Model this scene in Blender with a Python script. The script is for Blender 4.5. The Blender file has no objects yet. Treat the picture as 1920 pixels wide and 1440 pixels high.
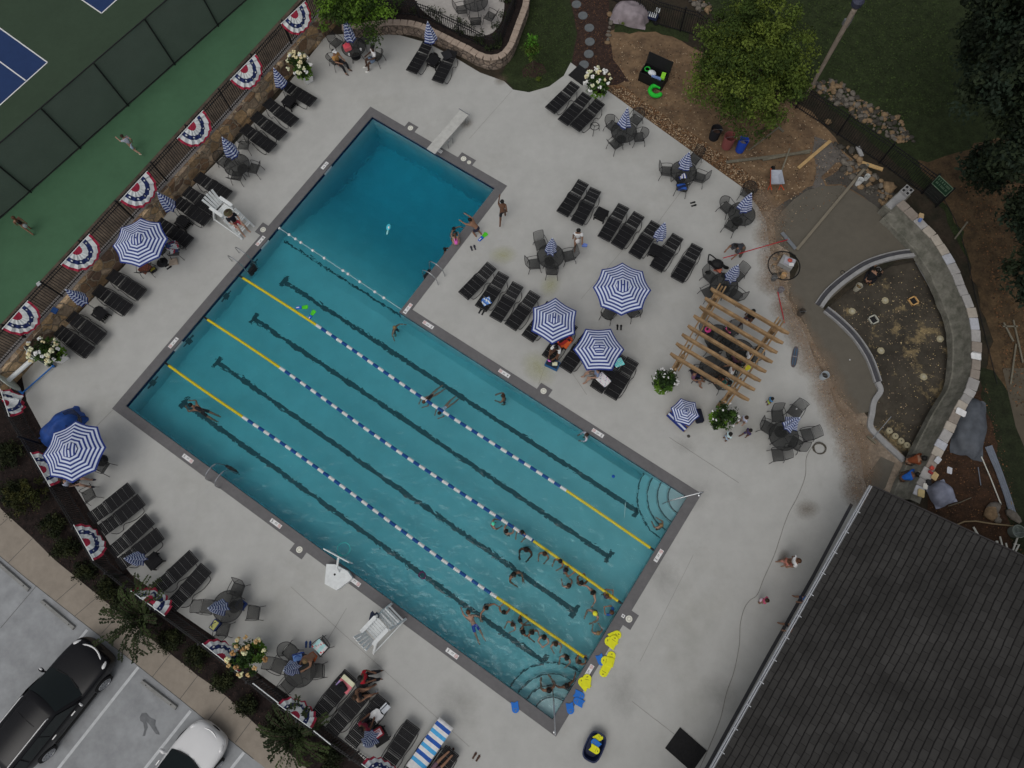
import bpy, bmesh, math, random
from math import sin, cos, pi, radians as R, atan2, sqrt, hypot
from mathutils import Vector as V, Matrix, noise
from mathutils.geometry import tessellate_polygon
random.seed(7)
S = bpy.context.scene
COL = S.collection
# ------------------------------------------------------------ camera (solved from the pool's corners)
F, TILT, ROLL, H = 1341.2, 0.2973, -0.085, 30.0
_f = V((0, sin(TILT), -cos(TILT))); _u0 = V((0, cos(TILT), sin(TILT))); _r0 = V((1, 0, 0))
CR = cos(ROLL)*_r0 + sin(ROLL)*_u0; CU = -sin(ROLL)*_r0 + cos(ROLL)*_u0
cam = bpy.data.cameras.new('camera'); co = bpy.data.objects.new('camera', cam); COL.objects.link(co)
cam.sensor_fit = 'HORIZONTAL'; cam.sensor_width = 36; cam.lens = F/1920*36
cam.clip_start = 0.5; cam.clip_end = 2000
m = Matrix.Identity(4)
for i in range(3):
    m[i][0] = CR[i]; m[i][1] = CU[i]; m[i][2] = -_f[i]
m[2][3] = H
co.matrix_world = m
S.camera = co
def g(px, py, z=0.0):
    """where a spot of the photograph lies at height z in the world"""
    d = _f*F + CR*(px-960) - CU*(py-720)
    t = (z-H)/d.z
    return V((d.x*t, d.y*t, z))
def ang(p, q, z=0.0):
    a = g(p[0], p[1], z); b = g(q[0], q[1], z)
    return atan2(b.y-a.y, b.x-a.x)
# ------------------------------------------------------------ sky and sun (overcast)
SUN_EL, SUN_AZ = R(60), R(215)
wd = bpy.data.worlds.new('World'); S.world = wd; wd.use_nodes = True
nt = wd.node_tree; bg = nt.nodes['Background']
sky = nt.nodes.new('ShaderNodeTexSky'); sky.sky_type = 'NISHITA'; sky.sun_disc = False
sky.sun_elevation = SUN_EL; sky.sun_rotation = SUN_AZ; sky.dust_density = 4; sky.ozone_density = 0.6
hs = nt.nodes.new('ShaderNodeHueSaturation'); hs.inputs['Saturation'].default_value = 0.22
nt.links.new(sky.outputs[0], hs.inputs['Color']); nt.links.new(hs.outputs[0], bg.inputs[0])
bg.inputs[1].default_value = 0.115
sl = bpy.data.lights.new('sun', 'SUN'); sl.energy = 0.55; sl.angle = R(45); sl.color = (1, .965, .91)
so = bpy.data.objects.new('sun', sl); COL.objects.link(so)
dsun = V((sin(SUN_AZ)*cos(SUN_EL), cos(SUN_AZ)*cos(SUN_EL), sin(SUN_EL)))
so.rotation_euler = dsun.to_track_quat('Z', 'Y').to_euler(); so.location = (0, 0, 60)
S.view_settings.view_transform = 'Standard'; S.view_settings.look = 'None'
S.view_settings.exposure = EXPOSURE = -0.50
S.view_settings.gamma = 1
S.cycles.max_bounces = 8; S.cycles.transparent_max_bounces = 12
# ------------------------------------------------------------ helpers
KEXP = 0.60
def lin(c):
    c /= 255.0
    return c/12.92 if c <= .04045 else ((c+.055)/1.055)**2.4
def A(r, g_, b, k=1.0):
    """base colour of a surface that shows as r,g,b in this dim picture"""
    return tuple(min(.85, max(.004, lin(x)/KEXP*k)) for x in (r, g_, b))
def srgb(r, g_, b): return (lin(r), lin(g_), lin(b))
MATS = {}
def M(name, rgb, rough=.6, var=.12, scale=4.0, metal=0.0, bump=0.0, spec=.3, alpha=1.0, rgb2=None, detail=4, f2=None):
    if name in MATS: return MATS[name]
    mt = bpy.data.materials.new(name); mt.use_nodes = True; MATS[name] = mt
    n = mt.node_tree.nodes; L = mt.node_tree.links; b = n['Principled BSDF']
    b.inputs['Roughness'].default_value = rough; b.inputs['Metallic'].default_value = metal
    b.inputs['Specular IOR Level'].default_value = spec
    tc = n.new('ShaderNodeTexCoord')
    nz = n.new('ShaderNodeTexNoise'); nz.inputs['Scale'].default_value = scale; nz.inputs['Detail'].default_value = detail
    L.new(tc.outputs['Object'], nz.inputs['Vector'])
    rp = n.new('ShaderNodeValToRGB'); rp.color_ramp.elements[0].position = .3; rp.color_ramp.elements[1].position = .7
    c2 = rgb2 or tuple(min(.9, x*(1+var)) for x in rgb); c1 = rgb if rgb2 else tuple(x*(1-var) for x in rgb)
    rp.color_ramp.elements[0].color = (*c1, 1); rp.color_ramp.elements[1].color = (*c2, 1)
    L.new(nz.outputs['Fac'], rp.inputs[0])
    out = rp.outputs[0]
    if f2:  # a second, coarser or finer layer of wear: (scale, amount)
        n2 = n.new('ShaderNodeTexNoise'); n2.inputs['Scale'].default_value = f2[0]; n2.inputs['Detail'].default_value = 6
        n2.inputs['Roughness'].default_value = .65
        L.new(tc.outputs['Object'], n2.inputs['Vector'])
        mr = n.new('ShaderNodeMapRange'); mr.inputs[1].default_value = .3; mr.inputs[2].default_value = .7
        mr.inputs[3].default_value = 1-f2[1]; mr.inputs[4].default_value = 1+f2[1]*.6
        L.new(n2.outputs['Fac'], mr.inputs[0])
        mx = n.new('ShaderNodeMix'); mx.data_type = 'RGBA'; mx.blend_type = 'MULTIPLY'; mx.inputs[0].default_value = 1
        L.new(out, mx.inputs[6]); L.new(mr.outputs[0], mx.inputs[7]); out = mx.outputs[2]
    L.new(out, b.inputs['Base Color'])
    if bump:
        bp = n.new('ShaderNodeBump'); bp.inputs['Strength'].default_value = bump; bp.inputs['Distance'].default_value = .03
        L.new(nz.outputs['Fac'], bp.inputs['Height']); L.new(bp.outputs[0], b.inputs['Normal'])
    if alpha < 1: b.inputs['Alpha'].default_value = alpha
    return mt
class MB:
    def __init__(s): s.v = []; s.f = []; s.mi = []; s.m = 0
    def add(s, vs, fs):
        o = len(s.v); s.v += [tuple(x) for x in vs]
        for f in fs: s.f.append([i+o for i in f]); s.mi.append(s.m)
        return s
    def box(s, c, d, rz=0, ry=0, rx=0):
        mt = Matrix.Rotation(rz, 3, 'Z') @ Matrix.Rotation(ry, 3, 'Y') @ Matrix.Rotation(rx, 3, 'X')
        c = V(c); h = V(d)/2
        vs = [c+mt @ V((x*h.x, y*h.y, z*h.z)) for x in (-1, 1) for y in (-1, 1) for z in (-1, 1)]
        return s.add(vs, [(0, 1, 3, 2), (4, 6, 7, 5), (0, 4, 5, 1), (2, 3, 7, 6), (0, 2, 6, 4), (1, 5, 7, 3)])
    def bar(s, p, q, w, h=None, up=(0, 0, 1)):
        p = V(p); q = V(q); h = h or w; d = (q-p).normalized(); u = V(up)
        if abs(d.dot(u)) > .98: u = V((1, 0, 0))
        y = u.cross(d).normalized()*w/2; z = d.cross(y).normalized()*h/2
        vs = [e+a*y+b*z for e in (p, q) for a, b in ((-1, -1), (1, -1), (1, 1), (-1, 1))]
        return s.add(vs, [(3, 2, 1, 0), (4, 5, 6, 7), (0, 1, 5, 4), (1, 2, 6, 5), (2, 3, 7, 6), (3, 0, 4, 7)])
    def tube(s, path, r, n=6, closed=False, r2=None):
        P = [V(p) for p in path]; N = len(P); rings = []
        for i, p in enumerate(P):
            a = P[(i-1) % N] if closed or i else P[0]; b = P[(i+1) % N] if closed or i < N-1 else P[-1]
            d = (b-a).normalized(); u = V((0, 0, 1)) if abs(d.z) < .95 else V((1, 0, 0))
            y = u.cross(d).normalized(); z = d.cross(y)
            rr = r if r2 is None else r+(r2-r)*i/(N-1)
            rings.append([p+rr*(cos(2*pi*k/n)*y+sin(2*pi*k/n)*z) for k in range(n)])
        vs = [v for rg in rings for v in rg]; fs = []
        for i in range(N if closed else N-1):
            j = (i+1) % N
            for k in range(n): fs.append((i*n+k, i*n+(k+1) % n, j*n+(k+1) % n, j*n+k))
        if not closed: fs += [tuple(range(n))[::-1], tuple((N-1)*n+k for k in range(n))]
        return s.add(vs, fs)
    def lathe(s, prof, c=(0, 0, 0), n=16, sq=0.0):
        vs = []; fs = []; c = V(c); N = len(prof)
        for (r, z) in prof:
            for k in range(n):
                a = 2*pi*k/n; vs.append(c+V((r*cos(a), r*sin(a), z)))
        for i in range(N-1):
            for k in range(n): fs.append((i*n+k, i*n+(k+1) % n, (i+1)*n+(k+1) % n, (i+1)*n+k))
        fs += [tuple(range(n))[::-1], tuple((N-1)*n+k for k in range(n))]
        return s.add(vs, fs)
    def prism(s, poly, z0, z1):
        n = len(poly); vs = [(p[0], p[1], z0) for p in poly]+[(p[0], p[1], z1) for p in poly]
        tr = tessellate_polygon([[V((p[0], p[1], 0)) for p in poly]])
        fs = [tuple(i+n for i in t) for t in tr]+[tuple(t)[::-1] for t in tr]
        fs += [(i, (i+1) % n, n+(i+1) % n, n+i) for i in range(n)]
        return s.add(vs, fs)
    def sheet(s, loops, z):
        pts = [p for l in loops for p in l]
        tr = tessellate_polygon([[V((p[0], p[1], 0)) for p in l] for l in loops])
        return s.add([(p[0], p[1], z) for p in pts], [tuple(t) for t in tr])
    def ell(s, c, r, n=10, m_=6, q=None):
        c = V(c); vs = []; fs = []; r = V(r) if hasattr(r, '__len__') else V((r, r, r))
        for i in range(m_+1):
            t = pi*i/m_
            for k in range(n):
                a = 2*pi*k/n; p = V((r.x*sin(t)*cos(a), r.y*sin(t)*sin(a), r.z*cos(t)))
                vs.append(c+(q @ p if q else p))
        for i in range(m_):
            for k in range(n): fs.append((i*n+k, (i+1)*n+k, (i+1)*n+(k+1) % n, i*n+(k+1) % n))
        return s.add(vs, fs)
    def build(s, name, mats, parent=None, smooth=False, norm=True, loc=None):
        me = bpy.data.meshes.new(name); me.from_pydata(s.v, [], s.f)
        mats = mats if isinstance(mats, (list, tuple)) else [mats]
        for mt in mats: me.materials.append(mt)
        if len(mats) > 1: me.polygons.foreach_set('material_index', s.mi)
        if smooth: me.polygons.foreach_set('use_smooth', [True]*len(s.f))
        if norm:
            bm = bmesh.new(); bm.from_mesh(me); bmesh.ops.recalc_face_normals(bm, faces=bm.faces); bm.to_mesh(me); bm.free()
        me.update()
        o = bpy.data.objects.new(name, me); COL.objects.link(o)
        if parent: o.parent = parent
        if loc: o.location = loc
        return o
def tag(o, label, cat, group=None, kind=None):
    if label: o['label'] = label
    if cat: o['category'] = cat
    if group: o['group'] = group
    if kind: o['kind'] = kind
    return o
def thing(name, label, cat, loc=(0, 0, 0), rz=0.0, group=None, sc=1.0):
    o = bpy.data.objects.new(name, None); COL.objects.link(o); o.empty_display_size = .2
    o.location = loc; o.rotation_euler = (0, 0, rz); o.scale = (sc, sc, sc)
    return tag(o, label, cat, group)
def struct(o): o['kind'] = 'structure'; return o
KIDS = {}
def dup(root, loc, rz, label, group=None, sc=None):
    r = root.copy(); COL.objects.link(r); r.location = loc; r.rotation_euler = (0, 0, rz)
    if label: r['label'] = label
    if group: r['group'] = group
    if sc: r.scale = (sc, sc, sc)
    for ch in list(root.children):
        c = ch.copy(); COL.objects.link(c); c.parent = r
        for gch in list(ch.children):
            d = gch.copy(); COL.objects.link(d); d.parent = c
    return r
def gp(pts, z=0.0): return [g(x, y, z) for x, y in pts]
def rough_edge(pts, step=.35, amp=.12, seed=0):
    out = []; n = len(pts)
    for i in range(n):
        a = V(pts[i]).xy; b = V(pts[(i+1) % n]).xy; k = max(1, int((b-a).length/step))
        for j in range(k):
            p = a.lerp(b, j/k); q = noise.noise_vector(V((p.x*1.3+seed, p.y*1.3, seed)))+.6*noise.noise_vector(V((p.x*4+seed, p.y*4, seed)))
            out.append(V((p.x+q.x*amp, p.y+q.y*amp, 0)))
    return out
def smooth_path(pts, n=6, closed=False):
    P = [V(p) for p in pts]; N = len(P); out = []
    for i in range(N if closed else N-1):
        p1 = P[i]; p2 = P[(i+1) % N]
        p0 = P[(i-1) % N] if closed or i else p1; p3 = P[(i+2) % N] if closed or i < N-2 else p2
        for j in range(n):
            t = j/n
            out.append(.5*((2*p1)+(p2-p0)*t+(2*p0-5*p1+4*p2-p3)*t*t+(3*p1-p0-3*p2+p3)*t**3))
    if not closed: out.append(P[-1])
    return out
def offset(path, d):
    """polyline moved sideways by d (to the left of its run)"""
    out = []
    for i, p in enumerate(path):
        a = path[max(0, i-1)]; b = path[min(len(path)-1, i+1)]; t = V((b.x-a.x, b.y-a.y)).normalized()
        out.append(V((p.x-t.y*d, p.y+t.x*d, p.z)))
    return out
def ribbon(path, w):
    return offset(path, w/2)+offset(path, -w/2)[::-1]
def text_mesh(body, size, name, mat, parent, loc, rz, ext=.002):
    cu = bpy.data.curves.new(name, 'FONT'); cu.body = body; cu.size = size; cu.align_x = 'CENTER'; cu.align_y = 'CENTER'; cu.extrude = ext
    cu.materials.append(mat); o = bpy.data.objects.new(name, cu); COL.objects.link(o)
    dg = bpy.context.evaluated_depsgraph_get(); me = bpy.data.meshes.new_from_object(o.evaluated_get(dg))
    bpy.data.objects.remove(o); o = bpy.data.objects.new(name, me); COL.objects.link(o)
    o.parent = parent; o.location = loc; o.rotation_euler = (0, 0, rz)
    return o
# ============================================================ the pool
TH = -0.6761; EX = V((cos(TH), sin(TH), 0)); EY = V((sin(TH), -cos(TH), 0)); O0 = V((-5.8791, 24.2843, 0))
AB, AF, FE, DE = 8.2778, 18.7953, 23.2852, 11.116
YC = AF-DE; CW = .43
def P(x, y, z=0.0): return O0+EX*x+EY*y+V((0, 0, z))
def loc_of(w): d = V((w.x, w.y, 0))-O0; return d.dot(EX), d.dot(EY)
outer = [(0, 0), (AB, 0), (AB, YC), (FE, YC), (FE, AF), (0, AF)]
inner = [(CW, CW), (AB-CW, CW), (AB-CW, YC+CW), (FE-CW, YC+CW), (FE-CW, AF-CW), (CW, AF-CW)]
WZ = -0.13
innerW = [P(*p) for p in inner]
def depth(x, y):
    sh = 1.55-(x/FE)*.62
    if y > YC+.5: return sh
    u = min(1, (YC+.5-y)/5.2); u = u*u*(3-2*u)
    return 1.5+1.75*u
m_plaster = M('pool_plaster', (.60, .77, .80), .7, .05, 1.2, f2=(.25, .08))
m_coping = M('coping_stone', A(88, 87, 88), .75, .07, 6, f2=(1.1, .12), bump=.15)
m_navy = M('navy_tile', (.006, .016, .075), .2, .2, 12)
m_line = M('lane_line_tile', (.085, .135, .15), .5, .1)
# basin
b = MB(); NX, NY = 46, 38; idx = {}
for i in range(NX+1):
    for j in range(NY+1):
        x = CW+(FE-2*CW)*i/NX; y = CW+(AF-2*CW)*j/NY
        if x > AB-CW+.6 and y < YC+CW-.6: continue
        idx[i, j] = len(b.v); b.v.append(tuple(P(x, y, -depth(x, y))))
for i in range(NX):
    for j in range(NY):
        q = [(i, j), (i+1, j), (i+1, j+1), (i, j+1)]
        if all(k in idx for k in q): b.f.append([idx[k] for k in q]); b.mi.append(0)
for k in range(6):
    p, q = inner[k], inner[(k+1) % 6]; L_ = hypot(q[0]-p[0], q[1]-p[1]); n = int(L_/.8)+1
    for i in range(n):
        a = (p[0]+(q[0]-p[0])*i/n, p[1]+(q[1]-p[1])*i/n); c = (p[0]+(q[0]-p[0])*(i+1)/n, p[1]+(q[1]-p[1])*(i+1)/n)
        b.add([P(*a, -.03), P(*c, -.03), P(*c, -depth(*c)), P(*a, -depth(*a))], [(0, 1, 2, 3)])
struct(b.build('pool_basin', m_plaster))
def inset(d):
    s = [(1, 1), (-1, 1), (-1, 1), (-1, 1), (-1, -1), (1, -1)]
    return [(p[0]+d*a, p[1]+d*c) for p, (a, c) in zip(inner, s)]
t = MB(); t_in = inset(.006)
for k in range(6):
    a, c = t_in[k], t_in[(k+1) % 6]
    t.add([P(*a, -.024), P(*c, -.024), P(*c, -.215), P(*a, -.215)], [(0, 1, 2, 3)])
struct(t.build('waterline_tile', m_navy))
# water: one closed body, its sides and bottom buried behind the basin
mw = bpy.data.materials.new('pool_water'); mw.use_nodes = True; n_ = mw.node_tree.nodes; L_ = mw.node_tree.links
n_.remove(n_['Principled BSDF']); gl = n_.new('ShaderNodeBsdfGlass'); gl.inputs['IOR'].default_value = 1.33; gl.inputs['Roughness'].default_value = .025
tc = n_.new('ShaderNodeTexCoord'); nz = n_.new('ShaderNodeTexNoise'); nz.inputs['Scale'].default_value = 2.4; nz.inputs['Detail'].default_value = 2.5
nz.inputs['Distortion'].default_value = .6
L_.new(tc.outputs['Object'], nz.inputs['Vector']); bp = n_.new('ShaderNodeBump'); bp.inputs['Strength'].default_value = 1; bp.inputs['Distance'].default_value = .075
vd = n_.new('ShaderNodeVectorMath'); vd.operation = 'DISTANCE'; vd.inputs[1].default_value = tuple(P(17.5, 15.6, WZ)); L_.new(tc.outputs['Object'], vd.inputs[0]); mr_ = n_.new('ShaderNodeMapRange'); mr_.inputs[1].default_value = 1.5; mr_.inputs[2].default_value = 7; mr_.inputs[3].default_value = .12; mr_.inputs[4].default_value = .07; L_.new(vd.outputs['Value'], mr_.inputs[0]); L_.new(mr_.outputs[0], bp.inputs['Distance'])
L_.new(nz.outputs['Fac'], bp.inputs['Height']); L_.new(bp.outputs[0], gl.inputs['Normal'])
ab = n_.new('ShaderNodeVolumeAbsorption'); ab.inputs['Color'].default_value = (.0, .80, .875, 1); ab.inputs['Density'].default_value = .63
L_.new(gl.outputs[0], n_['Material Output'].inputs['Surface']); L_.new(ab.outputs[0], n_['Material Output'].inputs['Volume'])
o = MB().prism([P(*p) for p in inset(-.02)], -4.6, WZ).build('pool_water', mw); struct(o)
# coping with its skimmer boxes, one ring with notches
def along(p, q, px, py):
    w = loc_of(g(px, py)); return w
NOTCH = []   # (edge, centre along edge, half width, depth) measured from the photo
def edge_notches():
    spots = {0: [(770, 240, .30), (874, 300, .42)], 1: [], 2: [(1018, 735, .30)], 3: [(1180, 1161, .33)], 4: [(562, 1030, .32)], 5: [(492, 430, .30)]}
    return spots
co_out = []
sp = edge_notches(); LIDS = []
NRM = [(0, -1), (1, 0), (0, -1), (1, 0), (0, 1), (-1, 0)]
for k in range(6):
    p = V(outer[k]); q = V(outer[(k+1) % 6]); d = (q-p).normalized(); nrm = V(NRM[k])
    co_out.append(p)
    lst = []
    for (px, py, hw) in sp[k]:
        c = V(loc_of(g(px, py))); lst.append(((c-p).dot(d), hw, c))
    for s_, hw, c in sorted(lst, key=lambda e: e[0]):
        dep = .34
        co_out += [p+d*(s_-hw), p+d*(s_-hw)+nrm*dep, p+d*(s_+hw)+nrm*dep, p+d*(s_+hw)]
        LIDS.append((k, p+d*s_, d, nrm, hw))
cb = MB()
ow = [P(*p) for p in co_out]; iw = [P(*p) for p in inner]
cb.sheet([ow, iw], .012)
for lp, lo in ((ow, -.02), (iw, -.06)):
    for i in range(len(lp)):
        a, c = lp[i], lp[(i+1) % len(lp)]
        cb.add([(a.x, a.y, .012), (c.x, c.y, .012), (c.x, c.y, lo), (a.x, a.y, lo)], [(0, 1, 2, 3)])
struct(cb.build('pool_coping', m_coping))
m_lid = M('skimmer_lid_plastic', A(190, 188, 178), .5, .06, 9)
m_lidmark = M('lid_mark', A(105, 105, 100), .6)
whr = {0: ['white round skimmer lid in the coping left of the diving board', 'larger white round skimmer lid in the coping right of the diving board'], 2: ['white round skimmer lid in the coping below the striped umbrellas'],
       3: ['white round skimmer lid beside the yellow kickboards'], 4: ['white round skimmer lid near the basketball hoop'], 5: ['white round skimmer lid beside the occupied lifeguard chair']}
cnt = {}
def lid(w, r, lab):
    t_ = thing('skimmer_lid', lab, 'skimmer lid', (w.x, w.y, .012), random.random()*3, 'round skimmer lids in the pool coping')
    MB().lathe([(r, 0), (r, .008), (r*.95, .012)], n=20).build('cover', m_lid, t_)
    k = MB()
    k.tube([(r*.55*cos(a*pi/8), r*.55*sin(a*pi/8), .0125) for a in range(16)], .006, 4, True); k.build('lid_hole', m_lidmark, t_)
for k, c, d, nrm, hw in LIDS:
    i = cnt.get(k, 0); cnt[k] = i+1
    off = -.14 if hw > .4 else 0
    w = P(*(c+nrm*.08+d*off)); lid(w, .135, whr[k][i])
    if hw > .4: lid(P(*(c+nrm*.06+d*.2)), .10, 'smaller white round skimmer lid with a dark centre beside the larger one')
# floor markings
def gd(px, py):
    w = g(px, py, -1.1)
    for _ in range(3):
        x, y = loc_of(w); w = g(px, py, WZ-(depth(x, y)+WZ)/1.33)
    x, y = loc_of(w); return V((x, y))
lm = MB()
def floor_strip(a, c, w, mb):
    d = (c-a).normalized(); nn = V((-d.y, d.x))*w/2; n = max(1, int((c-a).length/.4)); pts = []
    for i in range(n+1):
        p = a.lerp(c, i/n)
        for s_ in (-1, 1): e = p+nn*s_; pts.append(P(e.x, e.y, -depth(e.x, e.y)+.006))
    mb.add(pts, [(2*i, 2*i+1, 2*i+3, 2*i+2) for i in range(n)])
LN = [((545, 532), (1193, 962)), ((487, 602), (1140, 1047)), ((414, 685), (1078, 1145)), ((350, 757), (1018, 1242))]
for a, c in LN:
    a, c = gd(*a), gd(*c); a.x = 1.75+.1; ym = (a.y+c.y)/2; a.y = c.y = ym
    floor_strip(a, c, .205, lm); floor_strip(a+V((0, -.29)), a+V((0, .29)), .2, lm); floor_strip(c+V((0, -.29)), c+V((0, .29)), .2, lm)
struct(lm.build('lane_marking', m_line))
bl = MB(); a, c = V((CW+.05, YC+.28)), V((AB-CW, YC+.28)); floor_strip(a, c, .09, bl); struct(bl.build('depth_break_marking', m_line))
xm = MB()
for (px, py) in ((474, 496), (420, 553), (350, 637), (285, 716)):
    w = loc_of(g(px, py, -.45)); y = w[1]
    for (a0, a1, z0, z1) in ((-.34, .34, -.62, -.44), (-.12, .12, -.86, -.24)):
        x = CW+.012+(0.003 if a1 < .2 else 0)
        xm.add([P(x, y+a0, z0), P(x, y+a1, z0), P(x, y+a1, z1), P(x, y+a0, z1)], [(0, 1, 2, 3)])
struct(xm.build('wall_target_marking', m_line))
# corner steps
def steps(cx, cy, sx, sy, lab):
    st = MB(); no = MB()
    for i, r in enumerate((.80, 1.22, 1.62, 2.02)):
        z = -.30-.2*i; pts = [P(cx, cy)]+[P(cx+sx*r*cos(a*pi/24), cy+sy*r*sin(a*pi/24)) for a in range(13)]
        st.prism(pts, -1.4+.01*i, z)
        a1 = [P(cx+sx*(r-.015)*cos(a*pi/24), cy+sy*(r-.015)*sin(a*pi/24), z+.008) for a in range(13)]
        a2 = [P(cx+sx*(r-.068)*cos(a*pi/24), cy+sy*(r-.068)*sin(a*pi/24), z+.008) for a in range(13)]
        no.add(a1+a2, [(k, k+1, 14+k, 13+k) for k in range(12)])
    t_ = thing('pool_steps', lab, 'steps'); st.build('treads', m_plaster, t_); no.build('nosing', m_line, t_)
    return t_
steps(FE-CW, YC+CW, -1, 1, 'curved underwater corner steps nearest the lane of striped umbrellas and pergola')
steps(FE-CW, AF-CW, -1, -1, 'curved underwater corner steps where the shirtless swimmer holds the rail')
# ============================================================ ground sheets
m_ground = M('ground_soil', A(52, 44, 36), 1, .35, 1.4, rgb2=A(34, 34, 26), f2=(9, .35))
kb = gp([(1552, 575), (1600, 537), (1640, 512), (1680, 492), (1734, 482), (1762, 530), (1782, 577), (1795, 630), (1800, 672), (1795, 722), (1772, 770), (1730, 852), (1700, 872), (1632, 802), (1640, 752), (1652, 725), (1632, 682), (1603, 640), (1575, 605)])
gr = MB(); big = [V((-400, -400, 0)), V((400, -400, 0)), V((400, 400, 0)), V((-400, 400, 0))]
gr.sheet([big, innerW, kb], -.045); struct(gr.build('ground', m_ground))
def sheet(name, px, z, mat, amp=0.0, step=.35, seed=1, world=None, holes=()):
    pts = world or gp(px); pts = rough_edge(pts, step, amp, seed) if amp else pts
    o = MB().sheet([pts, *holes], z).build(name, mat); return struct(o)
# concrete deck, with hairline joints and stains in the material
m_deck = M('deck_concrete', A(150, 150, 147), .85, .035, .55, f2=(1.7, .07), bump=.05)
nt_ = m_deck.node_tree; N_ = nt_.nodes; LL = nt_.links; bs = N_['Principled BSDF']
src = bs.inputs['Base Color'].links[0].from_socket
tcx = N_.new('ShaderNodeTexCoord'); sn = N_.new('ShaderNodeTexNoise'); sn.inputs['Scale'].default_value = .23; sn.inputs['Detail'].default_value = 9; sn.inputs['Roughness'].default_value = .7
LL.new(tcx.outputs['Object'], sn.inputs['Vector']); r_ = N_.new('ShaderNodeValToRGB')
r_.color_ramp.elements[0].position = .52; r_.color_ramp.elements[0].color = (1, 1, 1, 1); r_.color_ramp.elements[1].position = .72; r_.color_ramp.elements[1].color = (.87, .865, .84, 1)
LL.new(sn.outputs['Fac'], r_.inputs[0]); mx = N_.new('ShaderNodeMix'); mx.data_type = 'RGBA'; mx.blend_type = 'MULTIPLY'; mx.inputs[0].default_value = 1
LL.new(src, mx.inputs[6]); LL.new(r_.outputs[0], mx.inputs[7]); 
sk = N_.new('ShaderNodeTexNoise'); sk.inputs['Scale'].default_value = 22; sk.inputs['Detail'].default_value = 3; LL.new(tcx.outputs['Object'], sk.inputs['Vector'])
r2 = N_.new('ShaderNodeValToRGB'); r2.color_ramp.elements[0].position = .22; r2.color_ramp.elements[0].color = (.75, .74, .72, 1); r2.color_ramp.elements[1].position = .36; r2.color_ramp.elements[1].color = (1, 1, 1, 1)
LL.new(sk.outputs['Fac'], r2.inputs[0]); mx2 = N_.new('ShaderNodeMix'); mx2.data_type = 'RGBA'; mx2.blend_type = 'MULTIPLY'; mx2.inputs[0].default_value = .8
LL.new(mx.outputs[2], mx2.inputs[6]); LL.new(r2.outputs[0], mx2.inputs[7]); LL.new(mx2.outputs[2], bs.inputs['Base Color'])
deck_px = [(232, 500), (320, 392), (420, 290), (520, 183), (612, 66), (660, 63), (700, 63), (750, 66), (800, 80), (850, 106), (900, 136), (945, 152), (962, 168), (992, 173), (1030, 162), (1057, 142), (1070, 117), (1100, 140),
           (1135, 167), (1260, 257), (1390, 350), (1420, 385), (1436, 415), (1444, 470), (1462, 535), (1490, 590), (1512, 630), (1526, 672), (1550, 712), (1568, 765), (1592, 795), (1612, 845), (1620, 900), (1640, 960), (1700, 1100), (1500, 1500), (1330, 1560), (760, 1500), (702, 1442), (655, 1397), (590, 1347), (540, 1303), (480, 1259), (400, 1193), (332, 1146), (282, 1103), (247, 1078), (220, 1045), (170, 960), (140, 912), (77, 802), (50, 752), (40, 700)]
deck_w = gp(deck_px)
sheet('pool_deck', None, 0.0, m_deck, world=deck_w, holes=[[P(*p) for p in outer]])
m_joint = M('deck_joint', A(112, 110, 106), .9, .2, 2)
jt = MB()
for a, c, w in (((840, 70+0), (905, 205), .0), ((1375, 655+0), (1490, 812), .0), ((220, 760), (130, 850), .018), ((650, 1140), (560, 1290), .015), ((1255, 820), (1385, 905), .02), ((1100, 740), (1040, 650), .015), ((545, 1100), (880, 1400), .012), ((1040, 1380), (1280, 1440), .0), ((960, 170), (880, 260), .012), ((1300, 1040), (1200, 1240), .012), ((1440, 900), (1300, 1140), .0), ((1185, 1315), (1265, 1377), .018), ((1050, 610), (1010, 720), .012), ((1320, 300), (1210, 450), .015), ((1200, 430), (1090, 560), .012)):
    if w:
        p, q = g(*a), g(*c); n = 10; pts = []
        for i in range(n+1):
            e = p.lerp(q, i/n)+.015*V((noise.noise(V((i*.7, a[0], 0))), noise.noise(V((i*.7, 0, a[1]))), 0)); pts.append(V((e.x, e.y, 0)))
        jt.sheet([ribbon(pts, w)], .004)
struct(jt.build('deck_joint', m_joint))
dr = [g(1597, 945), g(1525, 1080), g(1440, 1230), g(1325, 1440), g(1290, 1500)]
struct(MB().sheet([ribbon(dr, .13)], .0045).build('drain_strip', M('drain', A(60, 60, 62), .8)))
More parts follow.
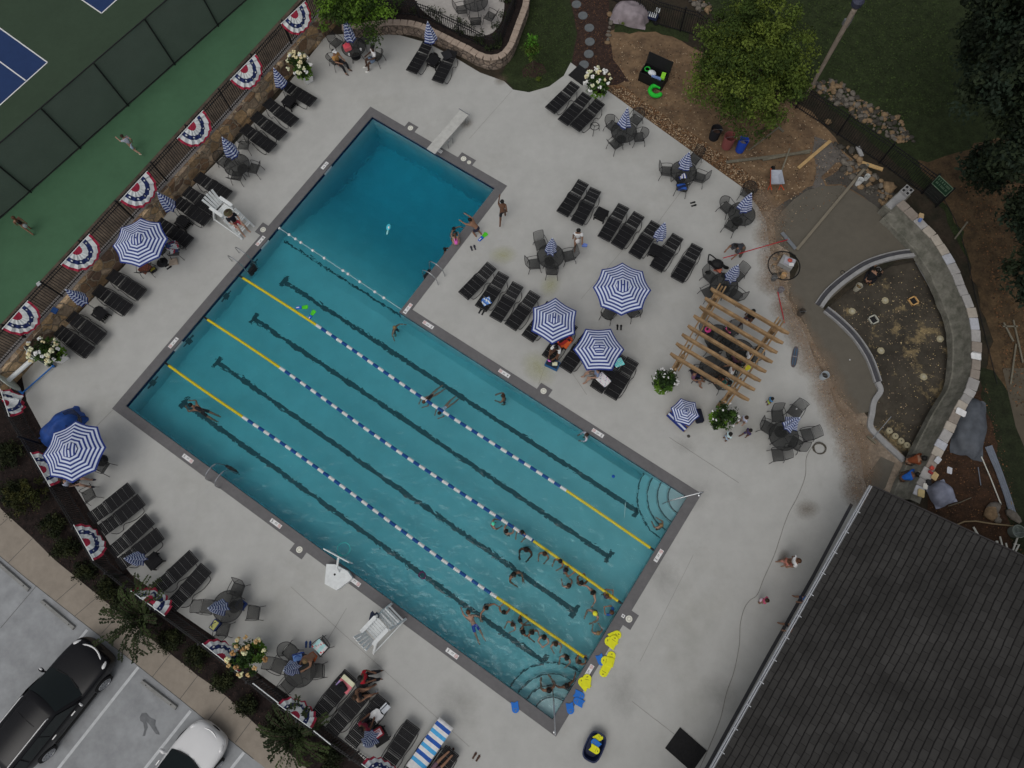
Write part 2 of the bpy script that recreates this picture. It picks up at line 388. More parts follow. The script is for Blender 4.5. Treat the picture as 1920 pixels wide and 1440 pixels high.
# stains on the deck (algae and dirt have a shape of their own)
def stain(name, px, r, mat, z, seed):
    c = g(*px); pts = [c+V((r*cos(a*pi/10)*(1+.5*noise.noise(V((a, seed, 0)))), r*sin(a*pi/10)*(1+.5*noise.noise(V((a, seed, 3)))), 0)) for a in range(20)]
    return pts
def soft_mat(name, rgb, scale, lo, hi, amax=.4):
    mt = M(name, rgb, .9, .1, 3); nn = mt.node_tree.nodes; l = mt.node_tree.links; t_ = nn.new('ShaderNodeTexCoord'); z = nn.new('ShaderNodeTexNoise')
    z.inputs['Scale'].default_value = scale; z.inputs['Detail'].default_value = 8; z.inputs['Roughness'].default_value = .75; l.new(t_.outputs['Object'], z.inputs['Vector'])
    gr_ = nn.new('ShaderNodeTexGradient'); gr_.gradient_type = 'SPHERICAL'; l.new(t_.outputs['Object'], gr_.inputs['Vector'])
    ma = nn.new('ShaderNodeMath'); ma.operation = 'MULTIPLY'; l.new(z.outputs['Fac'], ma.inputs[0]); l.new(gr_.outputs['Fac'], ma.inputs[1])
    mr = nn.new('ShaderNodeMapRange'); mr.inputs[1].default_value = lo; mr.inputs[2].default_value = hi; mr.inputs[4].default_value = amax; l.new(ma.outputs[0], mr.inputs[0])
    l.new(mr.outputs[0], nn['Principled BSDF'].inputs['Alpha']); return mt
m_alg = soft_mat('algae_stain', A(150, 150, 105), 6, .05, .5); m_dirt_st = soft_mat('dirt_stain', A(95, 84, 70), 8, .12, .5, .45); m_grey = soft_mat('grey_stain', A(112, 110, 107), 3, .14, .6, .22)
for i, (px, r, mt) in enumerate((((943, 478), .8, m_alg), ((1032, 535), .75, m_alg), ((1010, 690), 1.1, m_alg), ((1513, 955), .8, m_dirt_st), ((1470, 1045), .5, m_dirt_st), ((1090, 470), .9, m_grey), ((875, 232), .5, m_dirt_st), ((700, 1240), 1.2, m_grey), ((860, 1320), 1.6, m_grey), ((1300, 930), 1.3, m_grey), ((1170, 1300), 1.5, m_grey), ((1350, 1300), 1.4, m_grey), ((940, 150), .6, m_dirt_st), ((1240, 1080), 1.5, m_grey), ((1280, 835), .9, m_grey))):
    c = g(*px); o = MB().sheet([[V((cos(a*pi/12), sin(a*pi/12), 0)) for a in range(24)]], 0).build('deck_stain', mt); o.location = (c.x, c.y, .006+.0005*i); o.scale = (r, r*.75, 1); o.rotation_euler = (0, 0, i*1.1); struct(o)
# planting, lawn, soil and paths
m_lawn = M('lawn_grass', A(42, 51, 28), 1, .3, 2.2, rgb2=A(30, 37, 19), f2=(14, .5), bump=.5)
m_soil = M('bare_soil', A(112, 92, 70), 1, .2, 1.4, rgb2=A(80, 65, 51), f2=(6, .28), bump=.4)
m_mulch = M('brown_mulch', A(58, 44, 38), 1, .3, 5, rgb2=A(38, 28, 26), f2=(22, .5), bump=.6)
m_dmulch = M('dark_mulch', A(40, 32, 30), 1, .3, 5, rgb2=A(22, 18, 17), f2=(22, .5), bump=.6)
m_litter = M('leaf_litter', A(118, 92, 66), 1, .3, 9, rgb2=A(70, 52, 38), f2=(25, .5), bump=.6)
sheet('lawn', [(1210, -60), (1330, 20), (1500, 150), (1620, 250), (1760, 380), (1850, 560), (1990, 560), (2100, -120)], -.036, m_lawn, .25, .5)
sheet('bare_soil', [(1140, 60), (1200, 30), (1290, 85), (1380, 130), (1530, 215), (1590, 290), (1640, 350), (1700, 390), (1640, 420), (1560, 400), (1460, 460), (1430, 410), (1380, 345), (1250, 250), (1120, 160), (1145, 120)], -.03, m_soil, .18)
sheet('mulch_path', [(1058, -60), (1145, -60), (1140, 60), (1150, 110), (1180, 150), (1130, 170), (1070, 118), (1082, 60)], -.027, m_mulch, .12)
sheet('grass_bed', [(975, -60), (1060, -60), (1083, 60), (1072, 118), (1057, 142), (1030, 163), (990, 174), (965, 168), (940, 140), (965, 80)], -.033, m_lawn, .06)
sheet('mulch_ring', [(978, 125), (1000, 114), (1020, 122), (1026, 135), (1006, 146), (982, 144)], -.024, m_mulch, .1)
sheet('grass_verge', [(1150, 20), (1290, 60), (1290, 80), (1230, 60), (1180, 60), (1150, 60)], -.025, m_lawn, .18)
sheet('leaf_litter_strip', [(1135, 160), (1165, 160), (1290, 245), (1430, 345), (1450, 400), (1425, 395), (1390, 352), (1260, 258)], -.021, m_litter, .12)
sheet('woodland_floor', [(1720, 300), (1760, 300), (1830, 270), (1990, 240), (2050, 900), (1900, 1000), (1840, 800), (1860, 640), (1800, 430)], -.031, M('woodland_floor', A(82, 66, 47), 1, .3, 2, rgb2=A(54, 44, 32), f2=(11, .4), bump=.5), .3, .5)
sheet('yard_soil', [(1790, 800), (1850, 700), (1890, 800), (1930, 950), (2000, 1100), (1900, 1050), (1740, 960), (1740, 900)], -.028, M('yard_soil', A(62, 44, 32), 1, .3, 2.5, rgb2=A(40, 30, 22), f2=(14, .45), bump=.5), .2)
sheet('yard_grass', [(1830, 690), (1870, 690), (1920, 830), (1990, 1100), (1900, 1060), (1890, 960), (1870, 850)], -.0245, M('yard_grass', A(36, 42, 26), 1, .3, 2.2, rgb2=A(26, 30, 18), f2=(14, .5)), .2)
sheet('yard_slab', [(1880, 690), (1905, 800), (1960, 930), (2000, 900), (1960, 690)], -.018, M('old_slab', A(72, 66, 56), .9, .15, 2))
sheet('worksite_soil', [(1420, 385), (1470, 395), (1480, 480), (1480, 560), (1560, 690), (1640, 800), (1710, 870), (1660, 960), (1615, 905), (1612, 845), (1590, 795), (1550, 710), (1512, 630), (1462, 535), (1440, 460)], -.024, M('sandy_spill', A(140, 128, 114), 1, .2, 2, rgb2=A(100, 89, 77), f2=(9, .35), bump=.3), .06)
# sandy spill feathering over the deck edge
sp_m = soft_mat('sandy_spill_edge', A(122, 106, 90), 9, .12, .42, .6)
for i, (px, r) in enumerate((((1442, 400), 1.3), ((1440, 440), 1.2), ((1448, 490), 1.2), ((1452, 530), 1.3), ((1475, 575), 1.2), ((1490, 605), 1.2), ((1508, 640), 1.3), ((1530, 680), 1.4), ((1552, 725), 1.4), ((1570, 765), 1.5), ((1592, 800), 1.5), ((1605, 835), 1.5), ((1615, 880), 1.5), ((1610, 925), 1.2), ((1425, 370), 1.0))):
    c = g(*px); o = MB().sheet([[V((cos(a*pi/12), sin(a*pi/12), 0)) for a in range(24)]], 0).build('sand_spill', sp_m); o.location = (c.x, c.y, .014+.0005*i); o.scale = (r, r*.85, 1); o.rotation_euler = (0, 0, i*.9); struct(o)
# parking side
m_lot = M('lot_concrete', A(128, 130, 132), .85, .08, .5, f2=(1.3, .22), bump=.05)
m_walk = M('sidewalk_concrete', A(124, 116, 106), .9, .06, 1, f2=(3, .12))
curb = [(-160, 880), (-60, 985), (0, 1043), (45, 1081), (140, 1156), (237, 1231), (337, 1311), (475, 1423), (620, 1540)]
wedge = [(-160, 800), (0, 953), (60, 1008), (102, 1050), (140, 1081), (185, 1118), (290, 1203), (370, 1266), (425, 1306), (472, 1351), (575, 1441), (700, 1540)]
sheet('planting_bed', wedge+[(760, 1500), (702, 1440), (655, 1395), (590, 1345), (540, 1301), (480, 1257), (400, 1191), (332, 1144), (282, 1101), (247, 1077), (220, 1043), (170, 958), (140, 910), (77, 800), (50, 750), (40, 690), (-160, 660)], -.022, m_dmulch, .05)
sheet('sidewalk', curb+wedge[::-1], -.014, m_walk, .02)
sheet('parking_lot', curb+[(620, 2000), (-900, 2000), (-900, 600)], -.026, m_lot)
wj = MB()
for a, c in (((0, 985), (14, 972)), ((15, 1055), (62, 1008)), ((105, 1127), (144, 1093)), ((140, 1155), (185, 1117)), ((190, 1188), (225, 1150)), ((237, 1231), (268, 1193)), ((285, 1270), (320, 1225)), ((337, 1311), (372, 1265)), ((389, 1352), (424, 1306)), ((441, 1392), (472, 1350))):
    wj.sheet([ribbon([g(*a), g(*c)], .02)], -.0095)
wj.sheet([ribbon(gp(curb[1:-1]), .02)], -.009)
wj.sheet([ribbon(gp([(68, 1098), (0, 1178)]), .018)], -.0215)
struct(wj.build('sidewalk_joint', M('joint_dark', A(70, 68, 66), .9)))
m_paint = M('white_lot_paint', A(168, 170, 172), .7, .1, 5)
ps = MB()
for a, c in (((163, 1181), (20, 1354)), ((259, 1251), (100, 1452)), ((357, 1333), (258, 1458)), ((457, 1411), (420, 1458))):
    ps.sheet([ribbon([g(*a), g(*c)], .115)], -.021)
struct(ps.build('parking_stripe', m_paint))
oil = soft_mat('oil_stain', A(58, 60, 62), 2.6, .12, .26, .7)
for i, (px, r, q) in enumerate((((120, 1380), .9, .5), ((110, 1150), 1.0, .6), ((290, 1300), .8, .4), ((60, 1040), 1.2, .8))):
    c = g(*px); o = MB().sheet([[V((cos(a*pi/12), sin(a*pi/12), 0)) for a in range(24)]], 0).build('oil_stain', m_grey); o.location = (c.x, c.y, -.0165+.0006*i); o.scale = (r, r*q, 1); o.rotation_euler = (0, 0, -.9); struct(o)
sheet('oil_stain', None, -.0135, M('oil_wet', A(90, 92, 94), .7, .2, 5), .015, .1, world=gp([(x/4, 1080+y/4) for x, y in ((1045, 1060), (1060, 1030), (1095, 1028), (1122, 1062), (1167, 1080), (1162, 1122), (1187, 1170), (1197, 1190), (1170, 1187), (1138, 1142), (1118, 1112), (1096, 1092), (1107, 1135), (1092, 1170), (1087, 1200), (1068, 1202), (1083, 1150), (1073, 1102), (1050, 1087))]))
m_cem = M('cement_spill', A(84, 80, 76), .95, .2, 3, f2=(9, .25))
sheet('cement_spill', [(1527, 256), (1568, 268), (1592, 298), (1566, 306), (1540, 330), (1552, 352), (1522, 352), (1530, 318), (1524, 285)], -.016, m_cem, .12)
sheet('cement_spill', [(1545, 335), (1575, 318), (1606, 326), (1632, 350), (1668, 372), (1680, 392), (1650, 392), (1604, 358), (1576, 344), (1552, 346)], -.0175, M('dark_cement', A(64, 61, 57), .95, .2, 3, f2=(9, .3)), .10)
sheet('cement_spill', [(1448, 400), (1470, 378), (1512, 352), (1540, 340), (1544, 352), (1512, 362), (1486, 380), (1466, 402), (1456, 430)], -.0185, MATS['dark_cement'], .08)
# tennis terrace: raised one metre behind the stone wall
TZ = 1.0
wall_top = gp([(602, 22), (491, 146), (444, 195), (353, 300), (304, 355), (200, 467), (107, 557), (32, 645), (-60, 752)], TZ)
a0, a1 = wall_top[0], wall_top[-1]; wd_ = (a1-a0).normalized(); wn = V((-wd_.y, wd_.x, 0))
if (P(8, 10)-a0).dot(wn) < 0: wn = -wn     # towards the pool
WA = a0; WB = a1
strip_m = M('tennis_apron_green', A(58, 88, 65), .9, .06, .8, f2=(3, .06))
court_m = M('tennis_court_green', A(46, 60, 46), .9, .06, .8, f2=(3, .08))
ter = [WA-wd_*6, WB+wd_*2, WB+wd_*2-wn*40, WA-wd_*30-wn*40, WA-wd_*30]
struct(MB().prism([V((p.x, p.y, 0)) for p in ter], -.3, TZ-.02).build('tennis_terrace', M('terrace_soil', A(84, 74, 64), 1, .25, 2, rgb2=A(58, 52, 46), f2=(10, .3))))
fb = gp([(462, 1), (410, 50), (331, 124), (247, 204), (160, 286), (57, 360)], TZ)
fd = (fb[-1]-fb[0]).normalized()
f0 = fb[0]-fd*8; f1 = fb[-1]+fd*10
edge2 = gp([(560, -2), (500, 70), (430, 150), (340, 245), (240, 360), (150, 460), (60, 545), (-20, 630)], TZ)
ed = (edge2[-1]-edge2[0]).normalized()
struct(MB().sheet([[f0-wn*.0, f1, edge2[-1]+ed*4, edge2[-1], edge2[0], edge2[0]-ed*8]], TZ-.012).build('tennis_apron', strip_m))
struct(MB().sheet([[f0-fd*10, f1+fd*6, f1-wn*40, f0-wn*40-fd*10]], TZ-.010).build('tennis_court', court_m))
m_blue = M('tennis_court_blue', A(30, 48, 84), .9, .05, .8, f2=(3, .08)); m_wl = M('court_line_white', A(200, 202, 204), .8, .05)
cb_ = MB(); cl = MB(); zc = TZ-.005
c1 = g(89, 117, zc); c1a = g(0, 53, zc); c1b = g(0, 197, zc)
da = (c1a-c1).normalized(); db = (c1b-c1).normalized()
cb_.sheet([[c1, c1+da*24, c1+da*24+db*11, c1+db*11]], zc)
c2 = g(190.5, 25, zc); cb_.sheet([[c2, c2-db*9, c2-db*9+da*24, c2+da*24]], zc)
struct(cb_.build('tennis_court_blue', m_blue))
def cline(p, q): cl.sheet([ribbon([p, q], .06)], zc+.005)
cline(c1-db*.0, c1+da*24); cline(c1, c1+db*11); cline(c2, c2-db*9); cline(c2, c2+da*24)
m1 = g(48, 151, zc); cline(m1, m1+da*20)
struct(cl.build('court_line', m_wl))
# kiddie pool works: wet concrete, basin floor
m_wet = M('wet_concrete', A(82, 78, 70), .5, .05, .7, f2=(2.5, .10))
wet = gp([(1465, 398), (1488, 374), (1513, 357), (1540, 349), (1578, 347), (1603, 361), (1634, 380), (1663, 402), (1702, 437), (1727, 467), (1738, 478), (1677, 486), (1635, 501), (1590, 531), (1560, 558), (1541, 575), (1570, 608), (1600, 638), (1627, 683), (1643, 721), (1645, 735), (1634, 748), (1629, 772), (1605, 776), (1582, 752), (1560, 722), (1550, 690), (1526, 640), (1502, 592), (1484, 560), (1476, 530), (1490, 518), (1498, 500), (1492, 478), (1472, 466), (1456, 455), (1452, 420)])
struct(MB().prism(wet, -.08, -.006).build('wet_concrete', m_wet))
wet2 = gp([(1652, 856), (1678, 868), (1660, 915), (1636, 930), (1618, 902)])
struct(MB().prism(wet2, -.06, -.008).build('wet_concrete', m_wet))
m_bas = M('unfinished_basin', A(68, 63, 55), .95, .3, .8, rgb2=A(45, 42, 37), f2=(3.2, .4), bump=.3)
nn = m_bas.node_tree.nodes; l = m_bas.node_tree.links; z = nn.new('ShaderNodeTexNoise'); z.inputs['Scale'].default_value = .9; z.inputs['Detail'].default_value = 10; z.inputs['Roughness'].default_value = .7
t_ = nn.new('ShaderNodeTexCoord'); l.new(t_.outputs['Object'], z.inputs['Vector']); rr = nn.new('ShaderNodeValToRGB'); rr.color_ramp.elements[0].position = .55; rr.color_ramp.elements[1].position = .68; rr.color_ramp.elements[0].color = (0, 0, 0, 1)
l.new(z.outputs['Fac'], rr.inputs[0]); mx = nn.new('ShaderNodeMix'); mx.data_type = 'RGBA'; l.new(rr.outputs[0], mx.inputs[0]); bs = nn['Principled BSDF']; l.new(bs.inputs['Base Color'].links[0].from_socket, mx.inputs[6])
mx.inputs[7].default_value = (*A(132, 116, 84), 1); l.new(mx.outputs[2], bs.inputs['Base Color'])
bf = MB(); BZ = -.42; bf.sheet([kb], BZ)
for i in range(len(kb)):
    a, c = kb[i], kb[(i+1) % len(kb)]; bf.add([(a.x, a.y, -.04), (c.x, c.y, -.04), (c.x, c.y, BZ), (a.x, a.y, BZ)], [(0, 1, 2, 3)])
struct(bf.build('basin_floor', m_bas))
# ============================================================ furniture
m_blk = M('black_metal', (.015, .015, .017), .5, .15, 8, spec=.3)
m_strap = M('black_vinyl_strap', (.013, .013, .0145), .65, .3, 7, spec=.18)
m_mesh = M('black_metal_mesh', (.030, .031, .030), .6, .15, 20, alpha=.52)
m_white = M('white_paint', A(186, 190, 194), .5, .05, 6, f2=(3, .06))
m_navyc = M('navy_canvas', A(32, 46, 104), .85, .1, 5); m_whitec = M('white_canvas', (.66, .72, .86), .85, .04, 4)
m_grey = M('grey_metal', A(120, 124, 128), .4, .1, 6, metal=.6)
m_chrome = M('stainless_steel', A(150, 152, 154), .25, .05, 6, metal=.85)
# ---- sun loungers
def make_lounger():
    t = thing('sun_lounger', '', 'sun lounger')
    HZ = .38
    def zb(x): return HZ if x > -.28 else HZ+(-.28-x)*.14
    f = MB()
    for s in (-1, 1):
        f.tube([(.97, s*.30, HZ), (.3, s*.30, HZ), (-.26, s*.30, HZ)], .019)
        f.tube([(-.24, s*.275, HZ+.012), (-.6, s*.275, zb(-.6)+.012), (-.97, s*.275, zb(-.97)+.012)], .017)
    f.tube([(.965, -.30, HZ), (.965, .30, HZ)], .02); f.tube([(-.965, -.275, zb(-.965)+.012), (-.965, .275, zb(-.965)+.012)], .018); f.tube([(-.26, -.3, HZ), (-.26, .3, HZ)], .016)
    f.build('frame', m_blk, t)
    b = MB(); x = .915; i = 0
    while x > -.24:
        b.box((x, 0, HZ+.012), (.050, .60, .010)); i += 1; x -= .0535 if i % 5 else .064
    b.build('seat_straps', m_strap, t)
    b = MB(); x = -.335; i = 0
    while x > -.945:
        b.box((x, 0, zb(x)+.026), (.050, .55, .010), 0, .14); i += 1; x -= .0545 if i % 4 else .066
    b.build('back_straps', m_strap, t)
    for s in (-1, 1):
        l = MB(); l.tube(smooth_path([(.80, s*.30, HZ-.02), (.74, s*.335, .16), (.60, s*.37, .025), (.25, s*.385, .02), (.02, s*.36, .13), (-.12, s*.35, .30), (-.3, s*.37, .20), (-.42, s*.385, .025), (-.66, s*.37, .025), (-.74, s*.30, .36)], 4), .015, 5)
        l.build('leg', m_blk, t)
    return t
LG = [((589, 193), (529, 156), 'behind the closed umbrella beside the topmost stone wall planter', 'w'), ((552, 230), (500, 191), 'second along the stone wall from the upper wall planter', 'w'), ((529.5, 255), (477, 217), 'third along the stone wall from the upper wall planter', 'w'), ((510.5, 278), (457, 240), 'beside the wall-side umbrella table, last of the upper wall group', 'w'),
      ((427.5, 367), (370, 331), 'above the occupied lifeguard chair, first of the middle wall group', 'w'), ((406.7, 395.5), (349, 358), 'partly covered by the occupied lifeguard chair', 'w'), ((389, 414.7), (331.7, 377.5), 'between the closed umbrella and the occupied lifeguard chair', 'w'), ((354.7, 454.7), (297, 417.5), 'with its head under the striped umbrella at the wall', 'w'),
      ((266, 553), (207, 514.5), 'first below the open wall umbrella', 'w'), ((241, 582), (180.5, 542.5), 'second below the open wall umbrella, beside the slatted table', 'w'), ((191, 636), (132, 592.5), 'just past the slatted table near the lower wall planter', 'w'), ((169, 662), (109, 619), 'last on the wall, beside the lower hydrangea planter', 'w'),
      ((242.5, 918), (175, 970), 'first on the parking fence below the large umbrella', 'f'), ((261, 940), (194, 992.5), 'second on the parking fence below the large umbrella', 'f'), ((278, 975.5), (212.5, 1034), 'touching the swag bunting on the parking fence', 'f'), ((295.5, 1004), (229, 1056), 'with a closed umbrella at its head on the parking fence', 'f'),
      ((360, 1045), (295, 1104), 'first of the pair above the fence-side table with four chairs', 'f'), ((384, 1067.5), (323, 1135.5), 'second of the pair, nearest the fence-side table with four chairs', 'f'),
      ((653, 1270), (597, 1340), 'holding the pink towel and the black bag', 'f'), ((684, 1297), (622.5, 1370), 'where a long-haired sunbather sits sideways', 'f'), ((714, 1317), (662.5, 1387), 'under the reader in maroon', 'f'), ((770, 1365.5), (722, 1440), 'empty, beside the blue striped towel', 'f'), ((812.5, 1392), (765, 1461), 'draped with a blue and white striped towel', 'f'), ((842, 1416), (795, 1486), 'where someone stretches crossed bare legs', 'f'),
      ((1032.5, 205.5), (1077, 160), 'first of three by the doormat, farthest from the round stool', 'm'), ((1057, 227.5), (1099, 180.5), 'middle of three by the doormat', 'm'), ((1079, 239), (1124, 192.5), 'last of three by the doormat, beside the small round stool', 'm'),
      ((772.5, 133), (802.5, 81), 'by the block retaining wall, undraped', 'm'), ((821, 151), (847.5, 97.5), 'by the block retaining wall with a draped head', 'm'),
      ((1055.5, 399), (1092.5, 344), 'first in the long row, nearest the diving pool', 'r'), ((1083, 414.5), (1115, 359), 'second in the long row, beside the bare slatted table', 'r'), ((1133, 445.5), (1168, 389), 'third in the long row, past the bare slatted table', 'r'), ((1157.5, 460), (1197, 404), 'fourth in the long row', 'r'), ((1190.5, 478), (1229.5, 421), 'fifth in the long row, before the closed umbrella', 'r'), ((1231, 502), (1269.5, 445.5), 'sixth in the long row, after the closed umbrella', 'r'), ((1270.5, 522.5), (1306, 464), 'last in the long row, standing apart near the raking worker', 'r'),
      ((870.5, 553), (920.5, 500), 'first in the pool edge row, nearest the notch ladder', 'e'), ((903, 576), (943, 517), 'carrying the crumpled blue towel', 'e'), ((931, 595), (969, 537), 'third in the pool edge row, next to the blue towel', 'e'), ((958, 612), (1002, 552.5), 'fourth in the pool edge row, before the striped umbrella', 'e'), ((990, 633), (1034, 573), 'half hidden under the first six-sided umbrella', 'e'),
      ((1030, 668), (1070, 612), 'where the person in white sits under an umbrella', 'e'), ((1062.5, 689), (1103, 632), 'between the two six-sided umbrellas', 'e'), ((1120.5, 726), (1160, 669), 'with the white patterned towel', 'e'), ((1145, 742), (1185.5, 677.5), 'empty, last in the pool edge row', 'e')]
lounger0 = make_lounger(); LZ = .38
GRP = 'black strap sun loungers around the pool'
LOUNGE = []
for i, (ft, hd, lab, k) in enumerate(LG):
    a = g(*ft, LZ); b_ = g(*hd, LZ+.08); c = (a+b_)/2; rz = atan2(a.y-b_.y, a.x-b_.x)
    loc = (c.x, c.y, 0.012 if 0 else 0.0); LOUNGE.append((c, rz))
    lab = 'black strap sun lounger '+lab
    if i == 0:
        lounger0.location = loc; lounger0.rotation_euler = (0, 0, rz); lounger0['label'] = lab; lounger0['group'] = GRP
    else: dup(lounger0, loc, rz, lab, GRP)
# ---- slatted side tables
def make_side_table():
    t = thing('side_table', '', 'side table'); s = MB()
    for i in range(6): s.box((0, -.235+i*.094, .42), (.56, .085, .022))
    s.build('table_top', m_strap, t)
    a = MB()
    for sx in (-1, 1): a.box((sx*.25, 0, .395), (.04, .5, .03))
    a.build('apron', m_blk, t)
    for sx in (-1, 1):
        for sy in (-1, 1): MB().box((sx*.24, sy*.22, .19), (.045, .045, .38)).build('leg', m_blk, t)
    sh = MB()
    for i in range(5): sh.box((0, -.18+i*.09, .13), (.46, .07, .018))
    sh.build('shelf', m_strap, t)
    return t
ST = [((541, 189), .55, 'under the closed umbrella nearest the upper wall planter'), ((341, 416), .55, 'under the closed umbrella beside the open wall umbrella'), ((186, 587.5), .6, 'between loungers near the lower wall planter'), ((286, 1052), -.75, 'by the parking fence beside a closed umbrella'), ((712, 1382), -.6, 'holding the red bag near the parking fence'), ((812.5, 112), .5, 'between two loungers at the block retaining wall'), ((1127.5, 400), .45, 'bare, without umbrella, in the long lounger row'), ((1229.5, 469), .4, 'under the closed umbrella in the long lounger row')]
st0 = make_side_table()
for i, (px, a, lab) in enumerate(ST):
    c = g(*px, .42); dpx = (px[0]+100*cos(a), px[1]+100*sin(a)); rz = ang(px, dpx)
    lab = 'black slatted side table '+lab
    if i == 0: st0.location = (c.x, c.y, 0); st0.rotation_euler = (0, 0, rz); st0['label'] = lab; st0['group'] = 'small slatted side tables'
    else: dup(st0, (c.x, c.y, 0), rz, lab, 'small slatted side tables')
# ---- round tables
def make_table():
    t = thing('patio_table', '', 'table')
    MB().lathe([(0.03, .70), (.60, .70), (.605, .705), (.60, .71), (.03, .71)], n=32).build('table_top', m_mesh, t)
    r = MB(); r.tube([(.605*cos(a*pi/16), .605*sin(a*pi/16), .705) for a in range(32)], .016, 6, True); r.build('rim', m_blk, t)
    sp_ = MB()
    for k in range(4): a = k*pi/2+.4; sp_.bar((.04*cos(a), .04*sin(a), .695), (.6*cos(a), .6*sin(a), .695), .018)
    sp_.build('brace', m_blk, t)
    for k in range(4):
        a = k*pi/2+.4; l = MB(); l.tube(smooth_path([(.34*cos(a), .34*sin(a), .69), (.30*cos(a), .30*sin(a), .4), (.40*cos(a), .40*sin(a), .08), (.44*cos(a), .44*sin(a), .012)], 4), .016, 5); l.build('leg', m_blk, t)
    return t
# ---- chairs: a square-backed one and a barrel-backed one
def make_chair(kind):
    t = thing('patio_chair', '', 'chair')
    s = MB(); s.prism([(-.22, -.24), (.24, -.26), (.24, .26), (-.22, .24)], .425, .43); s.build('seat', m_mesh, t)
    f = MB(); f.tube([(-.22, -.24, .428), (.24, -.26, .428), (.24, .26, .428), (-.22, .24, .428)], .013, 5, True); f.build('seat_frame', m_blk, t)
    b = MB(); fr = MB()
    if kind == 'square':
        n = 6; pts = [(-.24-.02*cos((i/n-.5)*pi), -.24+.48*i/n) for i in range(n+1)]
        lo = [(x, y, .47) for x, y in pts]; hi = [(x-.17, y*.98, .90) for x, y in pts]
        b.add(lo+hi, [(i, i+1, n+2+i, n+1+i) for i in range(n)])
        fr.tube([lo[0], hi[0]]+[(x-.012, y, .915+.02*sin(pi*i/n)) for i, (x, y, z) in enumerate(hi)]+[hi[-1], lo[-1]], .013, 5); fr.tube([lo[0], lo[-1]], .011, 5)
        arms = [[(-.30, s_*.25, .66), (-.05, s_*.29, .66), (.20, s_*.29, .645), (.24, s_*.28, .43)] for s_ in (-1, 1)]
    else:
        n = 12; a0 = [pi*.62+ (pi*.76)*i/n for i in range(n+1)]
        lo = [(.29*cos(a)*.95, .29*sin(a), .45) for a in a0]; hi = [(.34*cos(a)*1.1-.05, .34*sin(a), .86-.10*abs(sin(a))) for a in a0]
        b.add(lo+hi, [(i, i+1, n+2+i, n+1+i) for i in range(n)])
        fr.tube(lo, .010, 5); fr.tube([lo[0]]+hi+[lo[-1]], .014, 5)
        arms = [[hi[0 if s_ > 0 else -1], (.05, s_*.33, .66), (.21, s_*.30, .63), (.24, s_*.27, .43)] for s_ in (1, -1)]
    b.build('backrest', m_mesh, t); fr.build('back_frame', m_blk, t)
    for ar in arms: MB().tube(smooth_path(ar, 3), .013, 5).build('armrest', m_blk, t)
    for sx in (-1, 1):
        for sy in (-1, 1):
            MB().tube([(sx*.22, sy*.24, .425), (sx*.26+(0.0 if sx > 0 else -.02), sy*.265, .2), (sx*.30, sy*.28, .012)], .013, 5).build('leg', m_blk, t)
    return t
table0 = make_table(); chair_sq = make_chair('square'); chair_bl = make_chair('barrel')
used = set()
def put(src, loc, rz, label, group, sc=None):
    if src.name not in used:
        used.add(src.name); src.location = loc; src.rotation_euler = (0, 0, rz); src['label'] = label; src['group'] = group
        if sc: src.scale = (sc, sc, sc)
        return src
    return dup(src, loc, rz, label, group, sc)
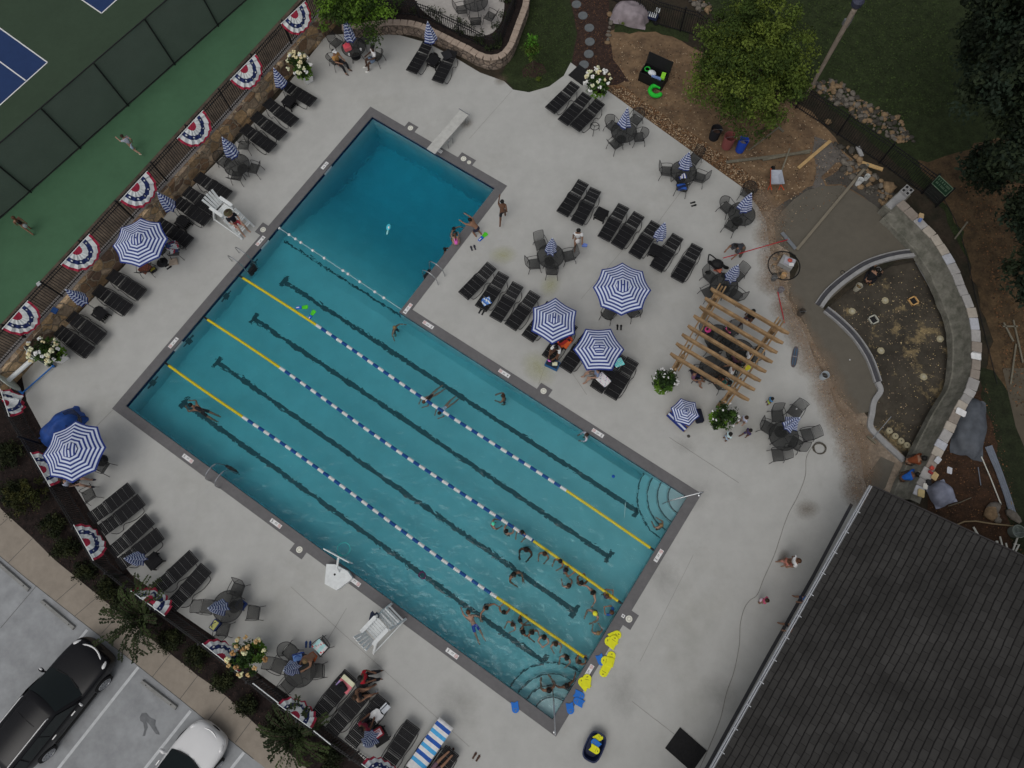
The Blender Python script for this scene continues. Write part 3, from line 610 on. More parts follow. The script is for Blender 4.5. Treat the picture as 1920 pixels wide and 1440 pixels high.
# table: pixel of its top, description, chairs (pixel of the seat, side words, kind, facing override)
TB = [((444, 309), 0, 'the stone wall table', [((457, 272), 'on the upper wall side of', 'b'), ((476, 316), 'on the pool side of', 's'), ((444, 330), 'on the lower side of', 's'), ((420, 303), 'against the wall at', 'b')]),
      ((663, 88), 0, 'the leafy corner table', [((630, 80), 'in the wall corner at', 's'), ((684, 74), 'under the tree at', 's'), ((629, 113), 'under the guest in a white cap at', 'b'), ((706, 106), 'under the guest in a white shirt at', 'b')]),
      ((892, 3), .65, 'the upper patio table', [((866, 18), 'on the wall side of', 's'), ((892, 40), 'below and square to', 's'), ((919, 31), 'on the flower bed side of', 's')]),
      ((1170, 247), 0, 'the hydrangea table', [((1148, 236), 'on the lounger side of', 'b'), ((1192, 224), 'behind the umbrella at', 'b'), ((1198, 257), 'on the soil side of', 'b'), ((1154, 270), 'on the deck side of', 's')]),
      ((1282, 322), 0, 'the table with the striped towel', [((1250, 321), 'on the lounger side of', 's'), ((1302, 297), 'at the leaf litter edge of', 's'), ((1311, 333), 'on the worksite side of', 's'), ((1279, 351), 'draped in blue at', 's')]),
      ((1391, 401), 0, 'the table at the worksite edge', [((1362, 389), 'on the deck side of', 'b'), ((1371, 424), 'on the pergola side of', 's'), ((1401, 362), 'on the soil side of', 'b')]),
      ((1358, 535), 0, 'the pergola edge table', [((1332, 519), 'nearest the stroller at', 's'), ((1328, 549), 'on the pool side of', 's'), ((1379, 553), 'under the first rafter at', 's'), ((1383, 515), 'on the worksite side of', 's')]),
      ((1032.5, 480), 0, 'the mid-deck table', [((1014, 458), 'on the diving pool side of', 's'), ((1002, 495), 'on the lap pool side of', 's'), ((1035, 507), 'on the big umbrella side of', 's'), ((1066, 480), 'on the lounger row side of', 's')]),
      ((1160, 552), 0, 'the large deck umbrella table', [((1141, 589), 'on the lap pool side of', 'b'), ((1186, 585), 'beside the seated guest at', 'b'), ((1150, 528), 'fully shaded at', 's')]),
      ((1469.7, 817.6), 0, 'the crowded six-chair table', [((1458, 780), 'on the pergola side of', 's'), ((1491, 772), 'on the worksite side of', 's'), ((1440, 802), 'on the pool side of', 's'), ((1514, 815), 'beside the hose coil at', 's'), ((1492, 832), 'pushed under', 's'), ((1459, 853), 'pulled away from', 's')]),
      ((427, 1137), 0, 'the fence-side table with the blue bag', [((445, 1106), 'on the pool side of', 's'), ((475, 1149), 'on the hoop side of', 's'), ((418, 1180), 'carrying the blue bag at', 's'), ((388, 1138), 'on the fence side of', 's')]),
      ((562, 1257), 0, 'the tanned sitter table', [((544, 1222), 'with a barrel back at', 'b'), ((521, 1248), 'on the parking side of', 's'), ((541, 1284), 'against the fence at', 's'), ((594, 1258), 'on the pool side of', 's'), ((602, 1213), 'spread with a bright towel at', 's')]),
      ((132, 842), 0, 'the corner umbrella table', [((192, 874), 'on the pool side of', 's'), ((167, 928), 'pulled away from', 's'), ((137, 898), 'under the sitter in grey at', 's'), ((142, 793), 'beside the blue cover at', 's')]),
      ((270, 455), 0, 'the table under the open wall umbrella', [((272, 503), 'with a brown towel at', 's'), ((328, 470), 'piled with colourful towels at', 's'), ((302, 468), 'half hidden at', 'b')]),
      ((1347, 633), 0, 'the upper pergola table', [((1325, 622), 'on the pool side of', 'b'), ((1371, 620), 'on the worksite side of', 'b'), ((1338, 655), 'on the planter side of', 'b')]),
      ((1388, 661), 0, 'the middle pergola table', [((1378, 682), 'on the pool side of', 'b'), ((1410, 668), 'on the worksite side of', 'b'), ((1366, 650), 'between the pergola tables by', 'b')]),
      ((1338, 692), 0, 'the lower pergola table', [((1310, 700), 'on the planter side of', 'b'), ((1350, 719), 'on the pool side of', 'b'), ((1370, 698), 'on the building side of', 'b')])]
kinds = ['black round mesh patio table: ', 'x']
for i, (px, z0, desc, chairs) in enumerate(TB):
    c = g(*px, .71+z0)
    put(table0, (c.x, c.y, z0), i*.7, 'round mesh table, '+desc.replace('the ', '', 1), 'round mesh patio tables')
    for (cp, side, k) in chairs:
        q = g(*cp, .43+z0); rz = atan2(c.y-q.y, c.x-q.x)+random.uniform(-.25, .25)
        if 'pulled away' in side: rz += 1.9
        put(chair_bl if k == 'b' else chair_sq, (q.x, q.y, z0), rz, ('barrel-backed' if k == 'b' else 'square-backed')+' mesh chair '+side+' '+desc, 'black mesh patio chairs')
# ---- closed umbrellas
def make_closed():
    t = thing('closed_umbrella', '', 'umbrella')
    MB().lathe([(.25, .0), (.255, .03), (.22, .06), (.06, .075), (.045, .28), (.03, .28)], n=22).build('base', m_blk, t)
    MB().tube([(0, 0, .05), (0, 0, 2.45)], .019, 8).build('pole', m_grey, t)
    c = MB(); NP = 14; NR = 15; hs_ = []
    for i in range(NR+1):
        u = i/NR; z = 2.38-1.18*u
        for k in range(NP):
            a = 2*pi*k/NP; inn = k % 2; r = (.035+.30*u**.85)*(.6 if inn else 1.0)*(1+.12*sin(k*2.3+u*3)); zz = z+(-.045 if inn else .035)*(.3+u)+(.02*sin(k*1.7))
            c.v.append((r*cos(a+.25*u), r*sin(a+.25*u), zz))
    for i in range(NR):
        for k in range(NP): c.f.append([i*NP+k, (i+1)*NP+k, (i+1)*NP+(k+1) % NP, i*NP+(k+1) % NP]); c.mi.append(i % 2)
    c.build('canopy', [m_navyc, m_whitec], t)
    MB().lathe([(.03, 2.37), (.035, 2.42), (.015, 2.47)], n=10).build('finial', m_whitec, t)
    tie = MB(); tie.tube([(.165*cos(a*pi/8), .165*sin(a*pi/8), 1.72) for a in range(16)], .012, 5, True); tie.build('tie_strap', m_navyc, t)
    return t
CU_ = [((541, 186), 'leaning by the upper wall planter loungers'), ((340, 412), 'through the slatted table beside the open wall umbrella'), ((184, 583), 'through the slatted table near the lower wall planter'), ((288, 1050), 'at the parking fence lounger group'), ((708, 1372), 'by the red bag at the parking fence'), ((813, 106), 'at the block retaining wall loungers'), ((1228, 466), 'in the long lounger row'),
       ((455, 316), 'in the stone wall table above the lifeguard'), ((667.5, 106), 'in the leafy corner table with two guests'), ((1165, 261), 'in the table by the hydrangea planter'), ((1275.5, 336), 'in the table with the striped towel'), ((1382.5, 415), 'in the table at the worksite edge'), ((1358, 541), 'in the table beside the pergola rafters'), ((1030, 490), 'in the mid-deck table by the woman in white'), ((1463.5, 810), 'in the crowded table near the sandy spill'), ((440, 1138), 'in the fence-side table with the blue bag'), ((568, 1248), 'in the fence-side table with the tanned sitter')]
cu0 = make_closed()
for i, (px, lab) in enumerate(CU_):
    c = g(*px, 0.02); o = put(cu0, (c.x, c.y, 0), i*.5, 'closed navy and white striped umbrella '+lab, 'closed striped umbrellas', .92+.12*((i*37) % 10)/10)
    o.rotation_euler = (random.uniform(-.03, .03), random.uniform(-.03, .03), i*.5)
# upper patio table's umbrella pole is bare in view
# ---- open umbrellas
def make_open(n, rad, nst, drop, hgt, name='open_umbrella'):
    t = thing(name, '', 'umbrella')
    MB().lathe([(.25, 0), (.255, .03), (.22, .06), (.06, .075), (.045, .28), (.03, .28)], n=22).build('base', m_blk, t)
    MB().tube([(0, 0, .05), (0, 0, hgt)], .019, 8).build('pole', m_grey, t)
    c = MB(); NR = nst*2+1; sub = 4; r0 = rad*.20
    seq = [(r0+(rad-r0)*i/NR) for i in range(NR+1)]
    # navy bands narrower than the white ones
    seq = [r0]
    w = (rad-r0)/(nst+.48)
    for i in range(nst): seq += [r0+w*(i+.48), r0+w*(i+1)]
    seq += [rad]
    def pt(r, k):
        a = 2*pi*k/(n*sub); q = (k % sub)/sub; sag = 1-.035*(sin(pi*q))*(1 if q else 0)
        m_ = cos(pi/n)/cos((q-.5)*2*pi/n) if q else 1
        rr = r*m_*(1-.05*sin(pi*q)*(r/rad)) if q else r
        u = r/rad; z = hgt-drop*(u**1.15)+.02*0 - (.035*sin(pi*q)*u if q else 0)
        return (rr*cos(a), rr*sin(a), z)
    K = n*sub
    for r in seq: c.v += [pt(r, k) for k in range(K)]
    for i in range(len(seq)-1):
        for k in range(K): c.f.append([i*K+k, (i+1)*K+k, (i+1)*K+(k+1) % K, i*K+(k+1) % K]); c.mi.append(i % 2)
    c.build('canopy', [m_navyc, m_whitec], t, norm=True)
    v = MB(); R2 = rad*.235; NS = 9; zt = hgt+.05
    # vent cap: straight stripes across, clipped to the polygon
    def inside(x, y):
        return all(x*cos(2*pi*(k+.5)/n)+y*sin(2*pi*(k+.5)/n) <= R2*cos(pi/n) for k in range(n))
    G = 27
    for ix in range(G):
        for iy in range(G):
            x0 = -R2+2*R2*ix/G; y0 = -R2+2*R2*iy/G; d = 2*R2/G
            if inside(x0+d/2, y0+d/2):
                v.m = 0 if (iy//3) % 2 else 1
                v.add([(x, y, zt-.16*hypot(x, y)/R2*.55) for x, y in ((x0, y0), (x0+d, y0), (x0+d, y0+d), (x0, y0+d))], [(0, 1, 2, 3)])
    v.build('vent', [m_navyc, m_whitec], t)
    MB().lathe([(.028, zt-.03), (.03, zt+.03), (.01, zt+.07)], n=8).build('finial', m_navyc, t)
    for k in range(n):
        a = 2*pi*k/n; r_ = MB(); r_.bar((.04*cos(a), .04*sin(a), hgt-.06), (rad*.985*cos(a), rad*.985*sin(a), hgt-drop-.025), .014); r_.build('rib', m_grey, t)
    return t
OU = [((255, 447), 8, 1.24, 6, 'over the stone wall table', .05), ((129, 843), 8, 1.30, 6, 'at the corner by the parking fence', .35), ((1168, 535), 8, 1.24, 6, 'in the middle of the deck above sandals', .2), ((1039, 596), 6, 1.07, 5, 'over the sitter in white by the pool edge', .30), ((1124, 650), 6, 1.07, 5, 'over the sitter in grey blue by the pool edge', -.12)]
rots = [((255, 447), (256, 400)), ((129, 843), (132, 791)), ((1168, 535), (1169, 490)), ((1039, 596), (1042, 556)), ((1124, 650), (1170, 650))]
protos = {}
for i, (px, n, rad, nst, lab, r_) in enumerate(OU):
    hgt = 2.35 if n == 8 else 2.2
    key = (n, rad)
    if key not in protos: protos[key] = make_open(n, rad, nst, .36 if n == 8 else .34, hgt)
    c = g(*px, hgt); rz = ang(*rots[i])
    put(protos[key], (c.x, c.y, 0), rz, '%s striped open umbrella %s' % ('eight-sided' if n == 8 else 'six-sided', lab), 'open striped umbrellas')
ko = make_open(6, .62, 4, .2, 1.35, 'toy_umbrella'); c = g(1286, 771, 1.3); ko.location = (c.x, c.y, 0); ko.rotation_euler = (0, 0, ang((1286, 771), (1310, 778))); tag(ko, "small six-sided striped umbrella shading the children's wooden lounger", 'umbrella')
# ============================================================ fences and bunting
def fence(name, label, pts, zb, h, post=2.3, pick=.115, mat=None, group=None, th=.024, pads=True, zl=None):
    t = thing(name, label, 'fence', (pts[0].x, pts[0].y, zb), group=group); mat = mat or m_blk; o = V((pts[0].x, pts[0].y, 0))
    P_ = [V((p.x, p.y, 0))-o for p in pts]
    pk = MB(); acc = 0
    r1 = MB(); r2 = MB(); r3 = MB()
    for a, b_ in zip(P_, P_[1:]):
        d = b_-a; L = d.length; d.normalize(); s = acc
        while s < L:
            p = a+d*s; pk.box((p.x, p.y, h/2+.02), (th, th, h-.04), atan2(d.y, d.x)); s += pick
        acc = s-L
        for r_, z in ((r1, h-.06), (r2, h-.24), (r3, .12)): r_.bar(a+V((0, 0, z)), b_+V((0, 0, z)), .03, .028)
    pk.build('pickets', mat, t)
    for r_ in (r1, r2, r3): r_.build('rail', mat, t)
    tot = sum((b_-a).length for a, b_ in zip(P_, P_[1:])); n = max(1, int(tot/post)); 
    for i in range(n+1):
        s = tot*i/n
        for a, b_ in zip(P_, P_[1:]):
            L = (b_-a).length
            if s <= L+1e-6: p = a+(b_-a)*(s/L); break
            s -= L
        q = MB(); q.box((p.x, p.y, h/2+.03), (.06, .06, h+.06)); q.box((p.x, p.y, h+.07), (.075, .075, .02)); q.build('post', mat, t)
    return t
wl_line = [WA-wd_*7, WB+wd_*1.2]
fence('picket_fence', 'tall black picket fence with bunting on top of the stone wall beside the tennis walkway', wl_line, TZ, 1.46)
ftop = [(12, 781), (53, 851), (90, 914), (134, 987), (171, 1054), (242, 1112), (306, 1159), (376, 1211), (444, 1265), (517, 1324), (581, 1371), (675, 1437), (760, 1495)]
FH = 1.40
fence_b = [g(x, y, FH) for x, y in ftop]
fence('picket_fence', 'dark picket fence with bunting between the pool deck and the parking lot planting', [g(-8, 735, FH)]+fence_b, -.02, FH, 2.2)
f3 = [g(x, y, 1.55) for x, y in ((1238, 0), (1310, 20), (1420, 92), (1512, 160), (1580, 203), (1690, 276), (1762, 327))]
f3 = [g(1130, -60, 1.55)]+f3
fence('picket_fence', 'black picket fence running behind the big tree along the river rocks', f3, -.03, 1.50, 2.3, .115)
# gate standing open, with its dark green board
gt = thing('metal_gate', 'dark boarded gate with a green notice at the end of the picket fence', 'gate', g(1757, 385)); o_ = g(1757, 385)
ga = g(1728, 363)-o_; gb_ = g(1754, 388)-o_
dr_ = (gb_-ga).normalized(); 
for i in range(7):
    z = .2+i*.19; MB().bar(ga+V((0, 0, z)), gb_+V((0, 0, z)), .03, .15, up=(0, 0, 1)).build('board', M('dark_gate_board', (.022, .024, .022), .7), gt)
for e in (ga, gb_): MB().box(e+V((0, 0, .8)), (.07, .07, 1.6)).build('post', m_blk, gt)
nrm = V((-dr_.y, dr_.x, 0)); nrm = nrm if nrm.dot(V((-1, -.3, 0))) > 0 else -nrm
sg = MB(); mid = (ga+gb_)/2+nrm*.05
q0 = mid+V((0, 0, .95)); w_ = dr_*.42
sg.add([q0-w_, q0+w_, q0+w_+V((0, 0, .62)), q0-w_+V((0, 0, .62))], [(0, 1, 2, 3)]); sg.build('notice_board', M('notice_green', A(24, 48, 34), .6), gt)
fr = MB()
for p, q in (((-1, 0), (1, 0)), ((1, 0), (1, 1)), ((1, 1), (-1, 1)), ((-1, 1), (-1, 0))):
    fr.bar(q0+w_*p[0]+nrm*.01+V((0, 0, .62*p[1])), q0+w_*q[0]+nrm*.01+V((0, 0, .62*q[1])), .025)
fr.build('notice_frame', M('notice_pale', A(84, 102, 84), .7), gt)
lt = MB(); random.seed(5)
for row, z in ((0, .40), (1, .18)):
    x = -.78
    while x < .75:
        w2 = random.uniform(.07, .12); lt.add([q0+w_*x+nrm*.012+V((0, 0, z)), q0+w_*(x+w2)+nrm*.012+V((0, 0, z)), q0+w_*(x+w2)+nrm*.012+V((0, 0, z+.13)), q0+w_*x+nrm*.012+V((0, 0, z+.13))], [(0, 1, 2, 3)]); x += w2+random.choice((.05, .05, .16))
lt.build('notice_lettering', MATS['notice_pale'], gt)
# picket fence on top of the block retaining wall
# ---- bunting
m_red = M('bunting_red', A(140, 38, 58), .85, .1, 5); m_wh = M('bunting_white', A(186, 190, 206), .85, .04, 5); m_nv = M('bunting_navy', A(30, 40, 80), .85, .1, 5)
def bunting(pa, pb, z, label, drop=1.0, swell=.45, crumple=0.0, seed=0, drop_dir=None, line=None):
    a = g(*pa, z); b_ = g(*pb, z)
    if line:
        nl = line[1]; sh = (line[0]-(a+b_)/2).dot(nl); a += nl*sh; b_ += nl*sh
    mid = (a+b_)/2; d = b_-a; Wd = d.length/2; d.normalize()
    t = MB(); n = V((-d.y, d.x, 0))
    if drop_dir is not None and n.dot(drop_dir) < 0: n = -n
    NA, radii = 24, [0, .12, .24, .36, .47, .58, .67, .76, .88, 1.0]
    mi = [0, 0, 1, 1, 2, 2, 1, 1, 0]
    def pt(r, k, lift=0):
        th = pi*k/NA; x = cos(th)*r; y = sin(th)*r
        ple = .045*r*sin(k*2*pi/3)+crumple*noise.noise(V((x*3+seed, y*3, seed)))
        u = y; out = swell*(u-.35*u*u)+ple+.10
        p = d*(x*Wd*(1-.25*crumple*u))+n*(out+lift)+V((0, 0, -drop*u*(1-.30*swell*u)+crumple*.35*noise.noise(V((x*2+seed, y*2+9, 1)))))
        return p
    for r in radii: t.v += [tuple(pt(r, k)) for k in range(NA+1)]
    for i in range(len(radii)-1):
        for k in range(NA): t.f.append([i*(NA+1)+k, (i+1)*(NA+1)+k, (i+1)*(NA+1)+k+1, i*(NA+1)+k+1]); t.mi.append(mi[i])
    t.m = 1
    for j in range(5):
        th = 2+ (NA-4)*(j+.0)/4; pc = []
        for s in range(10):
            rr = .055 if s % 2 == 0 else .024; an = 2*pi*s/10
            r = .565+rr*sin(an); kk = th+rr*cos(an)/.565*NA/pi
            pc.append(pt(r, kk, .022)+V((0, 0, .012)))
        t.add(pc+[sum(pc, V())/10], [(s, (s+1) % 10, 10) for s in range(10)])
    o = t.build('bunting', [m_red, m_wh, m_nv], norm=False); o.location = mid; tag(o, label, 'bunting', 'star and stripe bunting hung on the fences')
    # hem along the rail
    hm = MB(); hm.tube([d*(-Wd)+n*.10, d*Wd+n*.10], .018, 5); hm.build('hem', m_wh, o)
    return o
wz = TZ+1.44; pool = P(10, 10)
nin = wn
wb = [((520, 41), (566, -2), 'topmost, under the leafy tree'), ((422, 145), (470, 96), 'second from the top on the stone wall fence'), ((322, 254), (371, 201), 'third from the top, beside the running child'), ((214, 370), (266, 314), 'above the open wall umbrella'), ((103, 489), (157, 431), 'beside the open wall umbrella'), ((-8, 609), (41, 555), 'lowest on the stone wall fence, cut by the frame')]
for i, (a, b_, lab) in enumerate(wb): bunting(a, b_, wz, 'red, white and navy half-round bunting '+lab, 1.1, .66, .05, i, nin, (wl_line[0], nin))
fbk = [((-4, 731), (13, 783), 'crumpled by the white reel', .22), ((53, 851), (90, 915), 'partly hidden by the big corner umbrella', .05), ((134, 987), (171, 1054), 'touching the fence loungers', .06), ((242, 1112), (306, 1159), 'crumpled behind the crape myrtle', .22), ((376, 1211), (444, 1265), 'behind the browning hydrangea', .05), ((517, 1324), (581, 1371), 'flat and complete beside the pink towel lounger', .05), ((675, 1437), (745, 1489), 'cut off by the bottom of the frame', .06)]
for i, (a, b_, lab, cr) in enumerate(fbk):
    A_ = g(*a, FH); B_ = g(*b_, FH); dd = pool-(A_+B_)/2
    bunting(a, b_, FH-.02, 'red, white and navy half-round bunting '+lab, .85, .62, cr, 20+i, dd)
# loose white pole lengths on the rail
for i, (a, b_, lab) in enumerate((((474, 1281), (522, 1318), 'white plastic pole tied to the fence above the flat bunting'), ((588, 1370), (620, 1396), 'white plastic pole tied to the fence below the flat bunting'))):
    o = MB().tube([g(*a, FH+.04)-g(*a, FH+.04), g(*b_, FH+.04)-g(*a, FH+.04)], .02, 6).build('white_pole', m_white); o.location = g(*a, FH+.04); tag(o, lab, 'pole')
# ============================================================ walls
def stone_mat(name, cols, scale, mortar, mw_=.05, rough=.9):
    mt = bpy.data.materials.new(name); mt.use_nodes = True; n = mt.node_tree.nodes; l = mt.node_tree.links; b = n['Principled BSDF']; b.inputs['Roughness'].default_value = rough
    t = n.new('ShaderNodeTexCoord'); nz = n.new('ShaderNodeTexNoise'); nz.inputs['Scale'].default_value = 2.5; l.new(t.outputs['Object'], nz.inputs['Vector'])
    ad = n.new('ShaderNodeMix'); ad.data_type = 'VECTOR'; ad.inputs[0].default_value = .18; l.new(t.outputs['Object'], ad.inputs[4]); l.new(nz.outputs['Color'], ad.inputs[5])
    v = n.new('ShaderNodeTexVoronoi'); v.inputs['Scale'].default_value = scale; l.new(ad.outputs[1], v.inputs['Vector'])
    e = n.new('ShaderNodeTexVoronoi'); e.feature = 'DISTANCE_TO_EDGE'; e.inputs['Scale'].default_value = scale; l.new(ad.outputs[1], e.inputs['Vector'])
    sx = n.new('ShaderNodeSeparateColor'); l.new(v.outputs['Color'], sx.inputs[0]); r = n.new('ShaderNodeValToRGB'); r.color_ramp.interpolation = 'CONSTANT'
    while len(r.color_ramp.elements) < len(cols): r.color_ramp.elements.new(.5)
    for i, c in enumerate(cols): r.color_ramp.elements[i].position = i/len(cols); r.color_ramp.elements[i].color = (*c, 1)
    l.new(sx.outputs[0], r.inputs[0])
    f = n.new('ShaderNodeTexNoise'); f.inputs['Scale'].default_value = 9; f.inputs['Detail'].default_value = 6; l.new(t.outputs['Object'], f.inputs['Vector'])
    mr = n.new('ShaderNodeMapRange'); mr.inputs[1].default_value = .3; mr.inputs[2].default_value = .7; mr.inputs[3].default_value = .65; mr.inputs[4].default_value = 1.25; l.new(f.outputs['Fac'], mr.inputs[0])
    mm = n.new('ShaderNodeMix'); mm.data_type = 'RGBA'; mm.blend_type = 'MULTIPLY'; mm.inputs[0].default_value = 1; l.new(r.outputs[0], mm.inputs[6]); l.new(mr.outputs[0], mm.inputs[7])
    er = n.new('ShaderNodeMapRange'); er.inputs[1].default_value = mw_*.4; er.inputs[2].default_value = mw_; l.new(e.outputs['Distance'], er.inputs[0])
    mx = n.new('ShaderNodeMix'); mx.data_type = 'RGBA'; l.new(er.outputs[0], mx.inputs[0]); mx.inputs[6].default_value = (*mortar, 1); l.new(mm.outputs[2], mx.inputs[7]); l.new(mx.outputs[2], b.inputs['Base Color'])
    bp = n.new('ShaderNodeBump'); bp.inputs['Distance'].default_value = .06; l.new(er.outputs[0], bp.inputs['Height']); l.new(bp.outputs[0], b.inputs['Normal'])
    return mt
m_field = stone_mat('tan_fieldstone', [A(150, 124, 92), A(106, 84, 64), A(126, 110, 92), A(170, 146, 116), A(90, 72, 60), A(140, 122, 102), A(118, 98, 74)], 2.4, A(128, 116, 100))
m_capc = M('grey_wall_cap', A(112, 108, 106), .85, .1, 2)
sw = thing('stone_wall', 'tan fieldstone retaining wall holding up the tennis walkway beside the pool', 'wall', (WA.x, WA.y, 0))
off = V((WA.x, WA.y, 0)); La = (WB-WA).length+7
w0 = WA-wd_*6.5+wn*.12; segs = 90; mb = MB(); Z_ = lambda p, z: (p.x-off.x, p.y-off.y, z)
NV = 5
for i in range(segs+1):
    p = w0+wd_*((La+1.0)*i/segs)
    for j in range(NV+1):
        z = -.06+(TZ+.0+.06)*j/NV; q = p+wn*(.22-.05*j/NV+.05*noise.noise(V((p.x*1.7, p.y*1.7, z*2.4)))+.035*noise.noise(V((p.x*5, p.y*5, z*5))))
        mb.v.append(Z_(q, z+(.03*noise.noise(V((p.x*3, p.y*3, 7))) if j == NV else 0)))
for i in range(segs):
    for j in range(NV): a = i*(NV+1)+j; mb.f.append([a, a+NV+1, a+NV+2, a+1]); mb.mi.append(0)
top0 = len(mb.v)
for i in range(segs+1):
    p = w0+wd_*((La+1.0)*i/segs); mb.v.append(Z_(p+wn*-.02, TZ+.012)); 
for i in range(segs): mb.f.append([i*(NV+1)+NV, (i+1)*(NV+1)+NV, top0+i+1, top0+i]); mb.mi.append(0)
e0, e1 = w0, w0+wd_*(La+1.0)
mb.build('stone_face', m_field, sw, norm=False)
cp_ = MB(); cp_.sheet([[V((*Z_(p, 0)[:2], 0)) for p in (e0+wn*-.02, e1+wn*-.02, e1-wn*.32, e0-wn*.32)]], TZ+.016); cp_.build('cap', m_capc, sw)
# strip of earth between the cap and the apron is the terrace itself
# ---- block retaining wall round the upper patio
m_block = stone_mat('grey_block_face', [A(120, 106, 94), A(104, 92, 82), A(112, 100, 90)], 4.2, A(70, 62, 56), .06)
m_capb = M('concrete_cap_block', A(140, 126, 114), .9, .12, 3, f2=(12, .12))
bw_px = [(640, 50), (700, 44), (735, 41), (765, 42), (790, 48), (820, 62), (850, 77), (875, 89), (897, 101), (917, 107), (935, 105), (948, 96), (958, 82), (966, 62), (974, 40), (981, 22), (986, 5), (988, -20), (986, -60)]
BWZ = .68
bw = smooth_path([g(x, y, BWZ) for x, y in bw_px], 5)
bt = thing('block_wall', 'curved grey block retaining wall with pale cap blocks round the upper patio', 'wall', (bw[0].x, bw[0].y, 0)); bo = V((bw[0].x, bw[0].y, 0))
inn = -1 if (offset(bw, .2)[20]-g(850, 30, 0)).length < (offset(bw, -.2)[20]-g(850, 30, 0)).length else 1
face = offset(bw, .14*inn); mbf = MB()
for j, z in enumerate((-.05, .16, .18, .36, .38, .56, .60)):
    ins = .02*(j//2)
    for p in offset(face, -ins*inn): mbf.v.append((p.x-bo.x, p.y-bo.y, z))
n_ = len(bw)
for j in range(6):
    for i in range(n_-1): mbf.f.append([j*n_+i, j*n_+i+1, (j+1)*n_+i+1, (j+1)*n_+i]); mbf.mi.append(0)
mbf.build('block_face', m_block, bt)
acc = 0; ipos = []
cum = [0]
for a, b_ in zip(bw, bw[1:]): cum.append(cum[-1]+(b_-a).length)
s = .2
while s < cum[-1]-.2:
    i = max(k for k in range(len(cum)) if cum[k] <= s); t_ = (s-cum[i])/(cum[i+1]-cum[i]); p = bw[i].lerp(bw[i+1], t_); d = bw[i+1]-bw[i]
    q = MB(); q.box((p.x-bo.x, p.y-bo.y, BWZ-.035+random.uniform(-.008, .008)), (.36, .33, .09), atan2(d.y, d.x)+random.uniform(-.03, .03)); o = q.build('cap_block', m_capb, bt)
    bv = o.modifiers.new('b', 'BEVEL'); bv.width = .025; bv.segments = 2; s += .375
terr = [V((p.x, p.y, 0)) for p in bw]+[V((bw[0].x-2, bw[0].y+6, 0))]
struct(MB().prism(terr[::1], -.2, .60).build('planting_terrace', m_dmulch))
pat = smooth_path([g(x, y, .62) for x, y in ((775, -30), (778, 0), (795, 22), (830, 45), (862, 60), (892, 68), (918, 64), (936, 48), (944, 25), (946, 0), (946, -40))], 4)
struct(MB().prism([V((p.x, p.y, 0)) for p in pat], .3, .63).build('upper_patio', M('patio_concrete', A(146, 142, 138), .85, .06, 1.5, f2=(6, .1))))
fp = offset(bw[5:], -.5*inn)
fence('picket_fence', 'low black picket fence inside the curved block wall of the upper patio', [V((p.x, p.y, 0)) for p in fp[::2]], .60, .95, 2.0, .13)
# ============================================================ pergola
m_cedar = M('cedar_timber', A(138, 113, 82), .75, .2, 3, rgb2=A(104, 83, 59), f2=(14, .2))
PZ = 2.55
pg = thing('pergola', 'cedar timber pergola with eight rafters shading seated families', 'pergola')
r_ends = [((1333, 540), (1480, 625)), ((1322, 558), (1469, 643)), ((1312, 574), (1458, 661)), ((1301, 591), (1449, 679)), ((1290, 610), (1437, 697)), ((1279, 626), (1427, 714)), ((1268, 643), (1416, 731)), ((1257, 662), (1405, 750))]
for (a, b_) in r_ends:
    p, q = g(*a, PZ+.17), g(*b_, PZ+.17); q_ = MB(); d = (q-p).normalized()
    h = .19; pr = []
    # tapered tail ends
    u = V((0, 0, 1)); w = V((-d.y, d.x, 0))*.055
    prof = [(0, 0), (0, -.06), (.22, -h), ((q-p).length-.22, -h), ((q-p).length, -.06), ((q-p).length, 0)]
    vs = [p+d*s+u*z+w for s, z in prof]+[p+d*s+u*z-w for s, z in prof]
    q_.add(vs, [tuple(range(6)), tuple(range(11, 5, -1))]+[(i, (i+1) % 6, 6+(i+1) % 6, 6+i) for i in range(6)])
    q_.build('rafter', m_cedar, pg)
bm = [((1356, 534), (1268, 690)), ((1466, 597), (1362, 752))]
posts = []
for k, (a, b_) in enumerate(bm):
    p, q = g(*a, PZ), g(*b_, PZ); d = (q-p).normalized(); w = V((-d.y, d.x, 0))
    for s in (-1, 1):
        MB().bar(p+w*s*.13+V((0, 0, -.115)), q+w*s*.13+V((0, 0, -.115)), .055, .22).build('beam', m_cedar, pg)
    for t_ in (.14, .86):
        e = p.lerp(q, t_); posts.append(e); MB().box((e.x, e.y, (PZ-.02)/2), (.17, .17, PZ-.04), atan2(d.y, d.x)).build('post', m_cedar, pg)
        for s in (-1, 1):
            MB().bar(e+V((0, 0, -.75)), e+d*s*.6+V((0, 0, -.14)), .08, .09).build('knee_brace', m_cedar, pg)
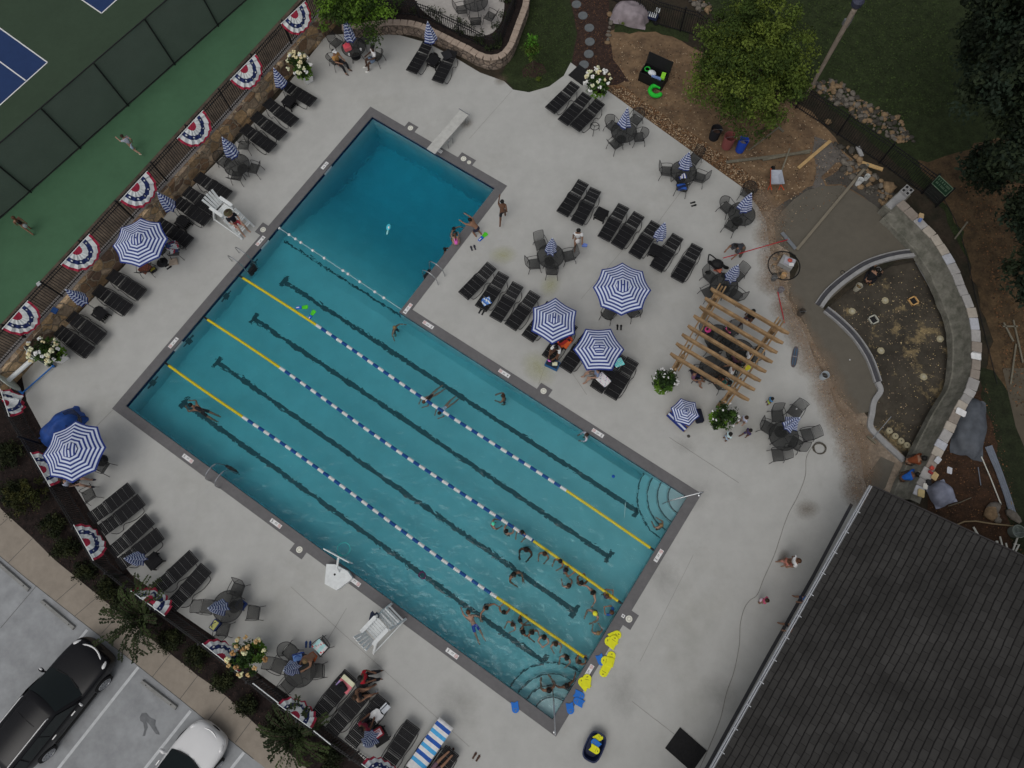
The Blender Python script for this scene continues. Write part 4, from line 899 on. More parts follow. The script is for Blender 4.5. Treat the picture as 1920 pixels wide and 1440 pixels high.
# ============================================================ pool house
EZ = 2.9
ea, eb = g(1637, 913, EZ), g(1340, 1440, EZ); ed_ = (eb-ea).normalized()
rn = V((ed_.y, -ed_.x, 0)); 
if rn.dot(g(1900, 1300, 0)-ea) < 0: rn = -rn
rk = g(1822, 1004, EZ+1.0)
RIDGE = 8.2; SL = .40
def roof_z(s): return EZ+SL*min(s, 2*RIDGE-s)
def shingle(name, c1, c2, dark):
    mt = bpy.data.materials.new(name); mt.use_nodes = True; n = mt.node_tree.nodes; l = mt.node_tree.links; b = n['Principled BSDF']; b.inputs['Roughness'].default_value = .95; b.inputs['Specular IOR Level'].default_value = .15
    t = n.new('ShaderNodeTexCoord'); br = n.new('ShaderNodeTexBrick'); br.inputs['Scale'].default_value = 1; br.inputs['Brick Width'].default_value = .34; br.inputs['Row Height'].default_value = .215; br.inputs['Mortar Size'].default_value = .006
    br.inputs['Mortar Smooth'].default_value = .6; br.inputs['Color1'].default_value = (*c1, 1); br.inputs['Color2'].default_value = (*c2, 1); br.inputs['Mortar'].default_value = (*[x*.55 for x in c2], 1)
    nz = n.new('ShaderNodeTexNoise'); nz.inputs['Scale'].default_value = .45; nz.inputs['Detail'].default_value = 7; nz.inputs['Roughness'].default_value = .65
    wv = n.new('ShaderNodeTexNoise'); wv.inputs['Scale'].default_value = 1.3; l.new(t.outputs['Object'], wv.inputs['Vector'])
    ad = n.new('ShaderNodeMix'); ad.data_type = 'VECTOR'; ad.inputs[0].default_value = .07; l.new(t.outputs['Object'], ad.inputs[4]); l.new(wv.outputs['Color'], ad.inputs[5])
    l.new(ad.outputs[1], br.inputs['Vector']); l.new(t.outputs['Object'], nz.inputs['Vector'])
    mr = n.new('ShaderNodeMapRange'); mr.inputs[1].default_value = .3; mr.inputs[2].default_value = .7; mr.inputs[3].default_value = .62; mr.inputs[4].default_value = 1.3; l.new(nz.outputs['Fac'], mr.inputs[0])
    mm = n.new('ShaderNodeMix'); mm.data_type = 'RGBA'; mm.blend_type = 'MULTIPLY'; mm.inputs[0].default_value = 1; l.new(br.outputs['Color'], mm.inputs[6]); l.new(mr.outputs[0], mm.inputs[7])
    sp = n.new('ShaderNodeSeparateXYZ'); l.new(ad.outputs[1], sp.inputs[0]); dv = n.new('ShaderNodeMath'); dv.operation = 'DIVIDE'; dv.inputs[1].default_value = .215; l.new(sp.outputs[1], dv.inputs[0]); fr = n.new('ShaderNodeMath'); fr.operation = 'FRACT'; l.new(dv.outputs[0], fr.inputs[0]); st = n.new('ShaderNodeMapRange'); st.inputs[1].default_value = .10; st.inputs[2].default_value = .2; l.new(fr.outputs[0], st.inputs[0]); m3 = n.new('ShaderNodeMix'); m3.data_type = 'RGBA'; l.new(st.outputs[0], m3.inputs[0]); m3.inputs[6].default_value = (*dark, 1); l.new(mm.outputs[2], m3.inputs[7]); l.new(m3.outputs[2], b.inputs['Base Color'])
    bp = n.new('ShaderNodeBump'); bp.inputs['Distance'].default_value = .015; bp.invert = True; l.new(br.outputs['Fac'], bp.inputs['Height']); l.new(bp.outputs[0], b.inputs['Normal'])
    return mt
m_sh1 = shingle('dark_shingles', A(52, 51, 50), A(45, 44, 43), A(27, 26, 26)); m_sh2 = shingle('brown_shingles', A(92, 84, 76), A(80, 72, 66), A(40, 36, 32))
ph = thing('pool_house', 'pool house with a dark shingle gable roof and white gutter beside the deck', 'building', (ea.x, ea.y, 0)); po = V((ea.x, ea.y, 0))
Lr = 30.0; sl_ = sqrt(1+SL*SL)
def slope(name, base, along_, up, mat, W):
    q = MB(); NXx = 2
    q.add([(0, 0, 0), (Lr, 0, 0), (Lr, W, 0), (0, W, 0), (0, 0, -.12), (Lr, 0, -.12), (Lr, W, -.12), (0, W, -.12)], [(0, 1, 2, 3), (7, 6, 5, 4), (0, 4, 5, 1), (1, 5, 6, 2), (2, 6, 7, 3), (3, 7, 4, 0)])
    o = q.build(name, mat, ph); z = along_.cross(up).normalized()
    mt = Matrix.Identity(4)
    for i in range(3): mt[i][0] = along_[i]; mt[i][1] = up[i]; mt[i][2] = z[i] if z.z > 0 else z[i]; mt[i][3] = base[i]
    o.matrix_local = mt; return o
up1 = (rn+V((0, 0, SL))).normalized(); 
along_ = ed_ if ed_.cross(up1).z > 0 else -ed_
base1 = V((0, 0, EZ)) if along_ == ed_ else V((0, 0, EZ))+ed_*Lr
slope('roof', base1, along_, up1, m_sh1, RIDGE*sl_)
up2 = (-rn+V((0, 0, SL))).normalized(); al2 = ed_ if ed_.cross(up2).z > 0 else -ed_
b2 = rn*RIDGE*2+V((0, 0, EZ)); b2 = b2 if al2 == ed_ else b2+ed_*Lr
slope('roof', b2, al2, up2, m_sh2, RIDGE*sl_-.01)
rd = MB()
k = 0
while k*.3 < Lr:
    p = rn*RIDGE+ed_*(k*.3+.15)+V((0, 0, EZ+SL*RIDGE+.012)); rd.box(p, (.26, .30, .03), atan2(ed_.y, ed_.x)); k += 1
rd.build('ridge_cap', M('ridge_shingle', A(84, 76, 70), .95, .2, 3), ph)
gt_ = MB(); gt_.bar(-rn*.05+V((0, 0, EZ-.05)), ed_*Lr-rn*.05+V((0, 0, EZ-.05)), .03, .12); gt_.bar(-rn*.12+V((0, 0, EZ-.05)), ed_*Lr-rn*.12+V((0, 0, EZ-.05)), .02, .12); gt_.bar(-rn*.085+V((0, 0, EZ-.105)), ed_*Lr-rn*.085+V((0, 0, EZ-.105)), .06, .012)
gt_.build('gutter', M('white_gutter', A(148, 150, 154), .5, .05, 5), ph)
for i in range(1, 34): e = ed_*(.25+i*.9); gb2 = MB(); gb2.bar(e-rn*.13+V((0, 0, EZ+.015)), e+rn*.05+V((0, 0, EZ+.015)), .03, .012); gb2.build('gutter_strap', MATS['white_gutter'], ph)
rb = MB(); rb.bar(-ed_*.03+V((0, 0, EZ-.03)), -ed_*.03+rn*RIDGE+V((0, 0, EZ-.03+SL*RIDGE)), .04, .16); rb.bar(-ed_*.03+rn*RIDGE+V((0, 0, EZ-.03+SL*RIDGE)), -ed_*.03+rn*2*RIDGE+V((0, 0, EZ-.03)), .04, .16); rb.build('rake_board', M('dark_rake', A(46, 44, 44), .8), ph)
wl_ = MB(); m_wall = M('pool_house_siding', A(118, 118, 116), .8, .06, 2)
c0, c1_ = ed_*.6+rn*1.0, ed_*(Lr-.6)+rn*1.0; c2_, c3 = ed_*(Lr-.6)+rn*(2*RIDGE-1), ed_*.6+rn*(2*RIDGE-1)
wl_.prism([V((p.x, p.y, 0)) for p in (c0, c1_, c2_, c3)], -.05, EZ+.28); wl_.build('wall', m_wall, ph)
gw = MB()
for e in (.6, Lr-.6):
    gw.add([ed_*e+rn*1.0+V((0, 0, EZ+.28)), ed_*e+rn*(2*RIDGE-1)+V((0, 0, EZ+.28)), ed_*e+rn*RIDGE+V((0, 0, EZ+SL*RIDGE-.15))], [(0, 1, 2)])
gw.build('gable', m_wall, ph)
for s_ in (4, 9, 14):
    dd = ed_*s_+rn*.985; MB().box(dd+V((0, 0, 1.05)), (.95, .03, 2.1), atan2(ed_.y, ed_.x)).build('door', M('pool_house_door', A(70, 74, 80), .5), ph)
# ============================================================ kiddie pool works
m_form = M('form_grey', A(128, 128, 128), .8, .1, 3, f2=(9, .15)); m_formd = M('form_dark', A(60, 60, 64), .8, .15, 4)
def wall_run(name, px, z0, z1, w, mat, label, cat, cpx=0):
    path = smooth_path([g(x, y, z1) for x, y in px], 5); o0 = V((path[0].x, path[0].y, 0)); path = [V((p.x-o0.x, p.y-o0.y, 0)) for p in path]
    t = thing(name, label, cat, o0); MB().prism(ribbon(path, w), z0, z1).build('kerb', mat, t); return t, path, o0
t, pth, _ = wall_run('pool_kerb', [(1541, 574), (1558, 551), (1585, 527), (1620, 503), (1650, 490), (1690, 480), (1732, 476)], BZ, .12, .17, m_form, 'pale curved kerb on the upper edge of the unfinished wading pool', 'kerb')
MB().prism(offset(pth, .10)+offset(pth, .26)[::-1], -.03, .03).build('form_board', m_formd, t); MB().prism(offset(pth, .27)+offset(pth, .31)[::-1], -.03, .10).build('form_edge', m_form, t)
t, pth, _ = wall_run('pool_kerb', [(1548, 580), (1575, 602), (1604, 632), (1630, 672), (1646, 716)], BZ, .06, .20, m_formd, 'dark curved form on the deck side of the unfinished wading pool', 'kerb')
MB().prism(offset(pth, .11)+offset(pth, .16)[::-1], -.03, .13).build('form_edge', m_form, t); MB().prism(offset(pth, -.11)+offset(pth, -.16)[::-1], -.03, .13).build('form_edge', m_form, t)
t, pth, _ = wall_run('pool_kerb', [(1646, 716), (1652, 732), (1640, 752), (1636, 775), (1633, 800), (1650, 820), (1672, 841), (1696, 863)], BZ, .12, .22, m_form, 'bent pale kerb leading down to the two crouching workers', 'kerb')
t, pth, _ = wall_run('pool_kerb', [(1734, 478), (1750, 505), (1764, 530), (1775, 554), (1785, 580), (1794, 608), (1799, 640), (1801, 676), (1797, 716), (1788, 740), (1772, 772), (1752, 812), (1730, 853)], BZ, .30, .16, m_form, 'long grey kerb curving along the inner foot of the stone seat wall', 'kerb')
# curved seat wall with cap stones
m_sculpt = M('seat_wall_render', A(106, 104, 96), .9, .2, 2.4, rgb2=A(78, 78, 70), f2=(7, .3), bump=.5)
cap_px = [(1687, 379), (1703, 394), (1720, 411), (1736, 427), (1751, 443), (1764, 461), (1776, 480), (1787, 500), (1796, 520), (1804, 540), (1813, 560), (1822, 583), (1828, 608), (1831, 634), (1832, 660), (1830, 688), (1826, 715), (1819, 735), (1805, 758), (1791, 782), (1777, 810), (1763, 838), (1750, 865), (1738, 890), (1727, 912), (1717, 940)]
CZ = 1.05
cap = smooth_path([g(x, y, CZ) for x, y in cap_px], 6); swl = thing('seat_wall', 'long curved wall with pale loose cap stones behind the unfinished wading pool', 'wall', (cap[0].x, cap[0].y, 0)); c0 = V((cap[0].x, cap[0].y, 0))
cap = [V((p.x-c0.x, p.y-c0.y, 0)) for p in cap]
ins_ = 1 if (offset(cap, .3)[60]+c0-g(1690, 620)).length < (offset(cap, -.3)[60]+c0-g(1690, 620)).length else -1
pl = len(cap); fb_ = MB(); rows = [(.62, -.06), (.56, .25), (.50, .27), (.30, .62), (.18, .98)]
for o_, z in rows:
    for i, p in enumerate(offset(cap, o_*ins_)):
        q = .035*noise.noise(V((p.x*2.2, p.y*2.2, z*3))); fb_.v.append((p.x+q, p.y+q, z))
for p in offset(cap, -.2*ins_): fb_.v.append((p.x, p.y, .98))
for p in offset(cap, -.22*ins_): fb_.v.append((p.x, p.y, -.1))
for j in range(len(rows)+1):
    for i in range(pl-1): fb_.f.append([j*pl+i, j*pl+i+1, (j+1)*pl+i+1, (j+1)*pl+i]); fb_.mi.append(0)
fb_.build('wall_face', m_sculpt, swl)
cc = [A(140, 138, 136), A(146, 139, 129), A(128, 126, 124), A(152, 154, 160), A(120, 112, 104)]
m_caps = [M('cap_stone_%s' % n, c, .9, .1, 3, f2=(9, .12)) for n, c in zip(('grey', 'buff', 'dull', 'white', 'brown'), cc)]
cum = [0]
for a, b_ in zip(cap, cap[1:]): cum.append(cum[-1]+(b_-a).length)
s = 0; random.seed(11)
while s < cum[-1]-.3:
    L = random.uniform(.32, .62); mid_ = min(s+L/2, cum[-1]-.01); i = max(k for k in range(len(cum)-1) if cum[k] <= mid_); p = cap[i].lerp(cap[i+1], (mid_-cum[i])/(cum[i+1]-cum[i])); d = cap[i+1]-cap[i]
    o = MB().box((p.x, p.y, CZ-.03+random.uniform(-.01, .015)), (L-.012, .40+random.uniform(-.05, .05), .08), atan2(d.y, d.x)+random.uniform(-.06, .06)).build('cap_stone', random.choice(m_caps), swl); bv = o.modifiers.new('b', 'BEVEL'); bv.width = .018; s += L
# masonry pier at the upper end with hollow blocks on it
pr = thing('masonry_pier', 'low masonry pier with hollow grey blocks at the upper end of the seat wall', 'pier', g(1665, 393)); p0 = g(1665, 393); a_ = ang((1652, 399), (1690, 364), .6)
MB().box((.15, .1, .30), (1.35, .50, .62), a_).build('body', m_sculpt, pr); MB().box((.1, .06, .64), (1.05, .42, .06), a_).build('slab', m_form, pr)
hb = MB()
for i in range(2):
    for j in range(2): hb.box((.75*cos(a_)+(i-.5)*.24*cos(a_)-(j-.5)*.22*sin(a_), .75*sin(a_)+(i-.5)*.24*sin(a_)+(j-.5)*.22*cos(a_), .74), (.22, .20, .19), a_)
hb.build('hollow_block', m_form, pr)
hh = MB()
for i in range(2):
    for j in range(2): hh.box((.75*cos(a_)+(i-.5)*.24*cos(a_)-(j-.5)*.22*sin(a_), .75*sin(a_)+(i-.5)*.24*sin(a_)+(j-.5)*.22*cos(a_), .838), (.13, .11, .006), a_)
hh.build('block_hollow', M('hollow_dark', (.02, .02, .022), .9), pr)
# ============================================================ pool equipment
# diving board
dp, dq = g(808, 284, .62), g(868, 214, .62); db_ = thing('diving_board', 'long white diving board reaching over the deep end', 'diving board', (dq.x, dq.y, 0)); do = V((dq.x, dq.y, 0)); d = (dp-dq).normalized(); w = V((-d.y, d.x, 0)); L = (dp-dq).length
q_ = MB(); q_.bar(-d*.15+V((0, 0, .60)), d*L+V((0, 0, .62)), .50, .055); q_.build('board', M('diving_board_white', A(158, 158, 154), .8, .08, 5, f2=(1.5, .1)), db_)
for s in (-1, 1):
    MB().tube(smooth_path([d*(L*.50)+w*s*.27, d*(L*.50)+w*s*.29+V((0, 0, .45)), d*(L*.62)+w*s*.29+V((0, 0, .50)), d*(L*.64)+w*s*.27+V((0, 0, .02))], 3), .028, 6).build('front_stand', m_chrome, db_)
    MB().tube([d*.05+w*s*.22, d*.05+w*s*.22+V((0, 0, .57))], .03, 6).build('rear_stand', m_chrome, db_)
MB().tube([-d*.12-w*.33+V((0, 0, .66)), -d*.12+w*.33+V((0, 0, .66))], .025, 6).build('rear_bar', m_chrome, db_)
# ladders and rails
def ladder(pa, label, inward):
    c = g(*pa); t = thing('pool_ladder', label, 'ladder', (c.x, c.y, 0)); n = V((*inward, 0)); n = EX*n.x+EY*n.y; w = V((-n.y, n.x, 0))
    for s in (-1, 1):
        MB().tube(smooth_path([w*s*.26-n*.30, w*s*.26-n*.26+V((0, 0, .55)), w*s*.26+V((0, 0, .80)), w*s*.26+n*.42+V((0, 0, .72)), w*s*.26+n*.55+V((0, 0, .2)), w*s*.26+n*.56+V((0, 0, -.9))], 4), .024, 7).build('rail', m_chrome, t)
    for z in (-.25, -.5, -.75): MB().box(n*.57+V((0, 0, z)), (.12, .5, .03), atan2(n.y, n.x)).build('step', m_blk, t)
    return t
c_, s_ = 1, 0
ladder((451, 488), 'stainless pool ladder below the occupied lifeguard chair', (1, 0)); ladder((412, 898), 'stainless pool ladder on the parking lot side of the pool', (0, -1)); ladder((818, 520), 'stainless pool ladder on the notch side near the swimmers', (-1, 0))
def hand_rail(a, b_, label):
    p, q = g(*a), g(*b_, .8); t = thing('hand_rail', label, 'hand rail', (p.x, p.y, 0)); d = q-p; d.z = 0
    MB().tube(smooth_path([V((0, 0, 0)), V((0, 0, .7)), d*.12+V((0, 0, .88)), d*.75+V((0, 0, .55)), d*.98+V((0, 0, .15)), d*1.0+V((0, 0, -.55))], 5), .026, 8).build('rail', m_chrome, t); MB().lathe([(.07, .012), (.06, .03), (.03, .04)], n=12).build('escutcheon', m_chrome, t)
hand_rail((1311, 928), (1252, 938), 'stainless stair rail over the upper corner steps'); hand_rail((1040, 1372), (1038, 1302), 'stainless stair rail over the lower corner steps by the shirtless swimmer')
# lane ropes
m_lyel = M('lane_yellow', A(196, 168, 30), .5, .12, 14); m_lblu = M('lane_blue', A(22, 62, 122), .5, .1, 14); m_lwht = M('lane_white', A(196, 200, 200), .5, .05, 14)
LR = [((455, 516), (590, 610), (1057, 923), (1228, 1032), 'farthest from the parking lot, by the notch'), ((386, 597), (522, 690), (1000, 1013), (1165, 1133), 'in the middle of the lanes'), ((315, 681), (455, 778), (930, 1117), (1098, 1243), 'nearest the parking lot')]
for a, b_, c, e, lab in LR:
    p0, p1, p2, p3 = [V((*loc_of(g(*k, WZ+.05)), 0)) for k in (a, b_, c, e)]
    y = (p0.y+p1.y+p2.y+p3.y)/4; x0, x3 = CW+.01, FE-CW-.01
    t = thing('lane_rope', 'floating lane rope with yellow ends '+lab, 'lane rope', P(x0, y, WZ), 0, 'floating lane ropes')
    o0 = P(x0, y, 0); X = lambda x: P(x, y+.05*sin(x*.45+a[0]), WZ+.03)-P(x0, y, WZ)
    cab = MB(); cab.tube([X(x0+(x3-x0)*k/40) for k in range(41)], .012, 5); cab.build('cable', m_blk, t)
    flo = {}
    x = x0+.25; seg = 0
    def disc(mb, x, r=.062, ln=.062):
        A_, B_ = X(x), X(x+ln); mb.tube([A_, A_.lerp(B_, .12), A_.lerp(B_, .88), B_], r, 10)
    while x < x3-.25:
        if x < p1.x or x > p2.x: key = ('yellow', x > p2.x); r_ = .06
        else: k = int((x-p1.x)/.30); key = ('white' if k % 2 == 0 else 'blue', k); r_ = .07
        if key not in flo: flo[key] = MB()
        disc(flo[key], x, r_, .064); x += .075
    for key, mb_ in flo.items(): mb_.build(key[0]+'_float', {'yellow': m_lyel, 'blue': m_lblu, 'white': m_lwht}[key[0]], t)
    for xe in (x0+.12, x3-.12): MB().tube([X(xe-.1), X(xe+.1)], .045, 8).build('end_tensioner', m_blk, t)
# safety rope with white floats
pa, pb = g(524, 428, WZ+.02), g(755, 582, WZ+.02); t = thing('safety_rope', 'thin safety rope with small white floats across the deep end', 'rope', pa)
MB().tube([(pb-pa)*(k/20)+V((0, 0, .012)) for k in range(21)], .010, 5).build('rope', m_lwht, t)
for px in ((524, 428), (542.5, 441), (554, 449), (564, 456), (586, 471), (607, 486), (642, 510), (651.5, 516), (674, 530), (703, 548), (720.5, 558.5)):
    k = (g(*px, WZ)-pa).dot((pb-pa).normalized()); q = (pb-pa).normalized()*k; MB().ell(q+V((0, 0, .02)), (.075, .075, .06), 10, 7).build('float', m_lwht, t, smooth=True)
# depth markers
m_tile = M('marker_tile', A(196, 192, 192), .5, .03, 9); m_ink = M('marker_ink', (.02, .02, .02), .6); m_redk = M('marker_red', A(165, 110, 105), .6)
DM = [((611, 312), '12 FT', 5, False), ((490, 453), '8 FT', 5, True), ((327, 644), '5 FT', 5, True), ((355, 857), '5 FT', 4, True), ((521, 977), '5 FT', 4, True), ((668, 1086), '4 FT', 4, True), ((850, 1222), '3 FT', 4, True), ((1100, 1256), '3 FT', 3, True), ((1232, 1040), '3 FT', 3, True), ((1117, 818), '3 FT', 2, True), ((942, 705), '4 FT', 2, True), ((800, 613), '5 FT', 2, True), ((762, 577), '8 FT', 1, True), ((820, 285), '12 FT', 0, False)]
near = ['nearest the diving end on the wall side', 'by the occupied lifeguard chair', 'on the wall side between lane ropes', 'on the parking side near the swimmer', 'on the parking side between ladder and hoop', 'between hoop and empty lifeguard chair', 'below the empty lifeguard chair', 'above the yellow kickboards by the lower steps', 'at the end of the upper lane rope', 'beside the child in long sleeves', 'below the striped umbrellas', 'just past the notch corner', 'on the notch corner', 'under the diving board tip']
for (px, txt, k, nod), nr_ in zip(DM, near):
    lx, ly = loc_of(g(*px)); p, q = V(outer[k]), V(outer[(k+1) % 6]); d2 = (q-p).normalized(); nrm = V(NRM[k])
    s = (V((lx, ly))-p).dot(d2); e = p+d2*s-nrm*.20
    wx = -EX*nrm.x-EY*nrm.y   # towards the water: top of the letters
    rz = atan2(wx.y, wx.x)-pi/2; w = P(e.x, e.y, .014)
    L_ = .56 if nod else .44
    if px[0] == 820: L_ = .42
    t = thing('depth_marker', 'white tile reading %s set %s' % (txt, nr_), 'depth marker', w, rz, 'depth marker tiles in the coping')
    MB().box((0, 0, .004), (L_, .17, .008)).build('tile', m_tile, t)
    dg = txt.split()[0]
    x0 = -.19 if nod else -.11
    text_mesh(dg, .16, 'numeral', m_ink, t, (x0, 0, .0095), 0); text_mesh('FT', .10, 'letters', m_ink, t, (x0+.20, 0, .0095), 0)
    if nod:
        r_ = MB(); r_.tube([(.19+.06*cos(a*pi/10), .06*sin(a*pi/10), .010) for a in range(20)], .008, 4, True); r_.bar((.15, .04, .010), (.23, -.04, .010), .014, .004); r_.box((.19, 0, .0095), (.06, .018, .003), .4); r_.build('no_diving_symbol', m_redk, t)
for (px, k, txt) in (((613, 318), 5, '12'), ((496, 458), 5, '8'), ((333, 648), 5, '5')):
    lx, ly = loc_of(g(*px, -.08)); t = MB(); 
    t.add([P(CW+.012, ly-.28, -.028), P(CW+.012, ly+.28, -.028), P(CW+.012, ly+.28, -.2), P(CW+.012, ly-.28, -.2)], [(0, 1, 2, 3)])
    o = t.build('waterline_marker', m_tile); struct(o)
lx, ly = loc_of(g(1164, 1152)); w = P(FE-.17, ly, .014); t = thing('depth_marker', 'small square white no diving tile beside the lower skimmer lid', 'depth marker', w, TH); MB().box((0, 0, .004), (.13, .13, .008)).build('tile', m_tile, t); MB().box((0, 0, .009), (.05, .05, .003), .7).build('symbol', m_ink, t)
# lifeguard chairs
def guard_chair(base_px, front_px, label, h=1.15):
    c = g(*base_px); rz = ang(base_px, front_px); t = thing('lifeguard_chair', label, 'lifeguard chair', (c.x, c.y, 0), rz)
    # local x towards the pool
    for s in (-1, 1):
        MB().bar((.95, s*.42, .02), (.38, s*.36, h+.02), .06, .09, up=(0, 1, 0)).build('leg', m_white, t); MB().bar((-.85, s*.42, .02), (-.30, s*.34, h+.02), .06, .09, up=(0, 1, 0)).build('leg', m_white, t)
        MB().bar((-.75, s*.44, .22), (.85, s*.44, .22), .04, .08).build('side_rail', m_white, t)
        a = MB(); a.prism([(-.38, s*.33-.075), (.36, s*.33-.075), (.40, s*.33-.04), (.40, s*.33+.04), (.36, s*.33+.075), (-.38, s*.33+.075)], h+.30, h+.34); a.build('armrest', m_white, t)
        MB().bar((.25, s*.33, h), (.25, s*.33, h+.30), .05).build('arm_post', m_white, t)
    st_ = MB()
    for i in range(6): st_.bar((.33-i*.105, -.29, h+.03-.012*i), (.33-i*.105, .29, h+.03-.012*i), .088, .025)
    st_.build('seat_slats', m_white, t)
    bk = MB()
    for i in range(5):
        y = (i-2)*.125; bk.bar((-.30, y*.9, h+.02), (-.62, y*1.25, h+.80-.03*abs(i-2)), .105, .022, up=(1, 0, 0))
    bk.build('back_slats', m_white, t)
    for k, x, z, wv in ((0, .62, h*.56, .36), (1, .80, h*.30, .40), (2, .46, h*.82, .34)):
        f = MB()
        for j in range(2): f.bar((x-.045+j*.11, -wv, z), (x-.045+j*.11, wv, z), .065, .03)
        f.build('step', m_white, t)
    pf = MB()
    for j in range(4): pf.bar((.44+j*.10, -.38, h*.66), (.44+j*.10, .38, h*.66), .06, .03)
    pf.build('footrest', m_white, t)
    return t, rz
gc1, gr1 = guard_chair((438, 418), (481, 448), 'tall white slatted lifeguard chair with a guard sitting in it')
gc2, gr2 = guard_chair((716, 1180), (752, 1142), 'empty tall white slatted lifeguard chair at the parking side of the pool')
gp2 = gc2.location
# navy folded umbrella at the empty chair
cg = g(703, 1157, 1.2); o = thing('guard_umbrella', 'folded dark navy umbrella hanging beside the empty lifeguard chair', 'umbrella', (cg.x, cg.y, .55)); MB().prism([(-.42, -.22), (.10, -.10), (.16, .02), (.12, .16), (.02, .12), (-.02, .26), (-.12, .22)], .5, .58).build('canopy', M('navy_nylon', A(24, 30, 48), .7, .2, 5), o); o.rotation_euler = (0, 0, .35); MB().tube([(.1, .0, .54), (.3, .12, .7)], .012, 5).build('pole', m_grey, o)
# basketball hoop
hb0 = g(634, 1082); hrz = ang((634, 1082), (660, 1035)); t = thing('basketball_hoop', 'white poolside basketball hoop with a thin turquoise rim over the water', 'basketball hoop', (hb0.x, hb0.y, 0), hrz)
b_ = MB(); b_.prism([(-.45, -.28), (-.45, .28), (.25, .62), (.40, .30), (.40, -.30), (.25, -.62)][::-1], .012, .30); o = b_.build('base', m_white, t); o.location = (0, 0, 0)
MB().tube([(.22, 0, .28), (.42, 0, 1.0), (.78, 0, 1.5)], .045, 8).build('post', m_white, t)
b_ = MB(); b_.prism([(.80, -.58), (.80, .58), (.84, .58), (.84, -.58)], 1.25, 1.95); b_.build('backboard', m_white, t)
MB().tube([(1.14+.25*cos(a*pi/14), .25*sin(a*pi/14), 1.42) for a in range(28)], .013, 5, True).build('rim', M('turquoise_rim', A(60, 165, 160), .5), t); MB().box((.87, 0, 1.42), (.1, .14, .06)).build('rim_bracket', MATS['turquoise_rim'], t)
MB().ell((.05, .1, .305), (.045, .045, .012), 8, 4).build('cap', m_blk, t)
# white reel with blue frame
r0 = g(62, 700); ra = g(18, 722, .8); rbv = g(86, 680, .8); rz = ang((30, 725), (95, 668), .8); t = thing('cover_reel', 'white lane line reel with blue wheeled frame in the stone wall corner', 'reel', (r0.x, r0.y, 0), rz)
L = 1.55; MB().tube([(-L/2, 0, .72), (L/2, 0, .72)], .10, 14).build('drum', m_white, t); m_bluef = M('blue_frame', A(36, 92, 156), .5, .08, 5)
for s in (-1, 1):
    q_ = MB(); q_.tube([(s*L/2-.015, 0, .72), (s*L/2+.015, 0, .72)], .62, 28); q_.build('end_disc', M('reel_disc', A(150, 156, 150), .5, .05, 4), t)
    f = MB(); f.bar((s*(L/2+.08), -.55, .12), (s*(L/2+.08), .55, .12), .07); f.bar((s*(L/2+.08), -.5, .12), (s*(L/2+.08), 0, .74), .05); f.bar((s*(L/2+.08), .5, .12), (s*(L/2+.08), 0, .74), .05); f.build('side_frame', m_bluef, t)
    for y in (-.5, .5): MB().tube([(s*(L/2+.08), y-.0, .05), (s*(L/2+.12), y, .05)], .05, 10).build('caster', m_blk, t)
MB().bar((-L/2-.08, -.5, .14), (L/2+.08, -.5, .14), .045).build('tie_bar', m_bluef, t)
# wooden light pole
def hgt_of(b_, tp):
    p = g(*b_); best = min((i*.05 for i in range(10, 300)), key=lambda z: (g(*tp, z).xy-p.xy).length); return best
bp_ = g(1516, 172); lh = hgt_of((1516, 172), (1603, 16)); pt_ = g(1603, 16, lh)
t = thing('light_pole', 'weathered wooden light pole rising beside the big tree and river rocks', 'light pole', (bp_.x, bp_.y, -.04))
MB().tube([(0, 0, 0), (pt_.x-bp_.x, pt_.y-bp_.y, lh)], .085, 10, r2=.12).build('pole', M('weathered_wood', A(122, 112, 102), .9, .15, 3, f2=(14, .2)), t)
tp = V((pt_.x-bp_.x, pt_.y-bp_.y, lh)); q_ = MB(); q_.lathe([(.05, .0), (.22, .05), (.26, .30), (.18, .42), (.05, .45)], tp+V((.05, .12, .05)), 14); q_.build('lamp_head', M('lamp_housing', A(52, 54, 68), .5), t)
MB().tube([tp*.80+V((.12, 0, 0)), tp*.86+V((.16, 0, 0)), tp*.93+V((.13, 0, 0))], .025, 6).build('conduit', m_grey, t); MB().box(tp*.86+V((-.10, .05, 0)), (.12, .1, .3)).build('junction_box', m_grey, t)
# tennis fence with wind screen
fb2 = [f0+fd*1, fb[1], fb[2], fb[3], fb[4], fb[5]+fd*1.2]
sA, sB = f0, f1; zt = TZ
best = min((i*.05 for i in range(20, 100)), key=lambda h_: (g(185, 122, TZ+h_).xy-g(247, 204, TZ).xy).length); SH = best
t = thing('screen_fence', 'tall tennis court fence with a dark green wind screen', 'fence', (sA.x, sA.y, TZ)); so_ = V((sA.x, sA.y, 0)); B_ = V((sB.x-sA.x, sB.y-sA.y, 0))
m_scr = M('dark_green_screen', A(78, 90, 81), .9, .06, 1.2, f2=(30, .12)); NS = 90; s_ = MB(); n2 = V((-B_.y, B_.x, 0)).normalized()
for i in range(NS+1):
    for j in range(5): s_.v.append(tuple(B_*(i/NS)+n2*(.03*noise.noise(V((i*.5, j*.6, 0))))+V((0, 0, .05+(SH-.1)*j/4))))
for i in range(NS):
    for j in range(4): s_.f.append([i*5+j, i*5+5+j, i*5+6+j, i*5+1+j]); s_.mi.append(0)
s_.build('wind_screen', m_scr, t, smooth=True)
for z in (.06, SH): 
    MB().tube([V((0, 0, z)), B_+V((0, 0, z))], .03, 6).build('rail', m_blk, t)
dlen = B_.length
sgn = wn if n2.dot(wn) > 0 else -wn
